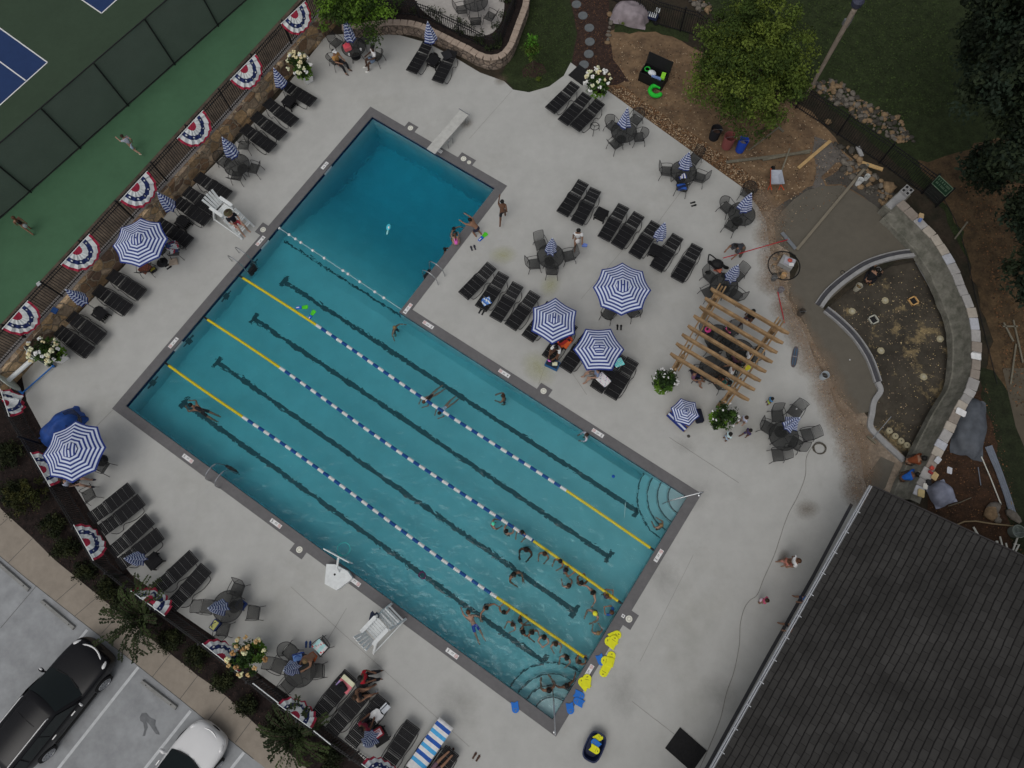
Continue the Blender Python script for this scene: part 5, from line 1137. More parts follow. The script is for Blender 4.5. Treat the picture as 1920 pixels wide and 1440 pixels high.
for px in ((462+64, -60), (410, 50), (331, 124), (247, 204), (160, 286), (57, 360)):
    k = (g(*px, TZ)-sA).dot(B_.normalized()); p = B_.normalized()*k; q_ = MB(); q_.tube([p+wn*.05, p+wn*.05+V((0, 0, SH+.05))], .035, 8); q_.build('post', m_blk, t)
# ============================================================ vegetation
def leaf_mat(name, rgb, var=.35, sc=1.4, trans=.25):
    mt = M(name, rgb, .75, var, sc, spec=.2, detail=2); b = mt.node_tree.nodes['Principled BSDF']
    return mt
random.seed(21)
def rnd_dir():
    while True:
        v = V((random.uniform(-1, 1), random.uniform(-1, 1), random.uniform(-1, 1)))
        if .05 < v.length < 1: return v.normalized()
def leaf_quad(mb, c, n, sz, asp=.55):
    u = n.orthogonal().normalized(); a = random.uniform(0, 6.28); w = n.cross(u); d = u*cos(a)+w*sin(a); e = n.cross(d)
    mb.v += [tuple(c-d*sz), tuple(c+e*sz*asp), tuple(c+d*sz), tuple(c-e*sz*asp)]; k = len(mb.v)
    mb.f.append([k-4, k-3, k-2, k-1]); mb.mi.append(mb.m)
def crown(mb, c, r, ncl, nleaf, crad, sz, nm=3, shell=.55, up=.35, seed=0):
    """clumps of leaves spread through an ellipsoid, denser near its skin, with an uneven outline"""
    for i in range(ncl):
        d = rnd_dir(); 
        if d.z < -.55: d.z *= -.6; d.normalize()
        k = random.uniform(shell, 1.0)*(1+.28*noise.noise(V((d.x*2+seed, d.y*2, d.z*2))))
        p = c+V((d.x*r.x, d.y*r.y, d.z*r.z))*k; mb.m = random.choice(range(nm)); cr = crad*random.uniform(.6, 1.35)
        for j in range(nleaf):
            q = rnd_dir()*cr*random.random()**.5; q.z *= .6
            n = (q.normalized()*.6+V((0, 0, up))+rnd_dir()*.6).normalized(); leaf_quad(mb, p+q, n, sz*random.uniform(.6, 1.3))
def trunk(t, h, r, mat, lean=V((0, 0, 0)), limbs=5, spread=1.2, top=None):
    MB().tube(smooth_path([V((0, 0, -.05)), lean*.4+V((0, 0, h*.45)), lean+V((0, 0, h))], 4), r, 8, r2=r*.5).build('trunk', mat, t)
    for k in range(limbs):
        a = k*2.4; b_ = lean*.7+V((0, 0, h*.6)); e = b_+V((cos(a)*spread, sin(a)*spread, h*random.uniform(.35, .7)))
        MB().tube(smooth_path([b_, b_.lerp(e, .5)+V((0, 0, .15)), e], 3), r*.45, 6, r2=r*.12).build('limb', mat, t)
m_bark = M('bark', A(78, 68, 58), .95, .25, 6, bump=.4)
lt_a = [leaf_mat('leaf_gold_green', A(76, 88, 33)), leaf_mat('leaf_mid_green', A(60, 73, 27)), leaf_mat('leaf_deep_green', A(42, 55, 20))]
def tree(name, label, base, cpx, z, rpx, rz, ncl, nleaf, crad, sz, mats, group=None, shell=.55, limbs=5, tr=.16, rfac=(1, 1), seed=0):
    b = g(*base, -.04); c = g(*cpx, z); r = (g(cpx[0]+rpx, cpx[1], z)-c).length
    t = thing(name, label, 'tree', b, group=group); o = V((b.x, b.y, b.z))
    trunk(t, z*.85, tr, m_bark, V((c.x-b.x, c.y-b.y, 0))*.8, limbs, r*.45)
    mb = MB(); crown(mb, c-o, V((r*rfac[0], r*rfac[1], rz)), ncl, nleaf, crad, sz, len(mats), shell, seed=seed); mb.build('crown', mats, t, norm=False); return t
tree('broadleaf_tree', 'large golden green broadleaf tree standing on the bare soil by the picket fence', (1393, 205), (1402, 128), 3.6, 103, 2.6, 330, 150, .5, .065, lt_a, shell=.40, tr=.2, rfac=(1.10, 1.16), seed=3)
tree('broadleaf_tree', 'bright green leafy tree overhanging the corner table and block wall', (648, 40), (668, 8), 3.0, 62, 1.4, 120, 100, .42, .07, [leaf_mat('leaf_lime', A(74, 100, 30)), leaf_mat('leaf_olive', A(56, 76, 24)), leaf_mat('leaf_dark_green', A(34, 50, 16))], shell=.25, tr=.09, rfac=(1.2, .95), seed=9)  # three leaf greens, each clump takes one at random
lt_f = [leaf_mat('leaf_forest', A(34, 42, 27)), leaf_mat('leaf_forest_blue', A(27, 37, 27)), leaf_mat('leaf_forest_dark', A(20, 27, 17))]
FT = [((1930, 5), 100, 7.5, 3.4, 'at the top edge of the woodland'), ((1918, 150), 88, 7.0, 3.2, 'in the middle of the woodland above the bare clearing'), ((1962, 260), 75, 7.0, 3.0, 'reaching in from the frame edge beside the clearing'), ((1853, 318), 30, 2.6, 1.3, 'small and shrubby beside the bare clearing'), ((1955, 400), 52, 5.0, 2.2, 'below the bare clearing on the woodland edge'), ((1972, 500), 60, 5.0, 2.2, 'lowest on the woodland edge'), ((1852, 70), 42, 4.5, 2.0, 'leaning out over the lawn')]
for i, (c, r, z, rz, lab) in enumerate(FT): tree('woodland_tree', 'dark green woodland tree '+lab, (c[0]-6, c[1]+20), c, z, r, rz, int(60+r*1.6), 85, .6, .10, lt_f, 'dark trees at the edge of the woodland', shell=.3, limbs=3, tr=.15, seed=i*5)
# young tree in the mulch ring
tree('young_tree', 'young bright green tree staked in a mulch ring on the grass bed', (1000, 128), (997, 92), 1.7, 17, .8, 40, 70, .2, .045, [lt_a[1], leaf_mat('leaf_fresh', A(62, 104, 30)), lt_a[2]], shell=.2, limbs=2, tr=.03, rfac=(1, 1.3))
# crape myrtles with long arching sprays
def spray_shrub(label, base, h, n, L, mats, seed):
    random.seed(seed); b = g(*base, -.02); t = thing('crape_myrtle', label, 'shrub', b); mb = MB(); st = MB()
    for k in range(n):
        a = random.uniform(0, 2*pi); l = L*random.uniform(.5, 1); e0 = V((cos(a)*.1, sin(a)*.1, 0)); pts = smooth_path([e0, V((cos(a)*l*.35, sin(a)*l*.35, h*.7)), V((cos(a)*l*.75, sin(a)*l*.75, h*random.uniform(.75, 1.1))), V((cos(a)*l, sin(a)*l, h*random.uniform(.55, 1.0)))], 6)
        st.tube(pts, .012, 4, r2=.004); mb.m = random.choice(range(len(mats)))
        for i, p in enumerate(pts[5:]):
            d = (pts[min(len(pts)-1, i+6)]-pts[i+4]).normalized(); sdir = V((-d.y, d.x, 0)).normalized()
            for s in (-1, 1):
                for q in range(2): leaf_quad(mb, p+sdir*s*random.uniform(.04, .09)+d*random.uniform(-.05, .05), (V((0, 0, 1))+rnd_dir()*.5).normalized(), .065*random.uniform(.7, 1.2), .5)
    crown(mb, V((0, 0, h*.55)), V((L*.45, L*.45, h*.45)), int(n*.8), 45, .22, .055, len(mats), .2)
    mb.build('foliage', mats, t, norm=False); st.build('stems', m_bark, t)
lt_m = [leaf_mat('myrtle_green', A(36, 44, 24)), leaf_mat('myrtle_dark', A(26, 34, 18)), leaf_mat('myrtle_light', A(44, 54, 28))]
spray_shrub('arching crape myrtle spreading over the sidewalk beside the crumpled bunting', (282, 1160), 1.5, 30, 1.7, lt_m, 3)
spray_shrub('crape myrtle at the bottom of the picture beside the flat bunting', (565, 1375), 1.4, 30, 1.5, lt_m, 8)
# low shrubs along the parking bed
m_shr = [[leaf_mat('shrub_yellow_green', A(58, 58, 26)), leaf_mat('shrub_moss', A(42, 46, 20)), leaf_mat('shrub_dark_moss', A(26, 30, 14))], [leaf_mat('shrub_dark', A(32, 38, 20)), leaf_mat('shrub_darker', A(22, 28, 14)), leaf_mat('shrub_mid', A(42, 46, 24))]]  # every shrub mixes three greens, picked at random clump by clump
SHR = [((62, 935), .95, 0, 'large and yellowish beside the corner umbrella'), ((25, 850), .75, 1, 'first from the frame edge'), ((30, 925), .6, 1, 'against the frame edge below the bunting'), ((105, 985), .6, 1, 'just past the yellowish shrub'), ((128, 1028), .55, 1, 'beside the fence loungers'), ((165, 1072), .5, 1, 'below the swag bunting'), ((206, 1103), .55, 1, 'opposite the closed fence umbrella'), ((236, 1133), .5, 1, 'just before the crape myrtle'), ((325, 1199), .55, 1, 'just after the crape myrtle'), ((372, 1230), .55, 1, 'below the browning hydrangea bunting'), ((424, 1275), .5, 1, 'opposite the tanned sitter'), ((465, 1322), .5, 1, 'before the flat bunting'), ((520, 1360), .55, 1, 'between flat bunting and lower crape myrtle'), ((620, 1420), .55, 1, 'at the bottom edge of the picture'), ((10, 1000-90), .5, 1, 'touching the left frame edge')]
for i, (px, r, k, lab) in enumerate(SHR[:-1]):
    random.seed(40+i); b = g(*px, -.02); t = thing('shrub', 'low rounded dark shrub in the parking bed, '+lab, 'shrub', b, group='low shrubs in the bed along the parking fence'); mb = MB(); crown(mb, V((0, 0, r*.45)), V((r, r*.9, r*.5)), int(34*r/.5), 55, .2, .04, 3, .3); mb.build('foliage', m_shr[k], t, norm=False)
    MB().tube([V((0, 0, 0)), V((0, 0, r*.5))], .03, 5, r2=.015).build('stem', m_bark, t)
for i, (px, r, lab) in enumerate((((1166, 44), .4, 'spiky yellow green plant below the grey tarpaulin'), ((1010, 150), .2, 'small green tuft at the mulch ring edge'))):
    b = g(*px, -.02); t = thing('plant', lab, 'plant', b); mb = MB(); mb.m = 0
    for k in range(70): a = random.uniform(0, 6.28); e = V((cos(a)*r*random.random(), sin(a)*r*random.random(), r*random.uniform(.3, 1))); leaf_quad(mb, e*.6, rnd_dir(), .09, .25)
    mb.build('foliage', [lt_a[0]], t, norm=False)
# ground cover on the patio terrace
random.seed(4); gc = MB()
for k in range(1500):
    i = random.randrange(8, len(bw)-1); p = bw[i]; off_ = random.uniform(.55, 1.35); q = offset(bw, -off_*inn)[i] if 0 else None
    d = (bw[min(i+1, len(bw)-1)]-bw[i-1]).normalized(); nn_ = V((-d.y, d.x, 0))*(-inn); e = p+nn_*random.choice((random.uniform(.55, .8), random.uniform(.9, 1.3)))+d*random.uniform(-.4, .4)
    if noise.noise(V((e.x*1.5, e.y*1.5, 0))) < -.05: continue
    gc.m = random.choice((0, 0, 1, 2))
    for j in range(4): leaf_quad(gc, V((e.x, e.y, .66+random.uniform(0, .22)))+rnd_dir()*.09, (V((0, 0, 1))+rnd_dir()).normalized(), .05, .5)
tag(gc.build('ground_cover', lt_m, norm=False), 'green ground cover plants along the picket fence of the upper patio', 'ground cover', kind='stuff')
# planters
m_pot = M('white_planter', A(192, 194, 196), .4, .04, 6); m_potsoil = M('potting_soil', (.02, .016, .012), 1, .3, 9)
m_fl = {'cream': [M('hydrangea_cream', A(205, 196, 158), .8, .12, 14), M('hydrangea_white', A(214, 210, 186), .8, .08, 14), M('hydrangea_blush', A(196, 176, 140), .8, .12, 14)], 'brown': [M('hydrangea_tan', A(176, 148, 104), .8, .2, 14), M('hydrangea_brown', A(140, 108, 70), .8, .2, 14), M('hydrangea_pale', A(198, 184, 146), .8, .12, 14)], 'small': [M('petunia_white', A(210, 212, 214), .7, .05, 14)]*3}
lt_p = [leaf_mat('planter_leaf', A(50, 74, 28)), leaf_mat('planter_leaf_deep', A(30, 46, 20)), leaf_mat('planter_leaf_lime', A(80, 110, 34))]
def planter(px, label, kind, nb, r=.62, h=1.15, shift=(0, 0), rz=.5, seed=0):
    random.seed(60+seed); b = g(*px, .5); t = thing('flower_planter', label, 'planter', (b.x, b.y, 0), rz, 'white square flower planters')
    p = MB(); s0, s1 = .20, .27
    for sgn, a, z0, z1 in ((1, 0, 0, 0),):
        vs = [(x*s0, y*s0, .012) for x, y in ((-1, -1), (1, -1), (1, 1), (-1, 1))]+[(x*s1, y*s1, .56) for x, y in ((-1, -1), (1, -1), (1, 1), (-1, 1))]+[(x*s1*.86, y*s1*.86, .56) for x, y in ((-1, -1), (1, -1), (1, 1), (-1, 1))]+[(x*s1*.84, y*s1*.84, .48) for x, y in ((-1, -1), (1, -1), (1, 1), (-1, 1))]
        p.add(vs, [(3, 2, 1, 0)]+[(i+o, (i+1) % 4+o, 4+(i+1) % 4+o, 4+i+o) for o in (0, 4, 8) for i in range(4)])
    p.build('pot', m_pot, t, norm=False); MB().add([(x*.22, y*.22, .49) for x, y in ((-1, -1), (1, -1), (1, 1), (-1, 1))], [(0, 1, 2, 3)]).build('soil', m_potsoil, t)
    f = MB(); crown(f, V((shift[0], shift[1], .5+h*.45)), V((r, r, h*.42)), 44, 34, .17, .055, 2, .2); f.m = 2
    for k in range(150): a = random.uniform(0, 6.28); leaf_quad(f, V((cos(a)*random.uniform(.18, .42), sin(a)*random.uniform(.18, .42), .55+random.uniform(-.1, .2))), (V((0, 0, 1))+rnd_dir()*.6).normalized(), .075, .7)
    f.build('foliage', lt_p, t, norm=False)
    for k in range(nb):
        fl = MB(); d = rnd_dir(); d.z = abs(d.z)*.9+.15; q = V((shift[0], shift[1], .5+h*.45))+V((d.x*r*1.05, d.y*r*1.05, d.z*h*.52)); fl.m = random.randrange(3); rr = random.uniform(.075, .12) if kind != 'small' else .05
        for j in range(7): 
            e = rnd_dir(); fl.ell(q+e*rr*.62, (rr*.5, rr*.5, rr*.42), 6, 4)
        fl.build('flower_head', m_fl[kind], t, smooth=True)
    st = MB()
    for k in range(6): a = k*1.05; st.tube([V((0, 0, .5)), V((cos(a)*r*.5+shift[0], sin(a)*r*.5+shift[1], .5+h*.5))], .012, 4)
    st.build('stems', m_bark, t)
planter((572, 138), 'white planter of cream hydrangea at the upper end of the stone wall', 'cream', 26, .55, 1.25, (-.1, .05), .6, 1)
planter((1121, 172), 'white planter of cream hydrangea beside the doormat and leaf litter', 'cream', 28, .6, 1.2, (0, .1), .6, 2)
planter((107, 664), 'white planter of cream hydrangea at the lower end of the stone wall', 'cream', 26, .62, 1.3, (-.15, .0), .55, 3)
planter((481, 1223), 'white planter of browning hydrangea in front of the fence bunting', 'brown', 26, .68, 1.45, (-.1, 0), .6, 4)
planter((1243, 723), 'white planter with white flowers at the pool side pergola post', 'small', 16, .5, .8, (0, .15), -.6, 5)
planter((1347, 787), 'white planter with dark foliage at the lower pergola post', 'small', 10, .55, .95, (.1, .15), -.6, 6)
# ============================================================ cars
m_bk = M('car_black', (.008, .008, .010), .25, .05, 2, spec=.28); m_wc = M('car_white', A(196, 198, 202), .22, .02, 2, spec=.5); m_glass = M('car_glass', (.010, .016, .017), .08, .05, 2, spec=.4)
m_tyre = M('tyre_rubber', (.015, .015, .016), .85, .15, 12); m_rim = M('alloy_rim', A(150, 152, 156), .3, .06, 9, metal=.7); m_lamp = M('headlight_lens', A(200, 204, 206), .1, .1, 20, spec=.6); m_trim = M('car_trim', (.012, .012, .013), .6); m_hl = M('chrome_trim', A(205, 208, 214), .25, .05, 9, metal=.3)
def car(name, label, loc, rz, paint, L, hw, st, belt, roofz, xw0, xw1, xr1, xr0, wheels, wr, rails, grille_bright):
    t = thing(name, label, 'car', loc, rz)
    b = MB(); rows = []
    for (x, w, zl, zt) in st:
        rows.append([(x, w*.90, zl), (x, w*.985, zl+.16), (x, w, .60), (x, w*.985, zt-.13), (x, w*.90, zt-.025), (x, w*.5, zt+.012), (x, 0, zt+.03)])
    full = [r+[(x, -y, z) for (x, y, z) in r[-2::-1]] for r in rows]; n = len(full[0])
    for r in full: b.v += r
    for i in range(len(full)-1):
        for j in range(n-1): b.f.append([i*n+j, i*n+j+1, (i+1)*n+j+1, (i+1)*n+j]); b.mi.append(0)
    b.f.append(list(range(n))); b.mi.append(0); k = (len(full)-1)*n; b.f.append([k+j for j in range(n)][::-1]); b.mi.append(0)
    o = b.build('body', paint, t, smooth=True); sd = o.modifiers.new('s', 'SUBSURF'); sd.levels = sd.render_levels = 2
    rw = hw*.76; bw_ = hw*.93
    def cab(x, kind):  # half width at belt and at roof
        return bw_, rw
    c = MB(); sec = []
    nS = 12
    for i in range(nS+1):
        u = i/nS; xb = xw0+(xr0-xw0)*u; xt = xw1+(xr1-xw1)*u; bow = .16*(1 if i == 0 else 0)
        crown_ = roofz-.05*(2*u-1)**2
        wb = bw_*(1-.10*(u > .9)*(u-.9)*10-.04*(i == 0)); wt = rw*(1-.08*abs(2*u-1)**3)
        sec.append([(xb, wb, belt-.05), (xt+(xb-xt)*.10, wt+.03, crown_-.09), (xt, wt*.86, crown_-.015), (xt, 0, crown_+.02), (xt, -wt*.86, crown_-.015), (xt+(xb-xt)*.10, -wt-.03, crown_-.09), (xb, -wb, belt-.05)])
    for s in sec: c.v += s
    for i in range(nS):
        for j in range(6): c.f.append([i*7+j, i*7+j+1, i*7+8+j, i*7+7+j]); c.mi.append(0)
    c.f += [list(range(7)), [nS*7+j for j in range(7)][::-1]]; c.mi += [0, 0]; c.build('roof', paint, t, smooth=True)
    # glass panels a few millimetres proud of the cabin shell
    w = MB(); N = 8
    for i in range(N+1):
        y = -1+2*i/N; bow = .20*(1-y*y)
        w.v += [(xw0+bow+.03, y*bw_*.93, belt-.02+.03*(1-y*y)), (xw1+bow*.45+.035, y*rw*.94, roofz-.055+.03*(1-y*y))]
    for i in range(N): w.f.append([2*i, 2*i+1, 2*i+3, 2*i+2]); w.mi.append(0)
    w.build('windshield', m_glass, t, smooth=True)
    for s in (-1, 1):
        xs = [xw0-.28, (xw0+xr0)/2+.10, (xw0+xr0)/2+.04, xr0+.75, xr0+.68, xr0+.18]
        for a in (0, 2, 4):
            xa, xb = xs[a], xs[a+1]; f = lambda x, t_: x+(xw1-xw0)*(t_)*max(0, (x-(xw0+xr0)/2)/(xw0-(xw0+xr0)/2))+(xr1-xr0)*t_*max(0, ((xw0+xr0)/2-x)/((xw0+xr0)/2-xr0))
            q = MB(); q.add([(f(xa, .06), s*(bw_+.006), belt+.0), (f(xb, .06), s*(bw_+.006), belt+.0), (f(xb, .85), s*(rw+.045), roofz-.12), (f(xa, .85), s*(rw+.045), roofz-.12)], [(0, 1, 2, 3)]); q.build('side_window', m_glass, t)
        m_ = MB(); m_.ell((xw0-.22, s*(hw+.08), belt+.03), (.075, .14, .085), 10, 6); m_.bar((xw0-.2, s*hw*.86, belt-.02), (xw0-.22, s*(hw+.05), belt+.0), .06, .04); mo = m_.build('mirror', paint, t, smooth=True); g_ = MB().ell((xw0-.20, s*(hw+.10), belt+.06), (.05, .11, .06), 8, 5).build('mirror_cover', m_hl, mo, smooth=True)
        h_ = MB(); h_.ell((st[1][0]-.17, s*hw*.70, st[1][3]-.045), (.20, .10, .05), 12, 6, Matrix.Rotation(-s*.75, 3, 'Z') @ Matrix.Rotation(.35, 3, 'Y')); h_.build('headlight', m_lamp, t, smooth=True)
        for xh in (.35, -.65): MB().box((xh, s*(hw+.012), belt-.13), (.20, .03, .028)).build('door_handle', m_hl, t)
        if rails: MB().tube([(xw1-.25, s*rw*.9, roofz+.0), (xw1-.3, s*rw*.9, roofz+.06), (xr1+.2, s*rw*.9, roofz+.06), (xr1+.15, s*rw*.9, roofz)], .018, 6).build('roof_rail', m_hl, t)
        sl = MB(); sl.bar((wheels[0]-.45, s*hw*.975, .33), (wheels[1]+.45, s*hw*.975, .33), .05, .12); sl.build('sill', m_trim, t)
        for xwh in wheels:
            w_ = MB(); w_.tube([(xwh, s*(hw-.19), wr), (xwh, s*(hw+.012), wr)], wr, 24); wo = w_.build('wheel', m_tyre, t)
            r_ = MB(); r_.tube([(xwh, s*(hw+.005), wr), (xwh, s*(hw+.02), wr)], wr*.66, 20); 
            ro = r_.build('rim_well', m_trim, wo)
            r_ = MB()
            for k in range(10): a = k*pi/5; r_.bar((xwh, s*(hw+.028), wr), (xwh+cos(a)*wr*.64, s*(hw+.028), wr+sin(a)*wr*.64), .05, .02, up=(0, 1, 0))
            r_.tube([(xwh+cos(a*pi/10)*wr*.66, s*(hw+.025), wr+sin(a*pi/10)*wr*.66) for a in range(20)], .022, 5, True); r_.build('rim', m_rim, wo)
    g_ = MB(); y0 = hw*.55
    for i in range(9):
        y = -1+2*i/8; g_.v += [(st[0][0]+.03-.22*y*y-.0, y*y0, st[1][3]-.30), (st[1][0]+.02-.20*y*y, y*y0, st[1][3]-.03)]
    for i in range(8): g_.f.append([2*i, 2*i+1, 2*i+3, 2*i+2]); g_.mi.append(0)
    g_.build('grille', m_trim, t)
    br = MB(); br.tube([(st[1][0]+.04-.20*(y/4-1)**2, (y/4-1)*y0, st[1][3]-.02) for y in range(9)], .035 if grille_bright else .02, 6); br.build('grille_bar', m_hl, t)
    for s in (-1, 1): MB().bar((xw0+.22, s*.1, belt+.03), (xw0+.12, s*.1-s*-.48, belt+.05), .02).build('wiper', m_trim, t)
    pl = MB()
    for k in range(1): pl.box((xw1-.75-k*1.0, 0, roofz+.016), (.010, rw*1.2, .004))
    pl.build('roof_seam', m_trim, t)
    return t
fw, rwh = g(195, 1283, .37), g(90, 1415, .37); hd = .8788; cd = V((cos(hd), sin(hd), 0)); rt = V((sin(hd), -cos(hd), 0))
mid_ = (fw+rwh)/2-rt*.985; 
car('parked_suv', 'black seven seat SUV parked nose to the sidewalk', (mid_.x, mid_.y, -.026), hd, m_bk, 5.0, .98, [(2.52, .66, .32, .72), (2.42, .84, .28, .98), (2.05, .95, .27, 1.06), (1.3, .98, .27, 1.13), (.6, .98, .27, 1.14), (-1.2, .98, .27, 1.15), (-2.2, .94, .30, 1.15), (-2.45, .78, .36, 1.0)], 1.13, 1.78, 1.02, .28, -2.15, -2.42, (1.515, -1.515), .37, True, True)
fr = g(402, 1368, .5); sd_ = .877; cd2 = V((cos(sd_), sin(sd_), 0)); c_ = V((fr.x, fr.y, 0))-cd2*2.32
car('parked_sedan', 'white sedan with dark windscreen parked nose to the sidewalk', (c_.x, c_.y, -.026), sd_, m_wc, 4.7, .91, [(2.38, .52, .26, .58), (2.24, .74, .22, .72), (1.85, .87, .21, .80), (1.25, .905, .21, .90), (.6, .91, .21, .94), (-1.2, .91, .21, .95), (-2.0, .86, .24, .96), (-2.32, .70, .30, .85)], .92, 1.43, 1.02, .10, -1.1, -1.85, (1.38, -1.34), .33, False, False)
for i, (a, b_, lab) in enumerate((((76, 1127), (137, 1178), 'concrete wheel stop nearest the front of the black SUV'), ((-10, 1052), (52, 1106), 'concrete wheel stop in the corner stall at the frame edge'), ((264, 1278), (329, 1328), 'concrete wheel stop in the empty stall between the two cars'))):
    p, q = g(*a, .1), g(*b_, .1); t = thing('wheel_stop', lab, 'wheel stop', ((p.x+q.x)/2, (p.y+q.y)/2, -.026), atan2(q.y-p.y, q.x-p.x), 'concrete wheel stops'); Lw = (q-p).length; bd = MB(); pr_ = [(-.09, 0), (-.06, .11), (.06, .11), (.09, 0)]
    bd.add([(x*Lw/2, y, z) for x in (-1, 1) for y, z in pr_], [(0, 1, 2, 3), (7, 6, 5, 4)]+[(i, (i+1) % 4, 4+(i+1) % 4, 4+i) for i in range(4)]); bd.build('bar', M('stop_concrete', A(118, 118, 116), .9, .12, 4, f2=(14, .2)), t)
    for s in (-1, 1): MB().lathe([(.025, .112), (.02, .12)], (s*Lw*.36, 0, 0), 8).build('anchor_pin', m_trim, t)
# ============================================================ rocks and loose ground litter
random.seed(13)
m_rk = [M('rock_grey', A(94, 89, 82), .95, .25, 5, f2=(14, .2)), M('rock_tan', A(112, 94, 72), .95, .25, 5, f2=(14, .2)), M('rock_dark', A(62, 59, 54), .95, .25, 5, f2=(14, .2))]
def rock(mb, p, r):
    k = random.uniform(.7, 1.25); q = Matrix.Rotation(random.random()*6, 3, 'Z'); o = len(mb.v); mb.ell(p, (r*k, r/k, r*.6), 8, 5, q); s = random.random()*50
    for i in range(o, len(mb.v)):
        v = V(mb.v[i]); d = v-V(p); mb.v[i] = tuple(V(p)+d*(1+.35*noise.noise(d*2.2/r+V((s, s, 0)))))
def heap(name, lab, poly, n, r0, r1, cat):
    mb = MB(); W = gp(poly); xs = [p.x for p in W]; ys = [p.y for p in W]; k = 0
    def ins(x, y):
        c = False; j = len(W)-1
        for i in range(len(W)):
            if (W[i].y > y) != (W[j].y > y) and x < (W[j].x-W[i].x)*(y-W[i].y)/(W[j].y-W[i].y)+W[i].x: c = not c
            j = i
        return c
    while k < n:
        x, y = random.uniform(min(xs), max(xs)), random.uniform(min(ys), max(ys))
        if ins(x, y): mb.m = random.randrange(3); r = r0+(r1-r0)*random.random()**2.5; rock(mb, V((x, y, r*.2-.02)), r); k += 1
    tag(mb.build(name, m_rk, smooth=True), lab, cat, kind='stuff')
heap('river_rocks', 'band of rounded river rocks outside the picket fence', [(1520, 160), (1560, 145), (1620, 190), (1690, 225), (1715, 265), (1680, 268), (1610, 225), (1550, 185)], 420, .045, .17, 'rocks')
heap('river_rocks', 'river rocks outside the fence at the top of the picture', [(1275, -10), (1310, -20), (1340, 20), (1325, 30)], 50, .06, .2, 'rocks')
heap('rubble', 'broken stones scattered between the wet concrete and the picket fence', [(1560, 270), (1590, 270), (1620, 310), (1660, 345), (1685, 375), (1668, 388), (1630, 365), (1590, 335), (1570, 300)], 170, .04, .2, 'rubble')
chips = [M('chip_pale', A(150, 132, 108), .95, .2, 9), M('chip_brown', A(98, 70, 48), .95, .3, 9), M('chip_dark', A(52, 42, 34), .95, .3, 9)]
def scatter(name, lab, poly, n, r0, r1, mats, z=-.02, cat='litter'):
    random.seed(len(lab)+n)
    mb = MB(); W = gp(poly); tr = tessellate_polygon([[V((p.x, p.y, 0)) for p in W]]); T = [[W[i] for i in t] for t in tr]; ar = [abs((t[1]-t[0]).cross(t[2]-t[0]).z) for t in T]
    for k in range(n):
        t = random.choices(T, ar)[0]; a, b_ = random.random(), random.random()
        if a+b_ > 1: a, b_ = 1-a, 1-b_
        p = t[0]+(t[1]-t[0])*a+(t[2]-t[0])*b_; mb.m = random.randrange(len(mats)); leaf_quad(mb, V((p.x, p.y, z+.012+random.uniform(0, .02))), (V((0, 0, 1))+rnd_dir()*.45).normalized(), random.uniform(r0, r1), random.uniform(.4, .9))
    tag(mb.build(name, mats, norm=False), lab, cat, kind='stuff')
scatter('fallen_leaves', 'brown leaf litter along the edge of the deck under the big tree', [(1136, 166), (1165, 162), (1290, 247), (1430, 345), (1448, 398), (1425, 392), (1390, 348), (1262, 256)], 3600, .02, .05, chips)
scatter('soil_clods', 'clods and twigs on the bare soil', [(1150, 70), (1290, 90), (1530, 220), (1620, 340), (1470, 440), (1380, 340), (1180, 190)], 3000, .012, .045, chips, -.03)
scatter('mulch_chips', 'dark mulch chips in the bed along the parking fence', [(0, 800), (45, 760), (140, 925), (222, 1055), (330, 1150), (480, 1265), (655, 1400), (575, 1440), (370, 1262), (140, 1078), (0, 950)], 4200, .012, .035, [M('mulch_chip', A(44, 36, 33), 1, .3, 9), M('mulch_chip_dark', A(26, 21, 20), 1, .3, 9), M('mulch_chip_red', A(62, 46, 40), 1, .3, 9)])
scatter('mulch_chips', 'brown mulch chips on the stepping stone path', [(1062, -20), (1142, -20), (1138, 60), (1170, 150), (1130, 165), (1075, 112), (1085, 60)], 1600, .012, .035, [chips[1], chips[2], MATS['mulch_chip_red']], -.026)
scatter('fallen_leaves', 'fallen leaves on the woodland floor beyond the seat wall', [(1790, 360), (1900, 250), (1960, 300), (1960, 900), (1880, 700), (1860, 560)], 2500, .02, .06, [chips[1], chips[2], M('leaf_ochre', A(74, 58, 38), 1, .3, 9)], -.03)
scatter('soil_clods', 'stones and clods on the rough yard behind the pool house', [(1790, 800), (1850, 720), (1900, 900), (1920, 1040), (1740, 955)], 1300, .012, .04, [chips[1], chips[2], MATS['mulch_chip_red']], -.026)
scatter('grass_tufts', 'tufts of grass on the dark lawn', [(1340, 0), (1780, 0), (1790, 200), (1700, 230), (1560, 140)], 5000, .02, .06, [M('grass_blade', A(48, 60, 30), 1, .3, 3), M('grass_blade_dark', A(32, 42, 20), 1, .3, 3)], -.034, 'grass')
scatter('grass_tufts', 'tufts of grass in the bed beside the stepping stones', [(985, 0), (1055, 0), (1078, 62), (1068, 115), (1030, 158), (992, 168), (970, 100)], 2600, .015, .045, [MATS['grass_blade'], MATS['grass_blade_dark'], M('grass_blade_mid', A(48, 60, 30), 1, .3, 3)], -.03, 'grass')
scatter('construction_grit', 'grit and crumbs of concrete spilled along the deck edge', [(1420, 375), (1470, 400), (1478, 480), (1486, 560), (1560, 700), (1620, 800), (1640, 900), (1600, 940), (1560, 790), (1500, 650), (1440, 520)], 2400, .006, .03, chips, .0)
scatter('basin_grit', 'grit and pale flakes on the unfinished basin floor', [(1565, 575), (1640, 520), (1725, 495), (1775, 600), (1790, 680), (1770, 750), (1715, 845), (1650, 800), (1655, 720), (1620, 640)], 900, .01, .035, [chips[0], chips[2], M('flake_buff', A(158, 142, 104), 1, .2, 9)], BZ)
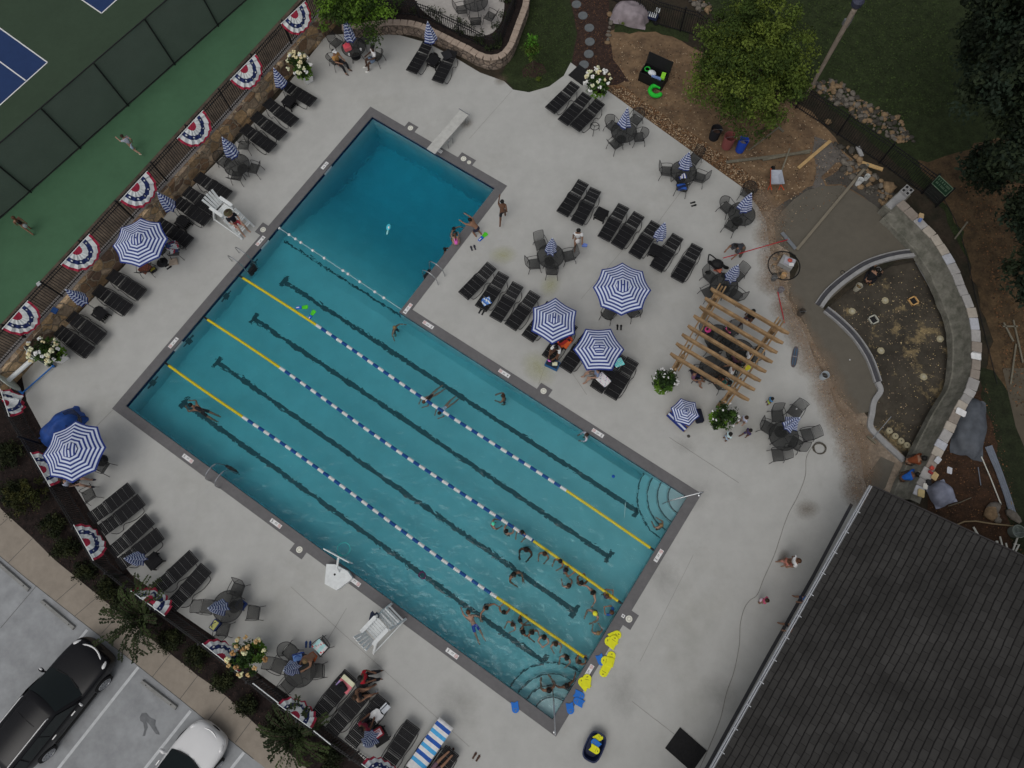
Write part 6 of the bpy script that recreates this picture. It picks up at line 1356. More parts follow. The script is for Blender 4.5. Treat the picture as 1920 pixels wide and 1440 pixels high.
# ============================================================ people
SK = [M('skin_pale', (.42, .26, .19), .6, .08, 8), M('skin_tan', (.30, .165, .105), .6, .08, 8), M('skin_brown', (.15, .075, .045), .6, .08, 8), M('skin_dark', (.075, .038, .024), .6, .08, 8)]
HR = [M('hair_black', (.010, .009, .008), .6, .2, 20), M('hair_brown', (.04, .022, .012), .6, .2, 20), M('hair_auburn', (.10, .045, .022), .6, .2, 20), M('hair_blond', (.26, .17, .08), .6, .2, 20)]
m_eye = M('eye_dark', (.01, .008, .008), .3)
CL = {}
def cloth(rgb):
    k = 'cloth_%02x%02x%02x' % rgb
    return M('cloth %d %d %d' % rgb, A(*rgb), .85, .14, 9)
def skin(name, pts, edges, mat, parent, root=0, sub=1):
    me = bpy.data.meshes.new(name); me.from_pydata([tuple(p) for p, r in pts], edges, []); me.materials.append(mat)
    o = bpy.data.objects.new(name, me); COL.objects.link(o); o.parent = parent
    md = o.modifiers.new('skin', 'SKIN'); md.use_smooth_shade = True; md.branch_smoothing = .3
    for i, (p, r) in enumerate(pts):
        sv = me.skin_vertices[0].data[i]; sv.radius = (r, r); sv.use_root = (i == root)
    s = o.modifiers.new('sub', 'SUBSURF'); s.levels = s.render_levels = sub
    return o
Dn = V((0, 0, -1))
POSES = {
 'stand': (.93, 0, (0, .16, -1), (.2, .02, -1), (0, .16, -1), (.2, -.02, -1), (.02, .05, -1), (0, 0, -1), (.02, -.05, -1), (0, 0, -1)),
 'walk': (.91, .06, (.35, .12, -1), (.5, 0, -1), (-.35, -.12, -1), (0, 0, -1), (-.30, .02, -1), (-.45, 0, -1), (.40, -.02, -1), (-.02, 0, -1)),
 'run': (.90, .30, (.7, .15, -.6), (.8, -.1, .5), (-.8, -.2, -.6), (.3, 0, -.9), (-.5, .03, -1), (-1, 0, -.35), (.75, -.03, -.8), (-.25, 0, -1)),
 'sit': (.50, -.05, (.3, .22, -1), (1, -.3, -.1), (.3, -.22, -1), (1, .3, -.1), (1, .14, -.02), (.12, 0, -1), (1, -.14, -.02), (.12, 0, -1)),
 'lean': (.50, .45, (.6, .2, -.8), (.8, -.3, .1), (.6, -.2, -.8), (.8, .3, .1), (1, .2, .0), (.05, 0, -1), (1, -.2, .0), (.05, 0, -1)),
 'lie': (.52, -1.05, (-.1, .5, -.6), (.5, -.3, -.1), (-.1, -.5, -.6), (.5, .3, -.1), (1, .06, .05), (1, -.05, -.14), (1, -.06, .05), (1, .05, -.14)),
 'prone': (-.22, 1.42, (.6, .5, -.3), (.9, -.5, -.1), (.6, -.5, -.3), (.9, .5, -.1), (-1, .10, -.45), (-1, .03, -.4), (-1, -.10, -.3), (-1, -.03, -.55)),
 'crawl': (-.22, 1.42, (1, .35, .25), (1, -.1, -.35), (-.5, -.6, -.2), (-.6, -.1, -.3), (-1, .14, -.25), (-1, .03, .05), (-1, -.14, -.1), (-1, -.03, -.25)),
 'wade': (0, .10, (.4, .38, -.75), (.9, -.35, -.35), (.4, -.38, -.75), (.9, .35, -.35), (.05, .1, -1), (0, 0, -1), (.05, -.1, -1), (0, 0, -1)),
 'float': (0, .25, (.3, .8, -.35), (.7, .3, -.1), (.2, -.9, -.3), (.6, -.5, -.1), (.3, .2, -1), (-.3, 0, -1), (.3, -.2, -1), (-.3, 0, -1)),
 'hold': (0, .10, (.7, .35, -.45), (.6, -.7, .1), (.7, -.35, -.45), (.6, .7, .1), (.15, .1, -1), (-.2, 0, -1), (.15, -.1, -1), (-.2, 0, -1)),
 'crouch': (.36, .75, (.7, .25, -.7), (1, -.1, -.2), (.7, -.25, -.7), (1, .1, -.3), (.9, .3, .25), (-.55, 0, -1), (.9, -.3, .25), (-.55, 0, -1)),
 'bend': (.80, 1.05, (.45, .3, -.9), (.3, -.1, -1), (.55, -.3, -.8), (.5, .1, -.8), (.12, .14, -1), (-.1, 0, -1), (.25, -.14, -1), (-.15, 0, -1)),
 'dive': (.72, .75, (1, .3, .0), (1, -.1, .1), (.9, -.35, -.1), (1, .0, .1), (.55, .1, -.8), (-.55, 0, -1), (.2, -.1, -1), (-.65, 0, -.9)),
}
NP_ = 0
def person(label, px, zref, to, pose, Hm=1.7, sk=1, hair=(0, 0), wear=(), hat=None, base=0.0, water=False, group=None, dz=0.0, big=1.0, along=None):
    s = Hm/1.7; pz, lean, aLu, aLf, aRu, aRf, lLt, lLs, lRt, lRs = POSES[pose]
    c = g(px[0], px[1], zref); rz = to if isinstance(to, float) else ang(px, to, zref)
    fx, fy = cos(rz), sin(rz)
    if water and pose in ('wade', 'float', 'hold'):
        d = depth(*loc_of(c)); pz_ = max(-d+.90*s, WZ+.05-.66*s); pz_ = min(pz_, WZ+.16-.55*s); pz = pz_/s
    elif pose in ('prone', 'crawl'): pz = (WZ-.10)/s
    T = V((sin(lean), 0, cos(lean)))
    p0 = V((0, 0, pz)); ch = p0+T*.36; nk = p0+T*.52; hdir = V((sin(lean*.55), 0, cos(lean*.55))) if abs(lean) < 1.2 else V((sin(lean*.9), 0, cos(lean*.9))); hd = nk+hdir*.145
    if water or zref > 1.0: hx = hd.x*s  # the spot measured is the head's
    else: hx = (p0.x+ch.x)/2*s
    loc = V((c.x-fx*hx, c.y-fy*hx, base))
    t = thing('person', label, 'person', loc, rz, group)
    n = lambda v: V(v).normalized()
    J = {}
    for side, y, u, f, th, sh in (('L', 1, aLu, aLf, lLt, lLs), ('R', -1, aRu, aRf, lRt, lRs)):
        J['sh'+side] = p0+T*.455+V((0, y*.165, 0)); J['el'+side] = J['sh'+side]+n(u)*.27; J['wr'+side] = J['el'+side]+n(f)*.24; J['pa'+side] = J['wr'+side]+n(f)*.085
        J['hi'+side] = p0+V((0, y*.085, -.03)); J['kn'+side] = J['hi'+side]+n(th)*.42; J['an'+side] = J['kn'+side]+n(sh)*.41
        if pose in ('prone', 'crawl'): J['to'+side] = J['an'+side]+V((-.13, 0, -.02))
        elif pose == 'lie': J['to'+side] = J['an'+side]+V((.05, 0, .14))
        else: J['to'+side] = J['an'+side]+V((.15, y*.02, -.035))
    K = lambda v: V(v)*s
    fwd = V((cos(lean*.5), 0, -sin(lean*.5))) if abs(lean) < 1.2 else V((0, 0, -1)) if lean > 0 else V((.4, 0, .9))
    hb = big
    pts = [(p0, .115), (p0+T*.18, .112), (ch, .135), (nk, .058), (hd, .088*hb), (hd+hdir*.075*hb, .066*hb), (hd+fwd*.112*hb-hdir*.01, .015), (hd+V((0, .09, 0))*hb, .012), (hd-V((0, .09, 0))*hb, .012)]
    E = [(0, 1), (1, 2), (2, 3), (3, 4), (4, 5), (4, 6), (4, 7), (4, 8)]; ix = {}
    for sd in 'LR':
        for nm, r in (('sh', .070), ('el', .047), ('wr', .033), ('pa', .034), ('hi', .088), ('kn', .060), ('an', .042), ('to', .030)):
            ix[nm+sd] = len(pts); pts.append((J[nm+sd], r))
        E += [(2, ix['sh'+sd]), (ix['sh'+sd], ix['el'+sd]), (ix['el'+sd], ix['wr'+sd]), (ix['wr'+sd], ix['pa'+sd]), (0, ix['hi'+sd]), (ix['hi'+sd], ix['kn'+sd]), (ix['kn'+sd], ix['an'+sd]), (ix['an'+sd], ix['to'+sd])]
        f = (J['pa'+sd]-J['wr'+sd]).normalized(); q = f.cross(V((0, 0, 1))); q = (q if q.length > .1 else V((0, 1, 0))).normalized(); dn = f.cross(q)
        for k in range(4):
            a = J['pa'+sd]+q*(k-1.5)*.019+f*.02; b_ = a+f*(.036+.008*(k in (1, 2))); e = b_+f*.028+dn*.014*(1+k % 2)
            i = len(pts); pts += [(a, .0095), (b_, .009), (e, .007)]; E += [(ix['pa'+sd], i), (i, i+1), (i+1, i+2)]
        y = 1 if sd == 'L' else -1; a = J['wr'+sd]+f*.03+q*.034*(-y); i = len(pts); pts += [(a, .011), (a+f*.035+q*.014*(-y), .009)]; E += [(ix['wr'+sd], i), (i, i+1)]
    body = skin('body', [(K(p), r*s) for p, r in pts], E, SK[sk], t)
    ey = MB()
    sidev = V((0, 1, 0))
    for y in (-1, 1): ey.ell(K(hd+fwd*.090*hb+sidev*y*.03+hdir*.008), (.011*s, .011*s, .011*s), 6, 4)
    ey.build('eyes', m_eye, t)
    # hair and hats
    q = hdir.to_track_quat('Z', 'Y').to_matrix()
    if hair is not None:
        h_ = MB(); h_.ell(K(hd+hdir*.035-fwd*.022), (.106*hb*s, .102*hb*s, .110*hb*s), 12, 8, q); h_.build('hair', HR[hair[0]], t, smooth=True)
        if hair[1]:
            bk = hd-fwd*.075*hb; skin('long_hair', [(K(bk+hdir*.04), .055*s), (K(bk-T*.10-fwd*.03), .06*s), (K(bk-T*.26-fwd*.045), .045*s), (K(bk-T*.36-fwd*.03), .02*s)], [(0, 1), (1, 2), (2, 3)], HR[hair[0]], t)
    if hat:
        h_ = MB(); h_.ell(K(hd+hdir*.055), (.108*s, .104*s, .078*s), 12, 7, q)
        if hat[1] == 'brim': h_.tube([K(hd+hdir*.045), K(hd+hdir*.058)], .20*s, 18)
        elif hat[1] == 'visor': e = hd+hdir*.045+fwd*.13; h_.box(K(e), (.13*s, .15*s, .012*s), 0, 0)
        h_.build('hat' if hat[1] else 'swim_cap', cloth(hat[0]), t, smooth=True)
    up = lambda a, b_, k: J[a].lerp(J[b_], k)
    for kind, rgb in wear:
        m_ = cloth(rgb)
        if kind in ('shirt', 'longshirt', 'tank', 'swimsuit'):
            P_ = [(p0+T*(.02 if kind != 'swimsuit' else -.06), .125), (p0+T*.18, .128), (ch, .150), (p0+T*.47, .082)]; E_ = [(0, 1), (1, 2), (2, 3)]
            if kind in ('shirt', 'longshirt'):
                for sd in 'LR':
                    i = len(P_); P_ += [(J['sh'+sd], .084), (up('sh'+sd, 'el'+sd, .75), .068)]; E_ += [(2, i), (i, i+1)]
                    if kind == 'longshirt': P_ += [(J['el'+sd], .060), (up('el'+sd, 'wr'+sd, .9), .046)]; E_ += [(i+1, i+2), (i+2, i+3)]
            skin(kind.replace('longshirt', 'shirt').replace('tank', 'tank_top'), [(K(p), r*s) for p, r in P_], E_, m_, t)
        if kind in ('shorts', 'pants', 'trunks'):
            P_ = [(p0+T*.07, .124), (p0-T*.02, .130)]; E_ = [(0, 1)]
            for sd in 'LR':
                i = len(P_); P_ += [(J['hi'+sd], .104), (up('hi'+sd, 'kn'+sd, .8 if kind != 'pants' else 1), .088 if kind != 'pants' else .074)]; E_ += [(1, i), (i, i+1)]
                if kind == 'pants': P_ += [(up('kn'+sd, 'an'+sd, .93), .06)]; E_ += [(i+1, i+2)]
            skin(kind, [(K(p), r*s) for p, r in P_], E_, m_, t)
        if kind == 'skirt':
            a = p0+T*.06; b_ = (J['knL']+J['knR'])/2; skin('skirt', [(K(a), .12*s), (K(a.lerp(b_, .5)), .165*s), (K(a.lerp(b_, .9)), .19*s)], [(0, 1), (1, 2)], m_, t)
        if kind == 'shoes':
            sh = MB()
            for sd in 'LR': sh.ell(K(up('an'+sd, 'to'+sd, .55)+V((0, 0, -.012))), (.13*s, .048*s, .042*s), 8, 5)
            sh.build('shoes', m_, t, smooth=True)
    return t
BLK, WHT, NAV = (26, 26, 30), (190, 194, 202), (30, 36, 58)
# on the tennis walkway
person('child in pale grey top running along the green tennis walkway', (243, 272), 1.5, (200, 250), 'run', 1.3, 0, (1, 0), [('shirt', (140, 146, 156)), ('shorts', (130, 146, 160)), ('shoes', (170, 160, 140))], base=TZ-.01)
person('child in dark top and pale skirt on the walkway near the frame edge', (46, 424), 1.5, (30, 412), 'walk', 1.35, 1, (2, 1), [('tank', BLK), ('skirt', (150, 156, 158))], base=TZ-.01)
# deck
person('seated guest in white cap, tan top and black trousers at the leafy corner table', (632, 112), .6, (668, 130), 'sit', 1.66, 1, (0, 0), [('shirt', (150, 112, 66)), ('pants', BLK), ('shoes', (70, 60, 56))], hat=((196, 200, 208), 'visor'))
person('seated guest in white shirt and denim shorts at the leafy corner table', (702, 106), .6, (664, 122), 'sit', 1.78, 3, (0, 0), [('shirt', WHT), ('shorts', (86, 100, 120)), ('shoes', (186, 186, 180))])
person('lifeguard in olive bucket hat and black shirt on the tall white chair', (431, 403), 1.75, (476, 443), 'sit', 1.75, 0, (1, 0), [('shirt', (22, 22, 30)), ('shorts', (120, 40, 50))], hat=((66, 62, 44), 'brim'), base=.70)
person('shirtless boy in dark trunks leaning forward to jump from the notch edge', (891, 424), .75, (860, 408), 'dive', 1.5, 1, (0, 0), [('trunks', (34, 34, 50))])
person('shirtless boy in black shorts running across the deck away from the pool', (942, 393), .9, (944, 372), 'run', 1.55, 2, (0, 0), [('trunks', BLK)])
person('girl in a pink swimsuit sitting on the notch edge of the pool', (855, 453), .35, (853, 436), 'crouch', 1.2, 0, (2, 1), [('swimsuit', (196, 84, 160))], base=.015)
person('child treading water just off the notch edge', (851, 427), 0.0, (870, 440), 'float', 1.3, 0, (0, 0), [('swimsuit', (40, 40, 46))], water=True)
person('child in the water holding on to the notch coping', (834, 466), 0.0, (860, 470), 'hold', 1.3, 1, (0, 0), [('trunks', BLK)], water=True)
person('woman in a white cover-up dress carrying sandals across the deck', (1083, 446), .9, (1085, 475), 'walk', 1.68, 1, (0, 0), [('shirt', (200, 204, 212)), ('skirt', (200, 204, 212))])
person('worker in dark shirt and cap bending over the red float handle', (1388, 464), .8, (1350, 482), 'bend', 1.76, 1, (0, 0), [('shirt', (54, 56, 62)), ('pants', (78, 72, 64)), ('shoes', (60, 52, 46))], hat=((48, 48, 52), 'visor'))
person('person in white shirt sitting cross-legged on a lounger under a striped umbrella', (1046, 651), .75, (1030, 676), 'lean', 1.68, 2, (0, 0), [('shirt', (196, 196, 206)), ('shorts', (60, 40, 36))])
person('person in grey blue shirt sitting on the lounger edge beside the patterned towel', (1119, 698), .75, (1092, 704), 'sit', 1.7, 0, (1, 0), [('shirt', (104, 116, 142)), ('shorts', (90, 84, 80))])
person('guest with bare legs half hidden under the large deck umbrella', (1143, 574), .6, (1150, 552), 'sit', 1.65, 0, (1, 0), [('shirt', (150, 120, 110)), ('shorts', (70, 70, 76))])
person('guest in tan shorts on the far chair under the large deck umbrella', (1186, 575), .6, (1165, 555), 'sit', 1.7, 1, (1, 0), [('shirt', (120, 126, 140)), ('shorts', (130, 104, 70))])
person('woman in black walking beneath the pergola rafters', (1406, 592), 1.1, (1388, 612), 'walk', 1.66, 2, (0, 1), [('shirt', BLK), ('pants', (56, 40, 56))])
person('child in pink and white at the upper pergola table', (1327, 620), .75, (1350, 632), 'sit', 1.2, 1, (1, 0), [('shirt', (200, 70, 130))], hat=((196, 60, 120), 'brim'))
person('black-haired child in pink at the upper pergola table', (1366, 619), .75, (1349, 632), 'sit', 1.25, 2, (0, 1), [('shirt', (176, 76, 120))])
person('person in dark plum shirt at the middle pergola table', (1379, 676), .7, (1390, 660), 'sit', 1.7, 2, (0, 0), [('shirt', (70, 46, 60)), ('shorts', BLK)])
person('person in white shirt on the worksite side of the middle pergola table', (1404, 664), .75, (1388, 661), 'sit', 1.7, 2, (0, 0), [('shirt', (190, 192, 204)), ('shorts', NAV)])
person('person in white shirt between the lower pergola rafters', (1372, 694), .75, (1345, 690), 'sit', 1.72, 1, (0, 0), [('shirt', (188, 190, 198)), ('shorts', (70, 76, 90))])
person('person in mauve holding a child below the pergola beside the planter', (1302, 702), .75, (1325, 712), 'sit', 1.66, 1, (0, 1), [('shirt', (92, 66, 86)), ('shorts', NAV)])
person('person in teal sitting under the lowest pergola rafter', (1362, 722), .7, (1345, 700), 'sit', 1.66, 2, (0, 0), [('shirt', (52, 128, 120)), ('shorts', (40, 90, 84))])
person('person in dark orange at the lower pergola table', (1345, 714), .75, (1340, 695), 'sit', 1.66, 1, (1, 0), [('shirt', (150, 86, 60)), ('shorts', BLK)])
person('toddler in blue and lime near the pergola beside the crowded table', (1443, 752), .5, (1455, 748), 'stand', .95, 2, (0, 0), [('shirt', (60, 110, 150)), ('shorts', (150, 170, 60))], big=1.25)
person('child in pale grey shirt stepping away from the lower planter', (1394, 788), .6, (1378, 800), 'walk', 1.15, 0, (1, 0), [('shirt', (146, 152, 168)), ('shorts', (92, 80, 76))], big=1.2)
person('child in light blue shirt between planter and crowded table', (1364, 819), .6, (1382, 812), 'stand', 1.2, 2, (0, 0), [('shirt', (162, 182, 204)), ('shorts', (140, 160, 180))], big=1.2)
person('child in dark flowered outfit beside the hose-side chairs', (1402, 811), .6, (1388, 818), 'walk', 1.1, 2, (0, 0), [('shirt', (54, 46, 78)), ('shorts', (60, 52, 84)), ('shoes', (70, 46, 40))], big=1.2)
person('worker in brown shirt crouching at the open end of the wading pool', (1711, 862), .6, (1738, 862), 'crouch', 1.75, 1, (0, 0), [('longshirt', (98, 50, 28)), ('pants', (48, 44, 40)), ('shoes', (40, 36, 32))], hat=((26, 26, 28), 'visor'))
person('worker in bright blue shirt crouching beside the seat wall', (1700, 894), .6, (1728, 890), 'crouch', 1.75, 2, (0, 0), [('longshirt', (28, 78, 150)), ('pants', (60, 50, 42)), ('shoes', (70, 58, 46))], hat=((186, 178, 160), None))
person('worker in black leaning over the curved kerb of the wading pool', (1638, 514), .5, (1652, 500), 'crouch', 1.75, 1, (0, 0), [('longshirt', (16, 16, 18)), ('pants', (22, 22, 26)), ('shoes', (130, 100, 40))], hat=((190, 194, 198), None), base=BZ+.02)
person('adult in white with auburn hair on the open deck near the pool house', (1487, 1053), .9, (1462, 1054), 'walk', 1.66, 1, (2, 1), [('shirt', (190, 190, 190)), ('skirt', (150, 90, 80))])
person('child walking beside the adult in white near the pool house', (1472, 1054), .6, (1450, 1058), 'walk', 1.15, 1, (2, 0), [('shirt', (150, 96, 84)), ('shorts', (160, 110, 100))], big=1.2)
person('child wrapped in a pink and white striped towel on the open deck', (1431, 1126), .6, (1445, 1134), 'stand', 1.2, 1, (1, 0), [('shirt', (168, 70, 100)), ('skirt', (190, 160, 172))], big=1.2)
person('child in blue stepping out from under the pool house eave', (1508, 1124), .8, (1490, 1118), 'walk', 1.4, 1, (1, 0), [('shirt', (40, 84, 140)), ('shorts', NAV)])
person('person with bare arms emerging from under the pool house gutter', (1481, 1176), .8, (1465, 1172), 'walk', 1.5, 1, (0, 0), [('tank', (50, 40, 40)), ('shorts', BLK)])
# parking side
person('guest in red top and black trousers sitting beside the pink towel lounger', (684, 1268), .55, (706, 1268), 'sit', 1.72, 2, (0, 0), [('shirt', (150, 26, 40)), ('pants', BLK), ('shoes', (30, 30, 34))], base=-.06)
person('long-haired sunbather in black sitting sideways on the fence lounger', (672, 1304), .7, (698, 1296), 'sit', 1.68, 1, (1, 1), [('swimsuit', BLK)], base=0.0)
person('reader in maroon shirt propped up on the fence lounger', (683, 1362), .75, (712, 1320), 'sit', 1.72, 2, (0, 0), [('shirt', (106, 32, 48)), ('pants', (28, 26, 32))], base=-.02)
person('sunbather with crossed bare legs on the last lounger by the frame edge', (806, 1452), .6, (842, 1416), 'lie', 1.7, 1, (1, 0), [('shirt', (176, 160, 170)), ('trunks', (90, 70, 80))])
person('tanned sitter in orange at the fence-side table', (585, 1231), .6, (572, 1246), 'lean', 1.68, 1, (3, 0), [('trunks', (150, 76, 40))])
person('seated guest in grey shirt and black shorts under the big corner umbrella', (132, 902), .65, (175, 902), 'sit', 1.74, 0, (1, 0), [('shirt', (140, 144, 158)), ('shorts', BLK), ('shoes', (36, 38, 50))])
# in the pool
SWG = 'children lined up for the swimming lesson'
def swim(px, to, pose, Hm, sk, hair, wear, label, hat=None, group=None): return person(label, px, WZ+.08, to, pose, Hm, sk, hair, wear, hat, 0.0, True, group, big=1.12 if Hm < 1.5 else 1)
swim((357, 759), (335, 748), 'prone', 1.5, 1, (0, 0), [('swimsuit', BLK), ('trunks', BLK)], 'lone swimmer in a dark suit doing laps near the corner umbrella')
swim((795, 752), (780, 765), 'prone', 1.25, 0, (2, 1), [('swimsuit', BLK)], 'child in a black suit hanging over the upper lane rope with legs kicking')
swim((824, 773), (812, 785), 'prone', 1.2, 0, (1, 0), [('shirt', (136, 168, 190))], 'child in a pale blue swim shirt hanging over the upper lane rope')
swim((943, 744), (920, 742), 'wade', 1.4, 1, (1, 0), [('trunks', NAV)], 'lone child in open water above the upper lane rope')
swim((1099, 817), (1082, 820), 'wade', 1.3, 1, (1, 0), [('longshirt', (160, 160, 168))], 'child in long pale sleeves beside the depth tile below the pergola')
swim((1238, 985), (1225, 970), 'wade', 1.35, 0, (3, 0), [('trunks', BLK)], 'child standing beside the upper corner steps')
swim((740, 614), (752, 620), 'float', 1.3, 0, (3, 0), [('trunks', NAV)], 'child alone in the water below the notch corner')
L1 = [((925, 983), (940, 980), 'wade', 1.35, 0, None, [('swimsuit', (120, 60, 70))], 'child in a turquoise swim cap at the far end of the upper lesson line', ((70, 186, 150), '')), ((950, 996), (962, 985), 'hold', 1.4, 0, (0, 0), [('trunks', BLK)], 'child with folded arms second from the turquoise cap'),
      ((979, 999), (972, 1012), 'wade', 1.35, 0, (0, 0), [('swimsuit', BLK)], 'child against the white part of the middle rope'), ((987, 1031), (980, 1052), 'wade', 1.7, 3, (0, 0), [('swimsuit', (40, 42, 46))], 'instructor in a dark suit reaching down in front of the upper line'), ((1021, 1039), (1014, 1055), 'wade', 1.35, 1, (1, 0), [('swimsuit', (110, 70, 60))], 'child in the upper line with both arms straight down'),
      ((1050, 1053), (1040, 1065), 'wade', 1.35, 1, (0, 0), [('trunks', NAV)], 'child with bent arms at the middle of the yellow rope'), ((1062, 1069), (1076, 1072), 'hold', 1.35, 1, (0, 0), [('swimsuit', (60, 50, 90))], 'child in dark purple pressed against the yellow rope'), ((1066, 1097), (1060, 1086), 'wade', 1.35, 0, (1, 0), [('trunks', (60, 60, 70))], 'pale-shouldered child just below the yellow rope line'),
      ((1090, 1092), (1094, 1080), 'hold', 1.4, 2, (0, 0), [('trunks', BLK)], 'dark-haired child with raised elbows by the yellow rope'), ((1110, 1112), (1095, 1122), 'float', 1.4, 0, (0, 0), [('swimsuit', BLK)], 'child swimming with one arm stretched toward the wall'), ((1138, 1117), (1146, 1110), 'hold', 1.3, 1, (2, 0), [('swimsuit', (50, 60, 90))], 'child holding the wall end of the yellow middle rope')]
for a in L1: swim(*a[:8], hat=a[8] if len(a) > 8 else None, group=SWG)
L2 = [((964, 1078), (972, 1090), 'wade', 1.8, 1, (0, 0), [('trunks', BLK)], 'broad-shouldered adult standing alone between the two lesson lines'), ((878, 1149), (872, 1136), 'crawl', 1.4, 0, (2, 0), [('trunks', (28, 66, 150))], 'child in blue trunks swimming along the lowest lane line'), ((913, 1140), (922, 1152), 'float', 1.35, 1, (0, 0), [('trunks', NAV)], 'child splashing with arms wide near the lower yellow rope'),
      ((945, 1147), (946, 1136), 'hold', 1.35, 1, (0, 0), [('trunks', BLK)], 'first child of the lower line under the yellow rope'), ((961, 1171), (952, 1180), 'wade', 1.35, 0, (1, 0), [('swimsuit', (110, 130, 150))], 'child in a pale blue suit in the lower line'), ((976, 1163), (985, 1160), 'wade', 1.2, 1, (0, 0), [('swimsuit', NAV)], 'small child tucked behind the pale blue suit'),
      ((981, 1184), (992, 1180), 'wade', 1.4, 1, (0, 0), [('trunks', BLK)], 'bare-shouldered child in the middle of the lower line'), ((998, 1186), (1004, 1196), 'wade', 1.4, 1, (0, 0), [('swimsuit', (90, 96, 70))], 'child in an olive suit in the middle of the lower line'), ((1020, 1196), (1018, 1210), 'hold', 1.4, 0, (0, 0), [('swimsuit', BLK)], 'long-haired child in black in the lower line'),
      ((1042, 1208), (1044, 1220), 'wade', 1.35, 0, (1, 0), [('trunks', (80, 84, 96))], 'child with white goggles in the lower line'), ((1062, 1234), (1056, 1246), 'wade', 1.4, 0, (0, 0), [('swimsuit', BLK)], 'child in a black strapped suit near the lower rope end'), ((1086, 1240), (1094, 1234), 'hold', 1.3, 1, (1, 0), [('trunks', (120, 60, 50))], 'last child at the wall end of the lower yellow rope')]
for a in L2: swim(*a, group=SWG)
swim((1115, 1150), (1106, 1160), 'wade', 1.7, 0, None, [('swimsuit', (30, 40, 70))], 'instructor in a yellow swim cap at the shallow end wall', hat=((206, 186, 50), ''))
swim((1146, 1148), (1136, 1140), 'hold', 1.3, 1, (2, 0), [('shirt', (30, 76, 140))], 'child in a blue shirt at the wall beside the yellow cap')
swim((1121, 1186), (1118, 1172), 'wade', 1.3, 0, (3, 0), [('trunks', (90, 80, 70))], 'child alone near the wall beside the yellow kickboards')
swim((1029, 1292), (1024, 1276), 'wade', 1.8, 1, (0, 0), [('trunks', (40, 50, 80))], 'shirtless swimmer holding the rail on the lower corner steps')
swim((1062, 1284), (1052, 1262), 'float', 1.4, 2, (0, 0), [('swimsuit', (50, 50, 60))], 'child stretching an arm out beside the lower corner steps')
# ============================================================ loose things on and around the deck
def simple(name, label, cat, px, z, rz, parts, group=None):
    c = g(*px, z); t = thing(name, label, cat, (c.x, c.y, 0), rz, group)
    for nm, mb, mt in parts: mb.build(nm, mt, t)
    return t
def cl(rgb, nm='cloth', var=.14): return M('%s %d %d %d' % ((nm,)+rgb), A(*rgb), .85, var, 7)
def crumple(px, z, lx, ly, rz, label, mats, name='towel', cat='towel', bands=None, seed=0, amp=.05, curl=.0):
    c = g(*px, z); n = 14; mb = MB(); mats = mats if isinstance(mats, list) else [mats]
    for i in range(n+1):
        for j in range(n+1):
            x = (i/n-.5)*lx; y = (j/n-.5)*ly; q = V((x*4+seed, y*4, seed)); w = noise.noise_vector(q)
            mb.v.append((x*(1-curl*abs(w.x))+w.x*amp*1.2*(1 if curl else .2), y*(1-curl*abs(w.y))+w.y*amp*1.2*(1 if curl else .2), .012+amp*(.5+.5*w.z)*(1 if curl else .5)))
    for i in range(n):
        for j in range(n): mb.f.append([i*(n+1)+j, (i+1)*(n+1)+j, (i+1)*(n+1)+j+1, i*(n+1)+j+1]); mb.mi.append((bands(i/n, j/n) if bands else 0) % len(mats))
    o = mb.build(name, mats, smooth=True, norm=False); o.location = (c.x, c.y, z); o.rotation_euler = (0, 0, rz); sd = o.modifiers.new('s', 'SOLIDIFY'); sd.thickness = .012; tag(o, label, cat); return o
LZt = .415
# towels
crumple((806, 1400), LZt, 2.05, .66, LOUNGE[22][1], 'blue and white striped towel covering a lounger near the frame edge', [cl((200, 212, 226)), cl((64, 140, 196)), cl((34, 72, 140))], bands=lambda u, v: (0, 1, 0, 2)[int(u*13.9) % 4], seed=3, amp=.03)
crumple((648, 1283), LZt+.01, .50, .58, LOUNGE[18][1], 'pink, lilac and cream towel folded on the foot of a fence lounger', [cl((206, 104, 112)), cl((206, 190, 160)), cl((160, 140, 190))], bands=lambda u, v: 1 if u > .6 else (2 if v > .6 and u < .4 else 0), seed=5, amp=.03)
crumple((912, 565), LZt, .42, .36, .4, 'crumpled blue and white towel on a pool edge lounger', [cl((84, 126, 190)), cl((180, 196, 220)), cl((50, 84, 150))], bands=lambda u, v: int(u*7)+int(v*3), seed=8, amp=.10, curl=.35)
crumple((1131, 712), LZt+.03, .60, .42, -.9, 'white towel with small printed motifs beside the sitter in grey blue', [cl((206, 206, 214)), cl((196, 150, 170)), cl((90, 100, 130))], bands=lambda u, v: (1 if (int(u*14)*7+int(v*14)*3) % 11 == 0 else 2 if (int(u*14)*5+int(v*14)*9) % 13 == 0 else 0), seed=12, amp=.06)
crumple((1160, 680), LZt+.06, .40, .36, .3, 'turquoise spotted towel over the head of a pool edge lounger', [cl((96, 186, 186)), cl((176, 214, 210))], bands=lambda u, v: 1 if (int(u*10)+int(v*10)*3) % 5 == 0 else 0, seed=15, amp=.07)
crumple((706, 1342), LZt+.03, .48, .40, .8, 'white shirt crumpled beside the reader in maroon', cl((198, 200, 206)), 'crumpled_shirt', 'shirt', seed=18, amp=.10, curl=.3)
crumple((722, 1328), LZt+.02, .36, .26, .7, 'pale grey towel with a dark stripe on the reader\'s lounger', [cl((176, 180, 186)), cl((50, 60, 66))], bands=lambda u, v: 1 if .6 < v < .75 else 0, seed=19, amp=.06)
crumple((600, 1213), .455, .50, .40, -.8, 'pale blue towel with red marks on the tanned sitter\'s chair', [cl((150, 196, 214)), cl((200, 214, 222)), cl((176, 80, 84))], bands=lambda u, v: 2 if (int(u*9)*3+int(v*9)*5) % 13 == 0 else int(u*4) % 2, seed=22, amp=.05)
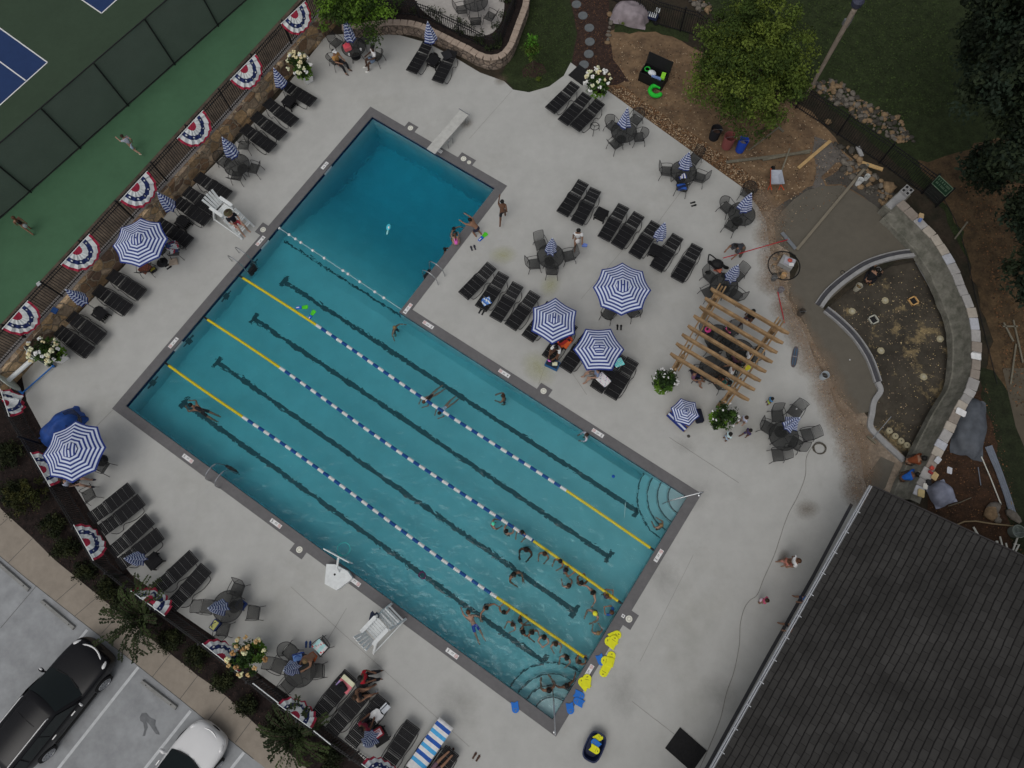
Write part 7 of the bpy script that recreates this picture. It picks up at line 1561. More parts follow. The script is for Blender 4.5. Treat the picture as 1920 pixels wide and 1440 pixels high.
crumple((272, 503), .455, .48, .50, -.6, 'brown patterned towel laid over a chair under the wall umbrella', [cl((88, 52, 40)), cl((70, 40, 32))], bands=lambda u, v: int(u*8)+int(v*8), seed=24, amp=.04)
crumple((326, 466), .47, .62, .55, .3, 'pile of red, white and navy beach towels on a chair', [cl((176, 186, 200)), cl((150, 46, 60)), cl((44, 60, 96)), cl((206, 206, 210))], bands=lambda u, v: int(u*4+3*noise.noise(V((u*3, v*3, 1)))+4)+int(v*3), seed=27, amp=.16, curl=.3)
crumple((285, 478), .73, .44, .36, .4, 'turquoise towel bundled on the table under the wall umbrella', [cl((60, 160, 186)), cl((120, 196, 206))], bands=lambda u, v: int(u*6)+int(v*6), seed=30, amp=.14, curl=.3)
crumple((282, 352-29), 0, .1, .1, 0, 'x', cl((0, 0, 0))) if 0 else None
crumple((1279, 333), .72, .34, .20, .2, 'navy and white striped towel rolled on the table', [cl((40, 52, 110)), cl((196, 200, 210))], bands=lambda u, v: int(u*7), seed=33, amp=.10, curl=.2)
crumple((1278, 351), .46, .40, .36, .1, 'bright blue towel draped on a chair below the striped towel', [cl((40, 76, 150)), cl((24, 36, 70))], bands=lambda u, v: int(v*3), seed=35, amp=.07)
crumple((1346, 505), .46, .50, .34, -.6, 'orange red cloth bundled in the stroller', cl((150, 84, 66)), 'cloth_bundle', 'cloth', seed=38, amp=.12, curl=.3)
crumple((1058, 640), LZt+.03, .62, .56, .8, 'orange and red towels heaped behind the sitter in white', [cl((186, 82, 40)), cl((150, 40, 36)), cl((40, 26, 24))], bands=lambda u, v: 2 if (int(u*9)+int(v*5)) % 6 == 0 else int(v*4), seed=41, amp=.14, curl=.3)
crumple((838, 103), LZt+.07, .44, .52, .4, 'dark cloth laid over the head of the lounger by the block wall', cl((30, 30, 33)), 'cloth', 'cloth', seed=44, amp=.05)
# tarpaulins
def tarp(px, lx, ly, h, rz, label, rgb, seed, z=0):
    c = g(*px, z+h*.5); mb = MB(); n = 20
    for i in range(n+1):
        for j in range(n+1):
            u, v = i/n*2-1, j/n*2-1; e = max(0, 1-(abs(u)**2.6+abs(v)**2.6)); w = noise.noise_vector(V((u*2+seed, v*2, seed)))
            mb.v.append((u*lx/2*(1+.12*w.x), v*ly/2*(1+.12*w.y), h*e**.45*(1+.18*w.z)+.015))
    for i in range(n):
        for j in range(n): mb.f.append([i*(n+1)+j, (i+1)*(n+1)+j, (i+1)*(n+1)+j+1, i*(n+1)+j+1]); mb.mi.append(0)
    o = mb.build('tarpaulin', M('tarp %d %d %d' % rgb, A(*rgb), .6, .25, 3), smooth=True, norm=False); o.location = (c.x, c.y, z); o.rotation_euler = (0, 0, rz); tag(o, label, 'cover')
tarp((110, 800), 2.0, 1.05, .85, .75, 'blue fabric cover draped over bulky storage in the parking corner', (28, 58, 116), 3)
tarp((1183, 22), 1.9, 1.2, .75, -.4, 'grey tarpaulin bundle over equipment beside the mulch path', (116, 108, 112), 8)
tarp((1822, 800), 1.3, 2.6, .5, -.35, 'dark grey plastic sheeting heaped behind the seat wall', (70, 74, 80), 12)
tarp((1768, 925), .95, 1.0, .45, .3, 'pale grey sheet bundled at the lower end of the seat wall', (120, 124, 140), 17)
# bags, coolers, box, toys
def bag(px, z, d, rz, label, rgb, rgb2=None, name='bag'):
    c = g(*px, z+d[2]/2); t = thing(name, label, 'bag', (c.x, c.y, z), rz); m_ = cl(rgb, 'bag fabric'); b = MB(); b.prism([(-d[0]/2, -d[1]*.42), (-d[0]*.42, -d[1]/2), (d[0]*.42, -d[1]/2), (d[0]/2, -d[1]*.42), (d[0]/2, d[1]*.42), (d[0]*.42, d[1]/2), (-d[0]*.42, d[1]/2), (-d[0]/2, d[1]*.42)], .012, d[2]*.85); o = b.build('body', m_, t); bv = o.modifiers.new('b', 'BEVEL'); bv.width = .04; bv.segments = 2
    MB().prism([(-d[0]*.4, -d[1]*.34), (d[0]*.4, -d[1]*.34), (d[0]*.4, d[1]*.34), (-d[0]*.4, d[1]*.34)], d[2]*.84, d[2]*.93).build('pocket', cl(rgb2 or rgb, 'bag trim'), t)
    h_ = MB(); h_.tube(smooth_path([V((-d[0]*.3, 0, d[2]*.85)), V((-d[0]*.12, d[1]*.2, d[2]*1.15)), V((d[0]*.12, d[1]*.2, d[2]*1.15)), V((d[0]*.3, 0, d[2]*.85))], 4), .014, 5); h_.build('strap', m_, t); return t
bag((1310, 780), .02, (.34, .60, .28), .1, "dark navy backpack beside the children's wooden lounger", (22, 24, 38))
bag((640, 1290), .40, (.34, .40, .2), .6, 'black tote bag on the lounger with the pink towel', (22, 22, 26))
bag((709, 1374), .43, (.36, .34, .2), .5, 'red and black bag with pale straps on the slatted side table', (116, 24, 36), (200, 170, 176))
bag((560, 1233), .45, (.44, .34, .3), .2, 'bright blue backpack on the barrel chair at the fence-side table', (28, 56, 130), (90, 120, 170))
bag((404, 1172), .46, (.42, .3, .3), .9, 'navy bag with a yellow patch hung on the fence-side chair', (34, 44, 80), (150, 150, 90))
bag((452, 1134), .30, (.34, .36, .25), .9, 'blue edged black bag under the fence-side table', (28, 48, 100), (16, 18, 26))
bag((651, 88), .72, (.36, .30, .3), .4, 'coral pink bag on the leafy corner table', (206, 84, 92), (190, 70, 84))
bag((1302, 700-92+88), .0, (.3, .3, .25), .3, 'dark bag on the ground by the pergola planter', (40, 44, 66))
bag((287, 506), .02, (.3, .2, .2), .6, 'black and yellow bag on the deck beside the brown towel chair', (30, 30, 32), (160, 150, 60))
bag((678, 1283), .02, (.4, .36, .3), .3, 'grey backpack against the guest in red', (58, 56, 60))
bag((1401, 689), .02, (.26, .22, .2), .3, 'bright yellow bag on the deck under the pergola rafters', (206, 180, 50))
# blue cooler with bright contents
t = simple('cooler_tub', 'small blue open tub of bright bottles on the deck by the sitter in white', 'tub', (1036, 682), .2, -.55, [('tub', MB().prism([(-.30, -.19), (.30, -.19), (.30, .19), (-.30, .19)], .012, .24), cl((34, 78, 120), 'tub plastic'))])
MB().box((.10, .02, .26), (.22, .16, .06), .4).build('pale_bottles', cl((196, 196, 160), 'bottle'), t); MB().ell((-.18, .1, .28), (.10, .12, .06), 10, 6).build('pink_ball', cl((206, 90, 160), 'ball'), t); MB().box((0, 0, .243), (.54, .33, .006)).build('inside', M('tub_inside', (.02, .03, .05), .8), t)
# navy tub of kickboards
m_ky = M('kickboard_yellow', A(216, 196, 26), .6, .06, 8); m_kb = M('kickboard_blue', A(26, 92, 168), .6, .08, 8)
t = simple('kickboard_tub', 'dark blue oval tub holding spare kickboards on the open deck', 'tub', (1114, 1399), .2, ang((1114, 1399), (1124, 1376)), [])
def oval(a, b_, n=22, e=3.2): return [(a*abs(cos(k*2*pi/n))**(2/e)*(1 if cos(k*2*pi/n) > 0 else -1), b_*abs(sin(k*2*pi/n))**(2/e)*(1 if sin(k*2*pi/n) > 0 else -1)) for k in range(n)]
o1, o2 = oval(.50, .31), oval(.55, .36); w = MB(); w.add([(x*.86, y*.86, .012) for x, y in o1]+[(x, y, .34) for x, y in o2]+[(x*.9, y*.88, .34) for x, y in o2]+[(x*.8, y*.78, .06) for x, y in o1], [tuple(range(22))[::-1]]+[(i+o, (i+1) % 22+o, 22+(i+1) % 22+o, 22+i+o) for o in (0, 22, 44) for i in range(22)]+[tuple(66+i for i in range(22))]); w.build('tub', M('navy_plastic', A(26, 34, 62), .5, .08, 5), t, norm=False)
def kb_shape(L=.46, W=.30): return [(-L/2, -W/2), (L*.2, -W/2)]+[(L*.2+cos(a*pi/8-pi/2)*L*.3, sin(a*pi/8-pi/2)*W/2) for a in range(1, 8)]+[(L*.2, W/2), (-L/2, W/2), (-L*.40, 0)]
def kickboard(px, z, a, label, mt, grp='kickboards by the pool edge', sc=1.0, tilt=(0, 0)):
    c = g(*px, z); o = MB().prism(kb_shape(), 0, .03).build('kickboard', mt); o.location = (c.x, c.y, z); o.rotation_euler = (tilt[0], tilt[1], a); o.scale = (sc, sc, 1); bv = o.modifiers.new('b', 'BEVEL'); bv.width = .01; bv.segments = 2; tag(o, label, 'kickboard', grp)
    e = MB(); e.box((.14, .0, .032), (.03, .06, .004), .5); e.box((.05, 0, .032), (.012, .16, .003)); e.build('print_mark', M('kickboard_print', A(110, 100, 40), .7), o); return o
KB = [((1153, 1192), .014, .3, 'yellow kickboard at the top of the upper stack by the skimmer lid', 0), ((1145, 1205), .045, 2.4, 'yellow kickboard lying across the lower half of the upper stack', 0), ((1149, 1203), .077, .9, 'yellow kickboard uppermost on the upper stack', 0), ((1145, 1234), .014, 1.2, 'yellow kickboard underneath in the middle stack', 0), ((1139, 1240), .046, 2.8, 'yellow kickboard uppermost on the middle stack', 0), ((1134, 1257), .014, -2.2, 'slim yellow kickboard sticking out below the middle stack', 0), ((1095, 1282), .014, 2.2, 'yellow kickboard underneath in the lower pair by the depth tile', 0), ((1100, 1277), .046, 1.3, 'yellow kickboard uppermost in the lower pair by the depth tile', 0),
      ((1126, 1237), .014, -1.3, 'blue kickboard half hidden behind the middle yellow stack', 1), ((1086, 1303), .014, -.5, 'blue kickboard nearest the lower yellow pair', 1), ((1085, 1316), .046, 2.6, 'blue kickboard overlapping the one nearest the yellow pair', 1), ((1069, 1328), .014, -1.5, 'blue kickboard on the coping nearest the corner rail', 1), ((966, 1326), .014, -1.5, 'blue kickboard alone on the parking side coping', 1)]
for px, z, a, lab, b_ in KB: kickboard(px, z, a, lab, m_kb if b_ else m_ky, sc=.92 if b_ else 1.12)
for i, (px, a, z, lab, b_) in enumerate((((1122, 1383), .4, .20, 'round topped yellow kickboard at the far end inside the tub', 0), ((1117, 1394), 2.4, .25, 'blue kickboard wedged in the middle of the tub', 1), ((1115, 1405), -.6, .28, 'yellow kickboard lying uppermost inside the tub', 0))): kickboard(px, z, a, lab, m_kb if b_ else m_ky, 'kickboards inside the dark blue tub', .85)
# toys and floats in the pool
def fin(px, a, label, z=WZ): 
    c = g(*px, z); t = thing('swim_fin', label, 'swim fin', (c.x, c.y, z), a, 'green and blue swim fins'); MB().prism([(0, -.07), (.26, -.11), (.30, 0), (.26, .11), (0, .07)], .012, .03).build('blade', cl((66, 166, 34), 'fin rubber'), t); MB().prism([(-.26, -.055), (0, -.07), (0, .07), (-.26, .055)], .012, .07).build('foot_pocket', cl((30, 84, 170), 'fin rubber'), t); MB().box((-.17, 0, .075), (.14, .05, .01)).build('lining', cl((196, 204, 214), 'fin lining'), t)
fin((566, 577), ang((557, 578), (576, 576)), 'green and blue swim fin floating just above the yellow rope end', WZ-.02); fin((584, 592), ang((580, 598), (588, 585)), 'green and blue swim fin floating against the yellow rope', WZ-.02); fin((905, 445), ang((897, 452), (911, 438)), 'green and blue swim fin lying on the deck by the notch edge', 0)
c = g(728, 430, WZ); t = thing('swim_noodle_toy', 'pale blue inflatable toy floating alone in the deep end', 'pool toy', (c.x, c.y, WZ), ang((727, 436), (730, 422))); MB().ell((.10, 0, .03), (.18, .11, .07), 12, 6).build('body', cl((70, 170, 206), 'toy'), t); MB().ell((-.16, 0, .02), (.15, .05, .05), 10, 6).build('tail', cl((130, 206, 220), 'toy'), t); MB().ell((.06, -.03, .085), (.07, .05, .03), 8, 5).build('saddle', cl((206, 220, 230), 'toy'), t)
def ring(px, z, r, th, label, rgb, name, arc=2*pi, a0=0.0):
    c = g(*px, z); n = 26; mb = MB(); full = arc > 6; P_ = [V((r*cos(a0+arc*k/n), r*sin(a0+arc*k/n), 0)) for k in range(n if full else n+1)]; mb.tube(P_, th, 8, full); o = mb.build(name, cl(rgb, 'float vinyl', .06), smooth=True); o.location = (c.x, c.y, z); tag(o, label, 'float')
ring((792, 1079), WZ-.35, .13, .025, 'small dark pink ring under water on the lowest lane line', (120, 44, 90), 'dive_ring')
ring((1230, 170), .16, .30, .11, 'bright green pool ring leaning against the black deck box', (34, 160, 46), 'pool_ring', 5.0, .5)
c = g(1171, 957, WZ-.25); o = MB().tube([V((.06, .30, .14)), V((-.06, -.32, -.02))], .022, 6).build('dive_stick', cl((170, 214, 190), 'stick')); o.location = c; tag(o, 'pale green dive stick standing in the lane near the upper steps', 'pool toy')
c = g(1150, 893, WZ); o = MB().ell((0, 0, -.02), (.075, .07, .06), 10, 6).build('pool_ball', cl((30, 74, 150), 'ball')); o.location = c; tag(o, 'small dark blue ball floating above the upper lane line', 'ball')
# deck box with toys
t = simple('deck_box', 'open black deck box full of pool toys on the bare soil', 'deck box', (1227, 138), .5, ang((1204, 126), (1252, 148)), [])
b = MB()
for c_, d in (((0, -.34, .3), (1.3, .04, .58)), ((0, .34, .3), (1.3, .04, .58)), ((-.63, 0, .3), (.04, .64, .58)), ((.63, 0, .3), (.04, .64, .58)), ((0, 0, .04), (1.22, .64, .04))): b.box(c_, d)
b.build('box', m_trim, t); b = MB(); b.bar((-.66, .40, .58), (.66, .40, .58), .05, .05); b.box((0, .46, .84), (1.32, .05, .56), 0, 0, -.25); b.build('lid', m_trim, t)
MB().box((.45, .05, .54), (.20, .36, .12), .2).build('lime_board', cl((124, 190, 50), 'toy'), t); MB().ell((-.12, -.02, .50), (.22, .16, .10), 10, 6).build('white_float', cl((176, 180, 200), 'toy'), t); q = MB(); q.tube([V((-.42+.13*cos(k*.45), .06+.13*sin(k*.45), .52)) for k in range(14)], .03, 6, True); q.build('green_hoop', cl((34, 140, 50), 'toy'), t); MB().box((.2, -.18, .5), (.5, .14, .1), .15).build('blue_float', cl((96, 116, 160), 'toy'), t)
# mats, stools, misc on the deck
m_mat = M('rubber_mat', (.018, .018, .019), .95, .2, 9)
for px, d, a, lab in (((1089, 141), (.95, .85), ang((1075, 132), (1103, 152)), 'dark doormat where the mulch path meets the deck'), ((1286, 1405), (1.25, .95), ang((1260, 1405), (1295, 1436)), 'black rubber mat on the deck near the pool house')):
    c = g(*px); o = MB().box((0, 0, .012), (d[0], d[1], .012)).build('door_mat', m_mat); o.location = (c.x, c.y, .006); o.rotation_euler = (0, 0, a); tag(o, lab, 'mat')
t = simple('round_stool', 'small round iron stool frame beside the three top loungers', 'stool', (1115, 237), .42, .2, []); q = MB(); q.tube([V((.22*cos(k*pi/10), .22*sin(k*pi/10), .44)) for k in range(20)], .018, 6, True); q.build('ring_top', m_blk, t); q = MB()
for k in range(3): a = k*2.094; q.bar((0, 0, .44), (.22*cos(a), .22*sin(a), .44), .02)
q.build('spokes', m_blk, t)
for k in range(3): a = k*2.094; MB().tube([V((.21*cos(a), .21*sin(a), .44)), V((.27*cos(a), .27*sin(a), .012))], .014, 5).build('leg', m_blk, t)
def sandals(px, a, label, rgb, gap=.16):
    c = g(*px); t = thing('sandals', label, 'sandals', (c.x, c.y, 0), a); m_ = cl(rgb, 'sandal')
    for s in (-1, 1):
        q = MB(); q.prism([(-.13, s*gap/2-.035), (0, s*gap/2-.03), (.09, s*gap/2-.048), (.14, s*gap/2), (.09, s*gap/2+.048), (0, s*gap/2+.03), (-.13, s*gap/2+.035)], .008, .03); q.build('sole', m_, t); MB().tube([V((.0, s*gap/2-.04, .03)), V((.05, s*gap/2, .06)), V((.0, s*gap/2+.04, .03))], .01, 5).build('strap', m_, t)
for px, a, lab, rgb in (((1300, 383), .2, 'black sandals on the deck below the striped towel table', (20, 20, 22)), ((1161, 614), 1.4, 'black sandals between the large umbrella and the grey blue sitter', (18, 18, 20)), ((903, 585), 1.0, 'dark sandals at the foot of the blue towel lounger', (24, 26, 30)), ((316, 500), .6, 'black sandals beside the pile of beach towels', (22, 22, 24)), ((698, 1282), .5, 'black sandals below the guest in red', (26, 26, 30)), ((845, 1407), 1.2, 'dark brown sandals at the feet of the crossed legs', (50, 32, 26)), ((893, 1419), .9, 'brown sandal pair alone near the frame bottom', (66, 48, 40)), ((578, 1208), 1.5, 'blue shoes on the deck beside the barrel chair', (34, 54, 96)), ((887, 465), 1.8, 'small dark shoes near the pool notch', (40, 40, 50))): sandals(px, a, lab, rgb)
c = g(1096, 460, .6); o = MB().prism([(-.12, -.05), (.10, -.08), (.14, .02), (.0, .09), (-.12, .05)], -.05, .05).build('sandals', cl((90, 110, 170), 'sandal')); o.location = c; tag(o, 'blue and white sandals dangling from the hand of the woman in white', 'sandals')
crumple((326, 492), .012, .40, .36, .2, 'beige floral cap and cloth dropped on the deck by the towels chair', cl((136, 124, 112)), 'cloth', 'cloth', seed=50, amp=.08, curl=.3)
# children's wooden lounger
t = simple('kids_lounger', "small wooden children's lounger with navy striped cushions", 'lounger', (1281, 779), .3, ang((1262, 764), (1300, 800)), []); q = MB()
for i in range(5): q.box((0, -.36+i*.18, .22), (1.0, .15, .025))
q.build('deck_slats', m_cedar, t); q = MB()
for s in (-1, 1): q.box((0, s*.43, .2), (1.05, .05, .12))
q.build('side_rail', m_cedar, t)
for sx in (-1, 1):
    for sy in (-1, 1): MB().box((sx*.45, sy*.40, .08), (.06, .06, .16)).build('leg', m_cedar, t)
for i, (y, k) in enumerate(((-.37, 0), (-.29, 1), (-.21, 0))): MB().box((0, y-.10, .27), (.98, .08, .07)).build('cushion_stripe', m_whitec if k else m_navyc, t)
# stroller
t = simple('stroller', 'black folded stroller beside the pergola edge table', 'stroller', (1346, 498), .5, -.4, []); q = MB(); q.tube(smooth_path([V((-.5, -.2, .9)), V((-.55, 0, 1.0)), V((-.5, .2, .9)), V((0, .22, .5)), V((.4, .2, .25))], 4), .03, 6); q.tube([V((-.5, -.2, .9)), V((0, -.22, .5)), V((.4, -.2, .25))], .03, 6); q.build('frame', m_blk, t)
q = MB(); q.ell((-.05, 0, .62), (.30, .24, .2), 10, 6); q.build('seat', m_trim, t)
for x, y in ((.42, .22), (.42, -.22), (-.3, .27), (-.3, -.27)): q = MB(); q.tube([V((x, y-.02, .13)), V((x, y+.02, .13))], .13, 14); q.build('wheel', m_tyre, t)
# things on the leafy corner table, cups
for px, z, r, h, rgb, lab in (((677, 94), .72, .05, .10, (190, 200, 190), 'clear plastic cup beside the white shirted guest'), ((655, 104), .72, .045, .12, (190, 190, 186), 'white cup beside the white capped guest'), ((1493, 767), .72, .03, .06, (196, 200, 204), 'small white cup on the worksite side chair of the crowded table'), ((706, 1296), .012, .05, .1, (150, 154, 160), 'clear cup on the deck by the long-haired sunbather'), ((1291, 818), .008, .07, .02, (60, 58, 54), 'round dark drain cover on the deck below the wooden lounger'), ((1594-1, 676-1), .05, .03, .03, (190, 190, 190), 'white pebble marker in the wet concrete')):
    c = g(*px, z); o = MB().lathe([(r*.8, 0), (r, h), (r*.85, h), (r*.7, h*.3)], n=14).build('cup' if 'cup' in lab else 'drain_cover' if 'drain' in lab else 'pebble', cl(rgb, 'plain')); o.location = (c.x, c.y, z); tag(o, lab, 'cup' if 'cup' in lab else 'drain cover' if 'drain' in lab else 'pebble')
# hose coil with its long lead
cz = g(1536, 841); mb = MB(); coil = [V((.26*cos(k*.5)*(1+.12*sin(k*.31)), .24*sin(k*.5)*(1+.15*cos(k*.23)), .012+.0009*k)) for k in range(70)]
mb.tube(coil, .011, 5); lead = smooth_path([g(*p, .014)-cz for p in ((1524, 836), (1512, 858), (1510, 892), (1496, 930), (1480, 960), (1470, 985), (1462, 1010), (1450, 1045), (1432, 1085), (1420, 1115), (1407, 1125), (1396, 1140), (1388, 1170), (1386, 1210), (1376, 1260), (1362, 1300), (1350, 1350), (1330, 1400), (1312, 1440))], 5)
mb.tube(lead, .0065, 5); o = mb.build('extension_cord', M('cord_grey', A(70, 66, 58), .8)); o.location = cz; tag(o, 'coiled grey cord trailing across the deck from the crowded table', 'cord')
# ============================================================ worksite things
m_lum = M('raw_lumber', A(158, 132, 92), .85, .12, 3, f2=(12, .15)); m_glum = M('grey_lumber', A(96, 92, 80), .9, .15, 3, f2=(12, .2))
def board(a, b_, z, w, h, label, mt, name='plank', cat='plank', z2=None, grp=None):
    p, q = g(*a, z), g(*b_, z if z2 is None else z2); mb = MB(); o0 = V((p.x, p.y, 0)); mb.bar(p-o0, q-o0, w, h); mb.bar(p-o0+(q-p)*.02+V((0, 0, h*.5+.002)), p-o0+(q-p)*.98+V((0, 0, h*.5+.002)), w*.9, .004); o = mb.build(name, mt); o.location = o0; tag(o, label, cat, grp); return o
board((1362, 304), (1518, 285), .05, .14, .05, 'long grey plank lying across the bare soil behind the wheelbarrow', m_glum); board((1430, 300), (1520, 282), .11, .12, .04, 'shorter grey plank stacked on the long one', m_glum)
board((1497, 315), (1557, 264), .06, .16, .05, 'fresh pale board lying beside the concrete patch', m_lum)
board((1465, 322), (1481, 278), .08, .07, .04, 'narrow stake leaning over the grey planks by the wheelbarrow', m_glum, z2=.35)
t = thing('rake', 'long wooden rake with a flat grey head lying on the soil by the big tree', 'rake', g(1404, 282)); o0 = g(1404, 282); MB().bar(g(1404, 282, .05)-o0, g(1460, 239, .07)-o0, .06, .04).build('handle', m_glum, t); MB().bar(g(1452, 232, .06)-o0, g(1469, 247, .06)-o0, .09, .06).build('head', m_glum, t)
board((1418, 252), (1440, 238), .06, .16, .04, 'dark plank end poking out from beneath the big tree', M('old_plank', A(62, 52, 44), .9, .2, 4))
board((1628, 308), (1494, 468), .07, .13, .05, 'long straight screed board laid across the wet concrete', M('screed_board', A(104, 98, 86), .8, .08, 3))
board((1616, 305), (1655, 318), .06, .18, .06, 'short thick plank where the screed board meets the rubble', m_lum); board((1608, 275), (1616, 293), .06, .2, .06, 'grey flat slab among the rubble at the fence', m_form)
# bull float
a_, b_ = g(1466, 436, .06), g(1492, 467, .06); t = thing('bull_float', 'grey magnesium bull float resting on the wet concrete with its red handle', 'float tool', (a_+b_)/2); d = (b_-a_)/2; MB().bar(-d, d, .17, .03).build('blade', m_grey, t); h0 = g(1478, 449, .1)-(a_+b_)/2; h1 = g(1356, 484, .9)-(a_+b_)/2; MB().tube([h0, h1], .022, 7).build('handle', M('red_handle', A(150, 34, 44), .5), t); MB().box(h0, (.10, .10, .06)).build('bracket', m_chrome, t)
t = thing('spare_handle', 'red tool handle leaning from the bucket circle to the pergola', 'handle', g(1458, 548)); MB().tube([V((0, 0, .03)), g(1471, 605, .25)-g(1458, 548)], .022, 7).build('pole', MATS['red_handle'], t)
# knee board
t = simple('knee_board', 'dark blue oval knee board with ribs on the deck by the pergola', 'knee board', (1490, 669), .03, ang((1487, 688), (1493, 651)), []); MB().prism(oval(.50, .13, 22, 2.6), .012, .05).build('base', M('knee_board_rim', A(72, 66, 70), .7), t); q = MB()
for s in (-1, 1):
    for e in (-1, 1): q.box((e*.22, s*.05, .055), (.34, .035, .012))
q.build('ribs', M('knee_board_blue', A(52, 84, 106), .6), t); MB().box((0, 0, .065), (.05, .22, .02)).build('handle', m_chrome, t)
# wheelbarrow
t = simple('wheelbarrow', 'pale grey wheelbarrow with orange frame parked on the bare soil', 'wheelbarrow', (1456, 334), .55, ang((1458, 352), (1455, 322)), []); m_or = M('orange_frame', A(176, 66, 36), .6, .1, 5)
q = MB(); r0 = [(-.36, -.30), (.36, -.24), (.36, .24), (-.36, .30)]; q.add([(x*.62, y*.62, .36) for x, y in r0]+[(x*1.05, y*1.05, .66) for x, y in r0]+[(x*.98, y*.98, .66) for x, y in r0]+[(x*.6, y*.6, .385) for x, y in r0], [(3, 2, 1, 0), (12, 13, 14, 15)]+[(i+o, (i+1) % 4+o, 4+(i+1) % 4+o, 4+i+o) for o in (0, 4, 8) for i in range(4)]); o = q.build('tray', M('barrow_grey', A(146, 150, 158), .5, .08, 4), t, norm=False); bv = o.modifiers.new('b', 'BEVEL'); bv.width = .03; bv.segments = 2
for s in (-1, 1): MB().tube([V((-.62, s*.28, .55)), V((-.2, s*.24, .36)), V((.75, s*.07, .2))], .022, 6).build('handle', m_or, t); MB().tube([V((-.22, s*.24, .36)), V((-.28, s*.26, .01))], .018, 6).build('leg', m_or, t)
q = MB(); q.tube([V((.68, -.05, .19)), V((.68, .05, .19))], .19, 18); q.build('wheel', m_tyre, t)
# barrels and buckets
def bucket(px, label, rgb, r=.15, h=.36, fill=None, cat='bucket', name='bucket', z=0, group=None):
    c = g(px[0], px[1], z+h*.5); t = thing(name, label, cat, (c.x, c.y, z), 0, group); m_ = cl(rgb, 'bucket plastic', .06); MB().lathe([(r*.84, .0), (r*.97, h*.95), (r, h*.95), (r, h), (r*.92, h), (r*.80, .05)], n=20).build('shell', m_, t)
    MB().lathe([(r*.02, h*(.55 if fill else .12)), (r*.86, h*(.55 if fill else .12)), (r*.86, h*(.55 if fill else .12)+.004)], n=16).build('contents' if fill else 'inside', cl(fill or (24, 24, 24), 'fill', .5), t)
    q = MB(); q.tube([V((r*cos(k*pi/10), r*sin(k*pi/10)*.35-r*.55, h+.02)) for k in range(11)], .006, 4); q.build('handle', m_grey, t)
bucket((1366, 265), 'tall faded red barrel at the foot of the big tree', (112, 64, 62), .29, .80, None, 'barrel', 'barrel'); bucket((1391, 272), 'bright blue barrel full of rubbish at the foot of the big tree', (30, 62, 150), .24, .80, (120, 110, 104), 'barrel', 'barrel'); bucket((1341, 250), 'black bin in the shade at the foot of the big tree', (28, 28, 32), .27, .7, (66, 50, 44), 'bin', 'bin')
for px, lab, rgb, fill, r in (((1545, 705), 'white bucket of grout on the deck edge past the knee board', (150, 158, 164), (60, 56, 52), .17), ((1608, 539), 'pale bucket standing on the basin floor beside the black clad worker', (150, 146, 132), (110, 92, 60), .15), ((1502, 586), 'dark bucket at the deck edge beside the pergola corner', (74, 68, 62), (50, 46, 42), .15), ((1611, 341), 'white bucket lying among the rubble by the screed board', (176, 178, 178), None, .14), ((1624, 334), 'second white bucket among the rubble, farther from the screed board', (168, 170, 168), None, .12), ((1905, 997), 'tall pale pipe drum standing behind the pool house', (104, 112, 106), (84, 92, 88), .26)):
    bucket(px, lab, rgb, r, .4, fill, z=BZ if px[0] == 1608 else 0)
for px, rgb, lab in (((1451, 522), (84, 84, 84), 'dark grey lid or pail beside the planter circle'), ((1464, 544), (108, 104, 108), 'grey pail below the planter circle'), ((1469, 517), (158, 132, 98), 'buff pail inside the planter circle')): bucket(px, lab, rgb, .13, .26, rgb)
# round opening in the wet concrete with a masonry block in it
ring((1470, 498), .02, .72, .025, 'black flexible edging ring around the planter opening', (22, 22, 24), 'edging_ring')
c = g(1473, 496); t = thing('block_stack', 'stack of pale blocks with tools standing in the planter opening', 'blocks', (c.x, c.y, -.02), ang((1460, 490), (1485, 503))); MB().box((0, 0, .15), (.62, .50, .34)).build('block', m_form, t); MB().box((.06, .02, .345), (.46, .36, .05), .2).build('slab', M('pale_slab', A(142, 142, 150), .8, .1, 4), t); MB().ell((.05, .05, .41), (.12, .10, .05), 8, 5).build('red_bucket_lid', cl((150, 70, 60), 'plain'), t); MB().box((.2, -.1, .39), (.2, .14, .04), .5).build('white_bag', cl((190, 192, 198), 'plain'), t)
heap('rubble', 'small stones filling the planter opening', [(1444, 485), (1458, 474), (1478, 478), (1470, 492), (1465, 510), (1480, 520), (1468, 524), (1450, 515), (1444, 500)], 60, .03, .11, 'rubble')
for px, lab in (((1580, 511), 'dark round sleeve set in the wet concrete nearer the kerb'), ((1559, 540), 'dark round sleeve set in the wet concrete by the kerb corner')):
    c = g(*px); o = MB().lathe([(.10, -.01), (.105, .008), (.085, .008), (.08, -.008), (.01, -.008)], n=18).build('pipe_sleeve', m_trim); o.location = (c.x, c.y, 0); tag(o, lab, 'sleeve')
# fixtures on the basin floor
m_buff = M('buff_plastic', A(138, 131, 108), .7, .1, 6)
for i, px in enumerate(((1597, 584), (1659, 564), (1651, 658), (1762, 636), (1731, 707))):
    lab = ('pale round fitting nearest the kerb corner', 'pale ragged fitting in the upper middle of the basin', 'pale fitting near the dark curved form', 'pale lump near the seat wall side of the basin', 'pale fitting at the lower end of the basin')[i]
    c = g(*px, BZ); t = thing('floor_fitting', lab, 'floor fitting', c, i*1.3, 'pale floor fittings in the unfinished basin'); pp = [V((.16*(1+.25*noise.noise(V((k*.9, i, 0))))*cos(k*pi/9), .15*(1+.25*noise.noise(V((k*.9, i, 4))))*sin(k*pi/9), 0)) for k in range(18)]; MB().prism(pp, -.01, .05).build('patch', m_buff, t); MB().lathe([(.07, .04), (.065, .07), (.02, .075)], n=14).build('cap', cl((150, 146, 130), 'plain'), t)
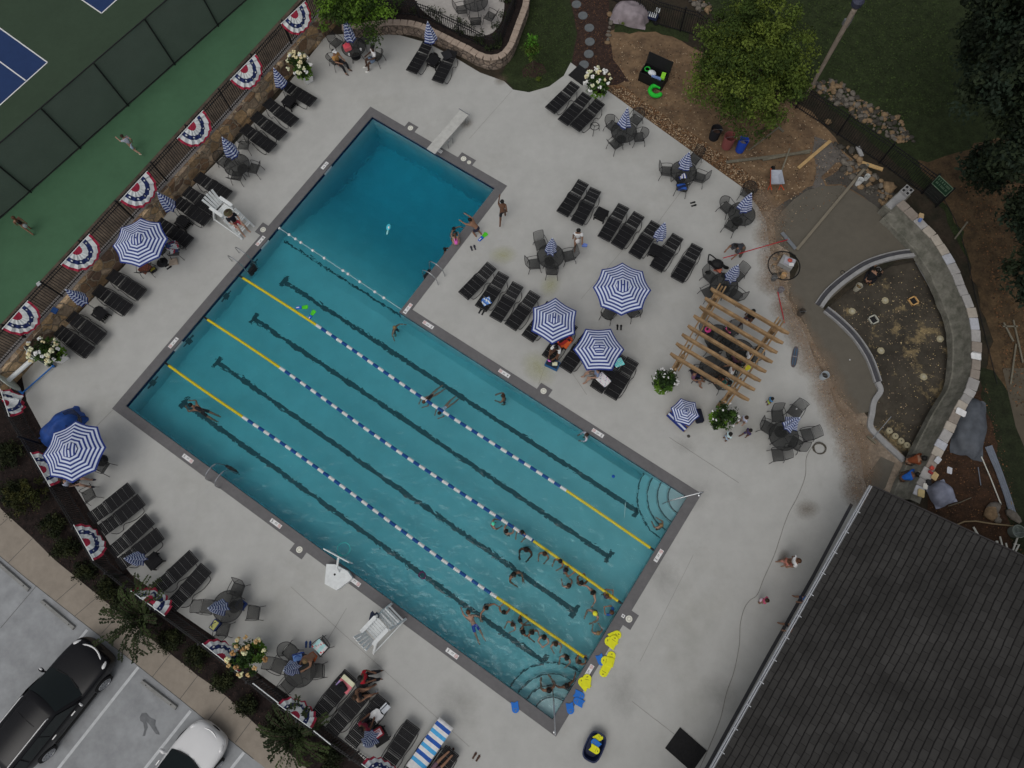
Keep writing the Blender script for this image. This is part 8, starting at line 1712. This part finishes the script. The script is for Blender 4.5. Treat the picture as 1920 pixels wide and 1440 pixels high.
for px, rgb, lab in (((1712, 565), (170, 136, 88), 'square tan framed sump hole in the basin floor'), ((1637, 600), (150, 150, 140), 'square grey framed sump hole in the basin floor')):
    c = g(*px, BZ); t = thing('sump_box', lab, 'sump', c, .35); q = MB()
    for k in range(4): a = k*pi/2; q.box((.17*cos(a), .17*sin(a), .04), (.05, .39, .08), a)
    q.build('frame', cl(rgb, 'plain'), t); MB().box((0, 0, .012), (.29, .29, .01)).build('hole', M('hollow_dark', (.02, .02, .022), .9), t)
for i, px in enumerate(((1667, 808), (1678, 818), (1689, 827), (1700, 835), (1711, 843), (1722, 850))):
    c = g(*px, BZ+.1); t = thing('jet_fitting', 'pale round jet fitting, %s in the row leading to the crouching workers' % ('first', 'second', 'third', 'fourth', 'fifth', 'last')[i], 'jet fitting', c, 0, 'row of pale jet fittings'); MB().lathe([(.14, -.1), (.135, .05), (.06, .06)], n=16).build('disc', m_buff, t); MB().lathe([(.03, .055), (.025, .065), (.01, .066)], n=10).build('nozzle', m_trim, t)
# push broom, pipes and stones behind the house
t = thing('push_broom', 'push broom with a long grey handle propped on the wading pool kerb', 'broom', g(1634, 824)); o0 = g(1634, 824); MB().bar(g(1626, 818, .1)-o0, g(1642, 831, .1)-o0, .08, .10).build('head', m_glum, t); MB().tube([g(1635, 824, .12)-o0, g(1671, 781, .35)-o0], .016, 6).build('handle', m_grey, t)
m_pvc = M('white_pvc', A(168, 168, 160), .5, .05, 6); m_gp = M('grey_conduit', A(96, 102, 112), .5, .08, 6)
def pipe(pts, z, r, label, mt, grp=None, name='pipe'):
    P_ = [g(x, y, z) for x, y in pts]; o0 = P_[0]; o = MB().tube([p-o0 for p in P_], r, 7).build(name, mt); o.location = o0; tag(o, label, 'pipe', grp)
for i in range(6): pipe([(1848+i*2.2, 838-i*.6), (1868+i*2, 884), (1884+i*2, 930), (1892+i*2.4, 957+i)], .04+.03*(i % 2), .03, 'long grey conduit in the bundle behind the pool house, %s from the seat wall' % ('first', 'second', 'third', 'fourth', 'fifth', 'last')[i], m_gp, 'bundle of long grey conduits')
pipe([(1840, 856), (1856, 893), (1877, 946)], .04, .025, 'thin white pipe lying alongside the conduit bundle', m_pvc); pipe([(1834, 876), (1839, 910)], .04, .02, 'short grey rod on the rough yard soil', m_gp); pipe([(1825, 988), (1837, 1009)], .05, .045, 'short white pipe close to the roof edge', m_pvc)
pipe([(1792, 985), (1808, 978), (1830, 977), (1860, 982), (1890, 985), (1930, 992)], .05, .03, 'buff hose curving across the yard behind the roof', M('buff_hose', A(118, 104, 80), .7)); pipe([(1778, 949), (1800, 942), (1821, 933)], .05, .018, 'long thin stake lying on the rough yard soil', m_glum)
for i, (pts, lab) in enumerate(((((1875, 1006), (1880, 1026), (1889, 1032)), 'bent white pipe piece nearest the roof'), (((1886, 1018), (1889, 1030)), 'tiny white pipe stub beside the bent piece'), (((1909, 1005), (1897, 1038)), 'straight white pipe piece leaning at the drum'), (((1901, 1020), (1911, 1021), (1901, 1040)), 'hooked white pipe piece beyond the straight one'), (((1869, 1014), (1870, 1024)), 'thick short white pipe piece'))): pipe(pts, .12, .05 if i == 4 else .035, lab, m_pvc, 'white pipe offcuts')
mk = 0
for px, r, lab in (((1857, 962), .3, 'large flat buff stone by the hose'), ((1862, 952), .28, 'triangular flat stone above the large flat stone'), ((1869, 966), .15, 'small rounded stone beside the large flat stone'), ((1871, 974), .16, 'squarish stone close to the hose'), ((1900, 968), .28, 'long block stone at the end of the conduits'), ((1897, 944), .12, 'small pale block by the conduit ends'), ((1143, 26), .16, 'large pale edging stone at the top of the mulch path'), ((1146, 42), .14, 'wedge shaped edging stone of the mulch path'), ((1143, 50), .09, 'small edging stone below the wedge'), ((1142, 58), .09, 'second small edging stone'), ((1142, 65), .13, 'round edging stone in mid row'), ((1140, 73), .1, 'edging stone before the last'), ((1139, 79), .13, 'last pale edging stone near the hydrangea'), ((1666, 352), .34, 'large tan boulder at the corner of the masonry pier'), ((1553, 228), .17, 'tan boulder on the soil by the picket fence')):
    random.seed(px[0]); mb = MB(); rock(mb, V((0, 0, r*.3)), r); o = mb.build('stone', m_rk[1 if 'tan' in lab or 'buff' in lab or 'pale' in lab else 0], smooth=True); c = g(*px, .05); o.location = (c.x, c.y, -.02); tag(o, lab, 'stone')
m_step = M('slate_stepping', A(84, 88, 90), .9, .12, 5)
for i, px in enumerate(((1081, 8), (1093, 29), (1105, 52), (1106, 78), (1104, 101), (1095, 121))):
    c = g(*px); o = MB().lathe([(.02, .0), (.25, .0), (.25, .03), (.235, .04), (.02, .04)], n=20).build('stepping_stone', m_step); o.location = (c.x, c.y, -.022); tag(o, 'round slate stepping stone in the mulch path, %s from the frame top' % ('first', 'second', 'third', 'fourth', 'fifth', 'sixth')[i], 'stepping stone', 'round stepping stones in the mulch path')
# toy buggies behind the fence
t = simple('garden_cart', 'navy garden cart with white slats beside the grey tarpaulin', 'cart', (1222, 30), .3, -.45, []); MB().box((0, 0, .3), (.62, .34, .16)).build('body', cl((28, 34, 60), 'plain'), t); q = MB()
for i in range(5): q.box((-.2+i*.1, 0, .39), (.05, .30, .02))
q.build('slats', m_white, t); q = MB()
for i in range(3): q.box((.1+i*.09, .34, .42), (.05, .3, .02))
q.build('back_slats', m_white, t)
for x, y in ((.3, .2), (-.3, .2), (.3, -.2), (-.3, -.2)): MB().tube([V((x, y-.02, .11)), V((x, y+.02, .11))], .11, 12).build('wheel', m_tyre, t)
# tools and sacks on the seat wall
for px, d, rgb, lab in (((1757, 863), (.30, .22, .09), (160, 162, 166), 'white rag on the seat wall cap above the workers'), ((1746, 878), (.16, .16, .10), (150, 60, 50), 'red tool on the seat wall cap'), ((1744, 886), (.12, .2, .08), (120, 44, 44), 'second red tool lying below the first'), ((1752, 893), (.34, .24, .06), (156, 136, 98), 'buff stone slab laid on the lower seat wall'), ((1780, 882), (.30, .22, .03), (176, 178, 186), 'white card on the soil behind the seat wall'), ((1726, 925), (.34, .26, .08), (160, 144, 104), 'buff block at the lower end of the seat wall'), ((1734, 912), (.26, .18, .07), (180, 178, 170), 'pale wrapped block on the seat wall'), ((1740, 905), (.24, .18, .12), (30, 30, 32), 'black tool bag on the seat wall'), ((1726, 406), (.26, .22, .10), (150, 130, 100), 'tan block on the upper seat wall cap'), ((1725, 412), (.30, .14, .08), (84, 104, 150), 'blue packet beside the tan block'), ((1801, 773), (.30, .42, .05), (196, 198, 206), 'white sheet on the seat wall cap'), ((1829, 668), (.30, .42, .05), (186, 190, 204), 'pale blue board on the outer seat wall cap'), ((104, 583), (.28, .28, .10), (38, 70, 120), 'folded blue cloth on the stone wall cap'), ((73, 532), (.22, .2, .02), (150, 152, 154), 'small pale notice fixed to the picket fence rail')):
    z = 1.08 if px[0] > 1700 and px[0] not in (1780,) else (1.03 if px[0] < 200 else .0); c = g(*px, z); mb = MB(); mb.prism([(-d[0]/2, -d[1]*.42), (-d[0]*.36, -d[1]/2), (d[0]*.42, -d[1]*.46), (d[0]/2, d[1]*.38), (d[0]*.3, d[1]/2), (-d[0]*.45, d[1]*.44)], .012, d[2]); o = mb.build(lab.split()[1] if lab.split()[1] in ('rag', 'card', 'packet') else 'slab' if 'slab' in lab or 'block' in lab or 'board' in lab else 'tool' if 'tool' in lab else 'sheet', cl(rgb, 'plain')); o.location = (c.x, c.y, z); o.rotation_euler = (0, 0, .6+px[0]*.37 % 1); bv = o.modifiers.new('b', 'BEVEL'); bv.width = .012; tag(o, lab, 'loose item')
# black edging pipes and boards in the woodland clearing
pipe([(1768, 370), (1790, 410), (1802, 440), (1815, 490), (1830, 560), (1850, 640), (1870, 720)], .03, .014, 'thin black line running along the outside of the seat wall', m_blk, name='cable')
for i, (a, b_, lab) in enumerate((((1790, 448), (1814, 416), 'thin dark rail at the clearing edge'), ((1882, 605), (1900, 640), 'pale stake in the woodland clearing'), ((1900, 600), (1918, 680), 'long grey board at the frame edge'), ((1880, 612), (1908, 612), 'crossing stick in the woodland clearing'), ((1905, 645), (1895, 720), 'short board below the crossing stick'))): board(a, b_, .05, .07, .04, lab, m_glum)
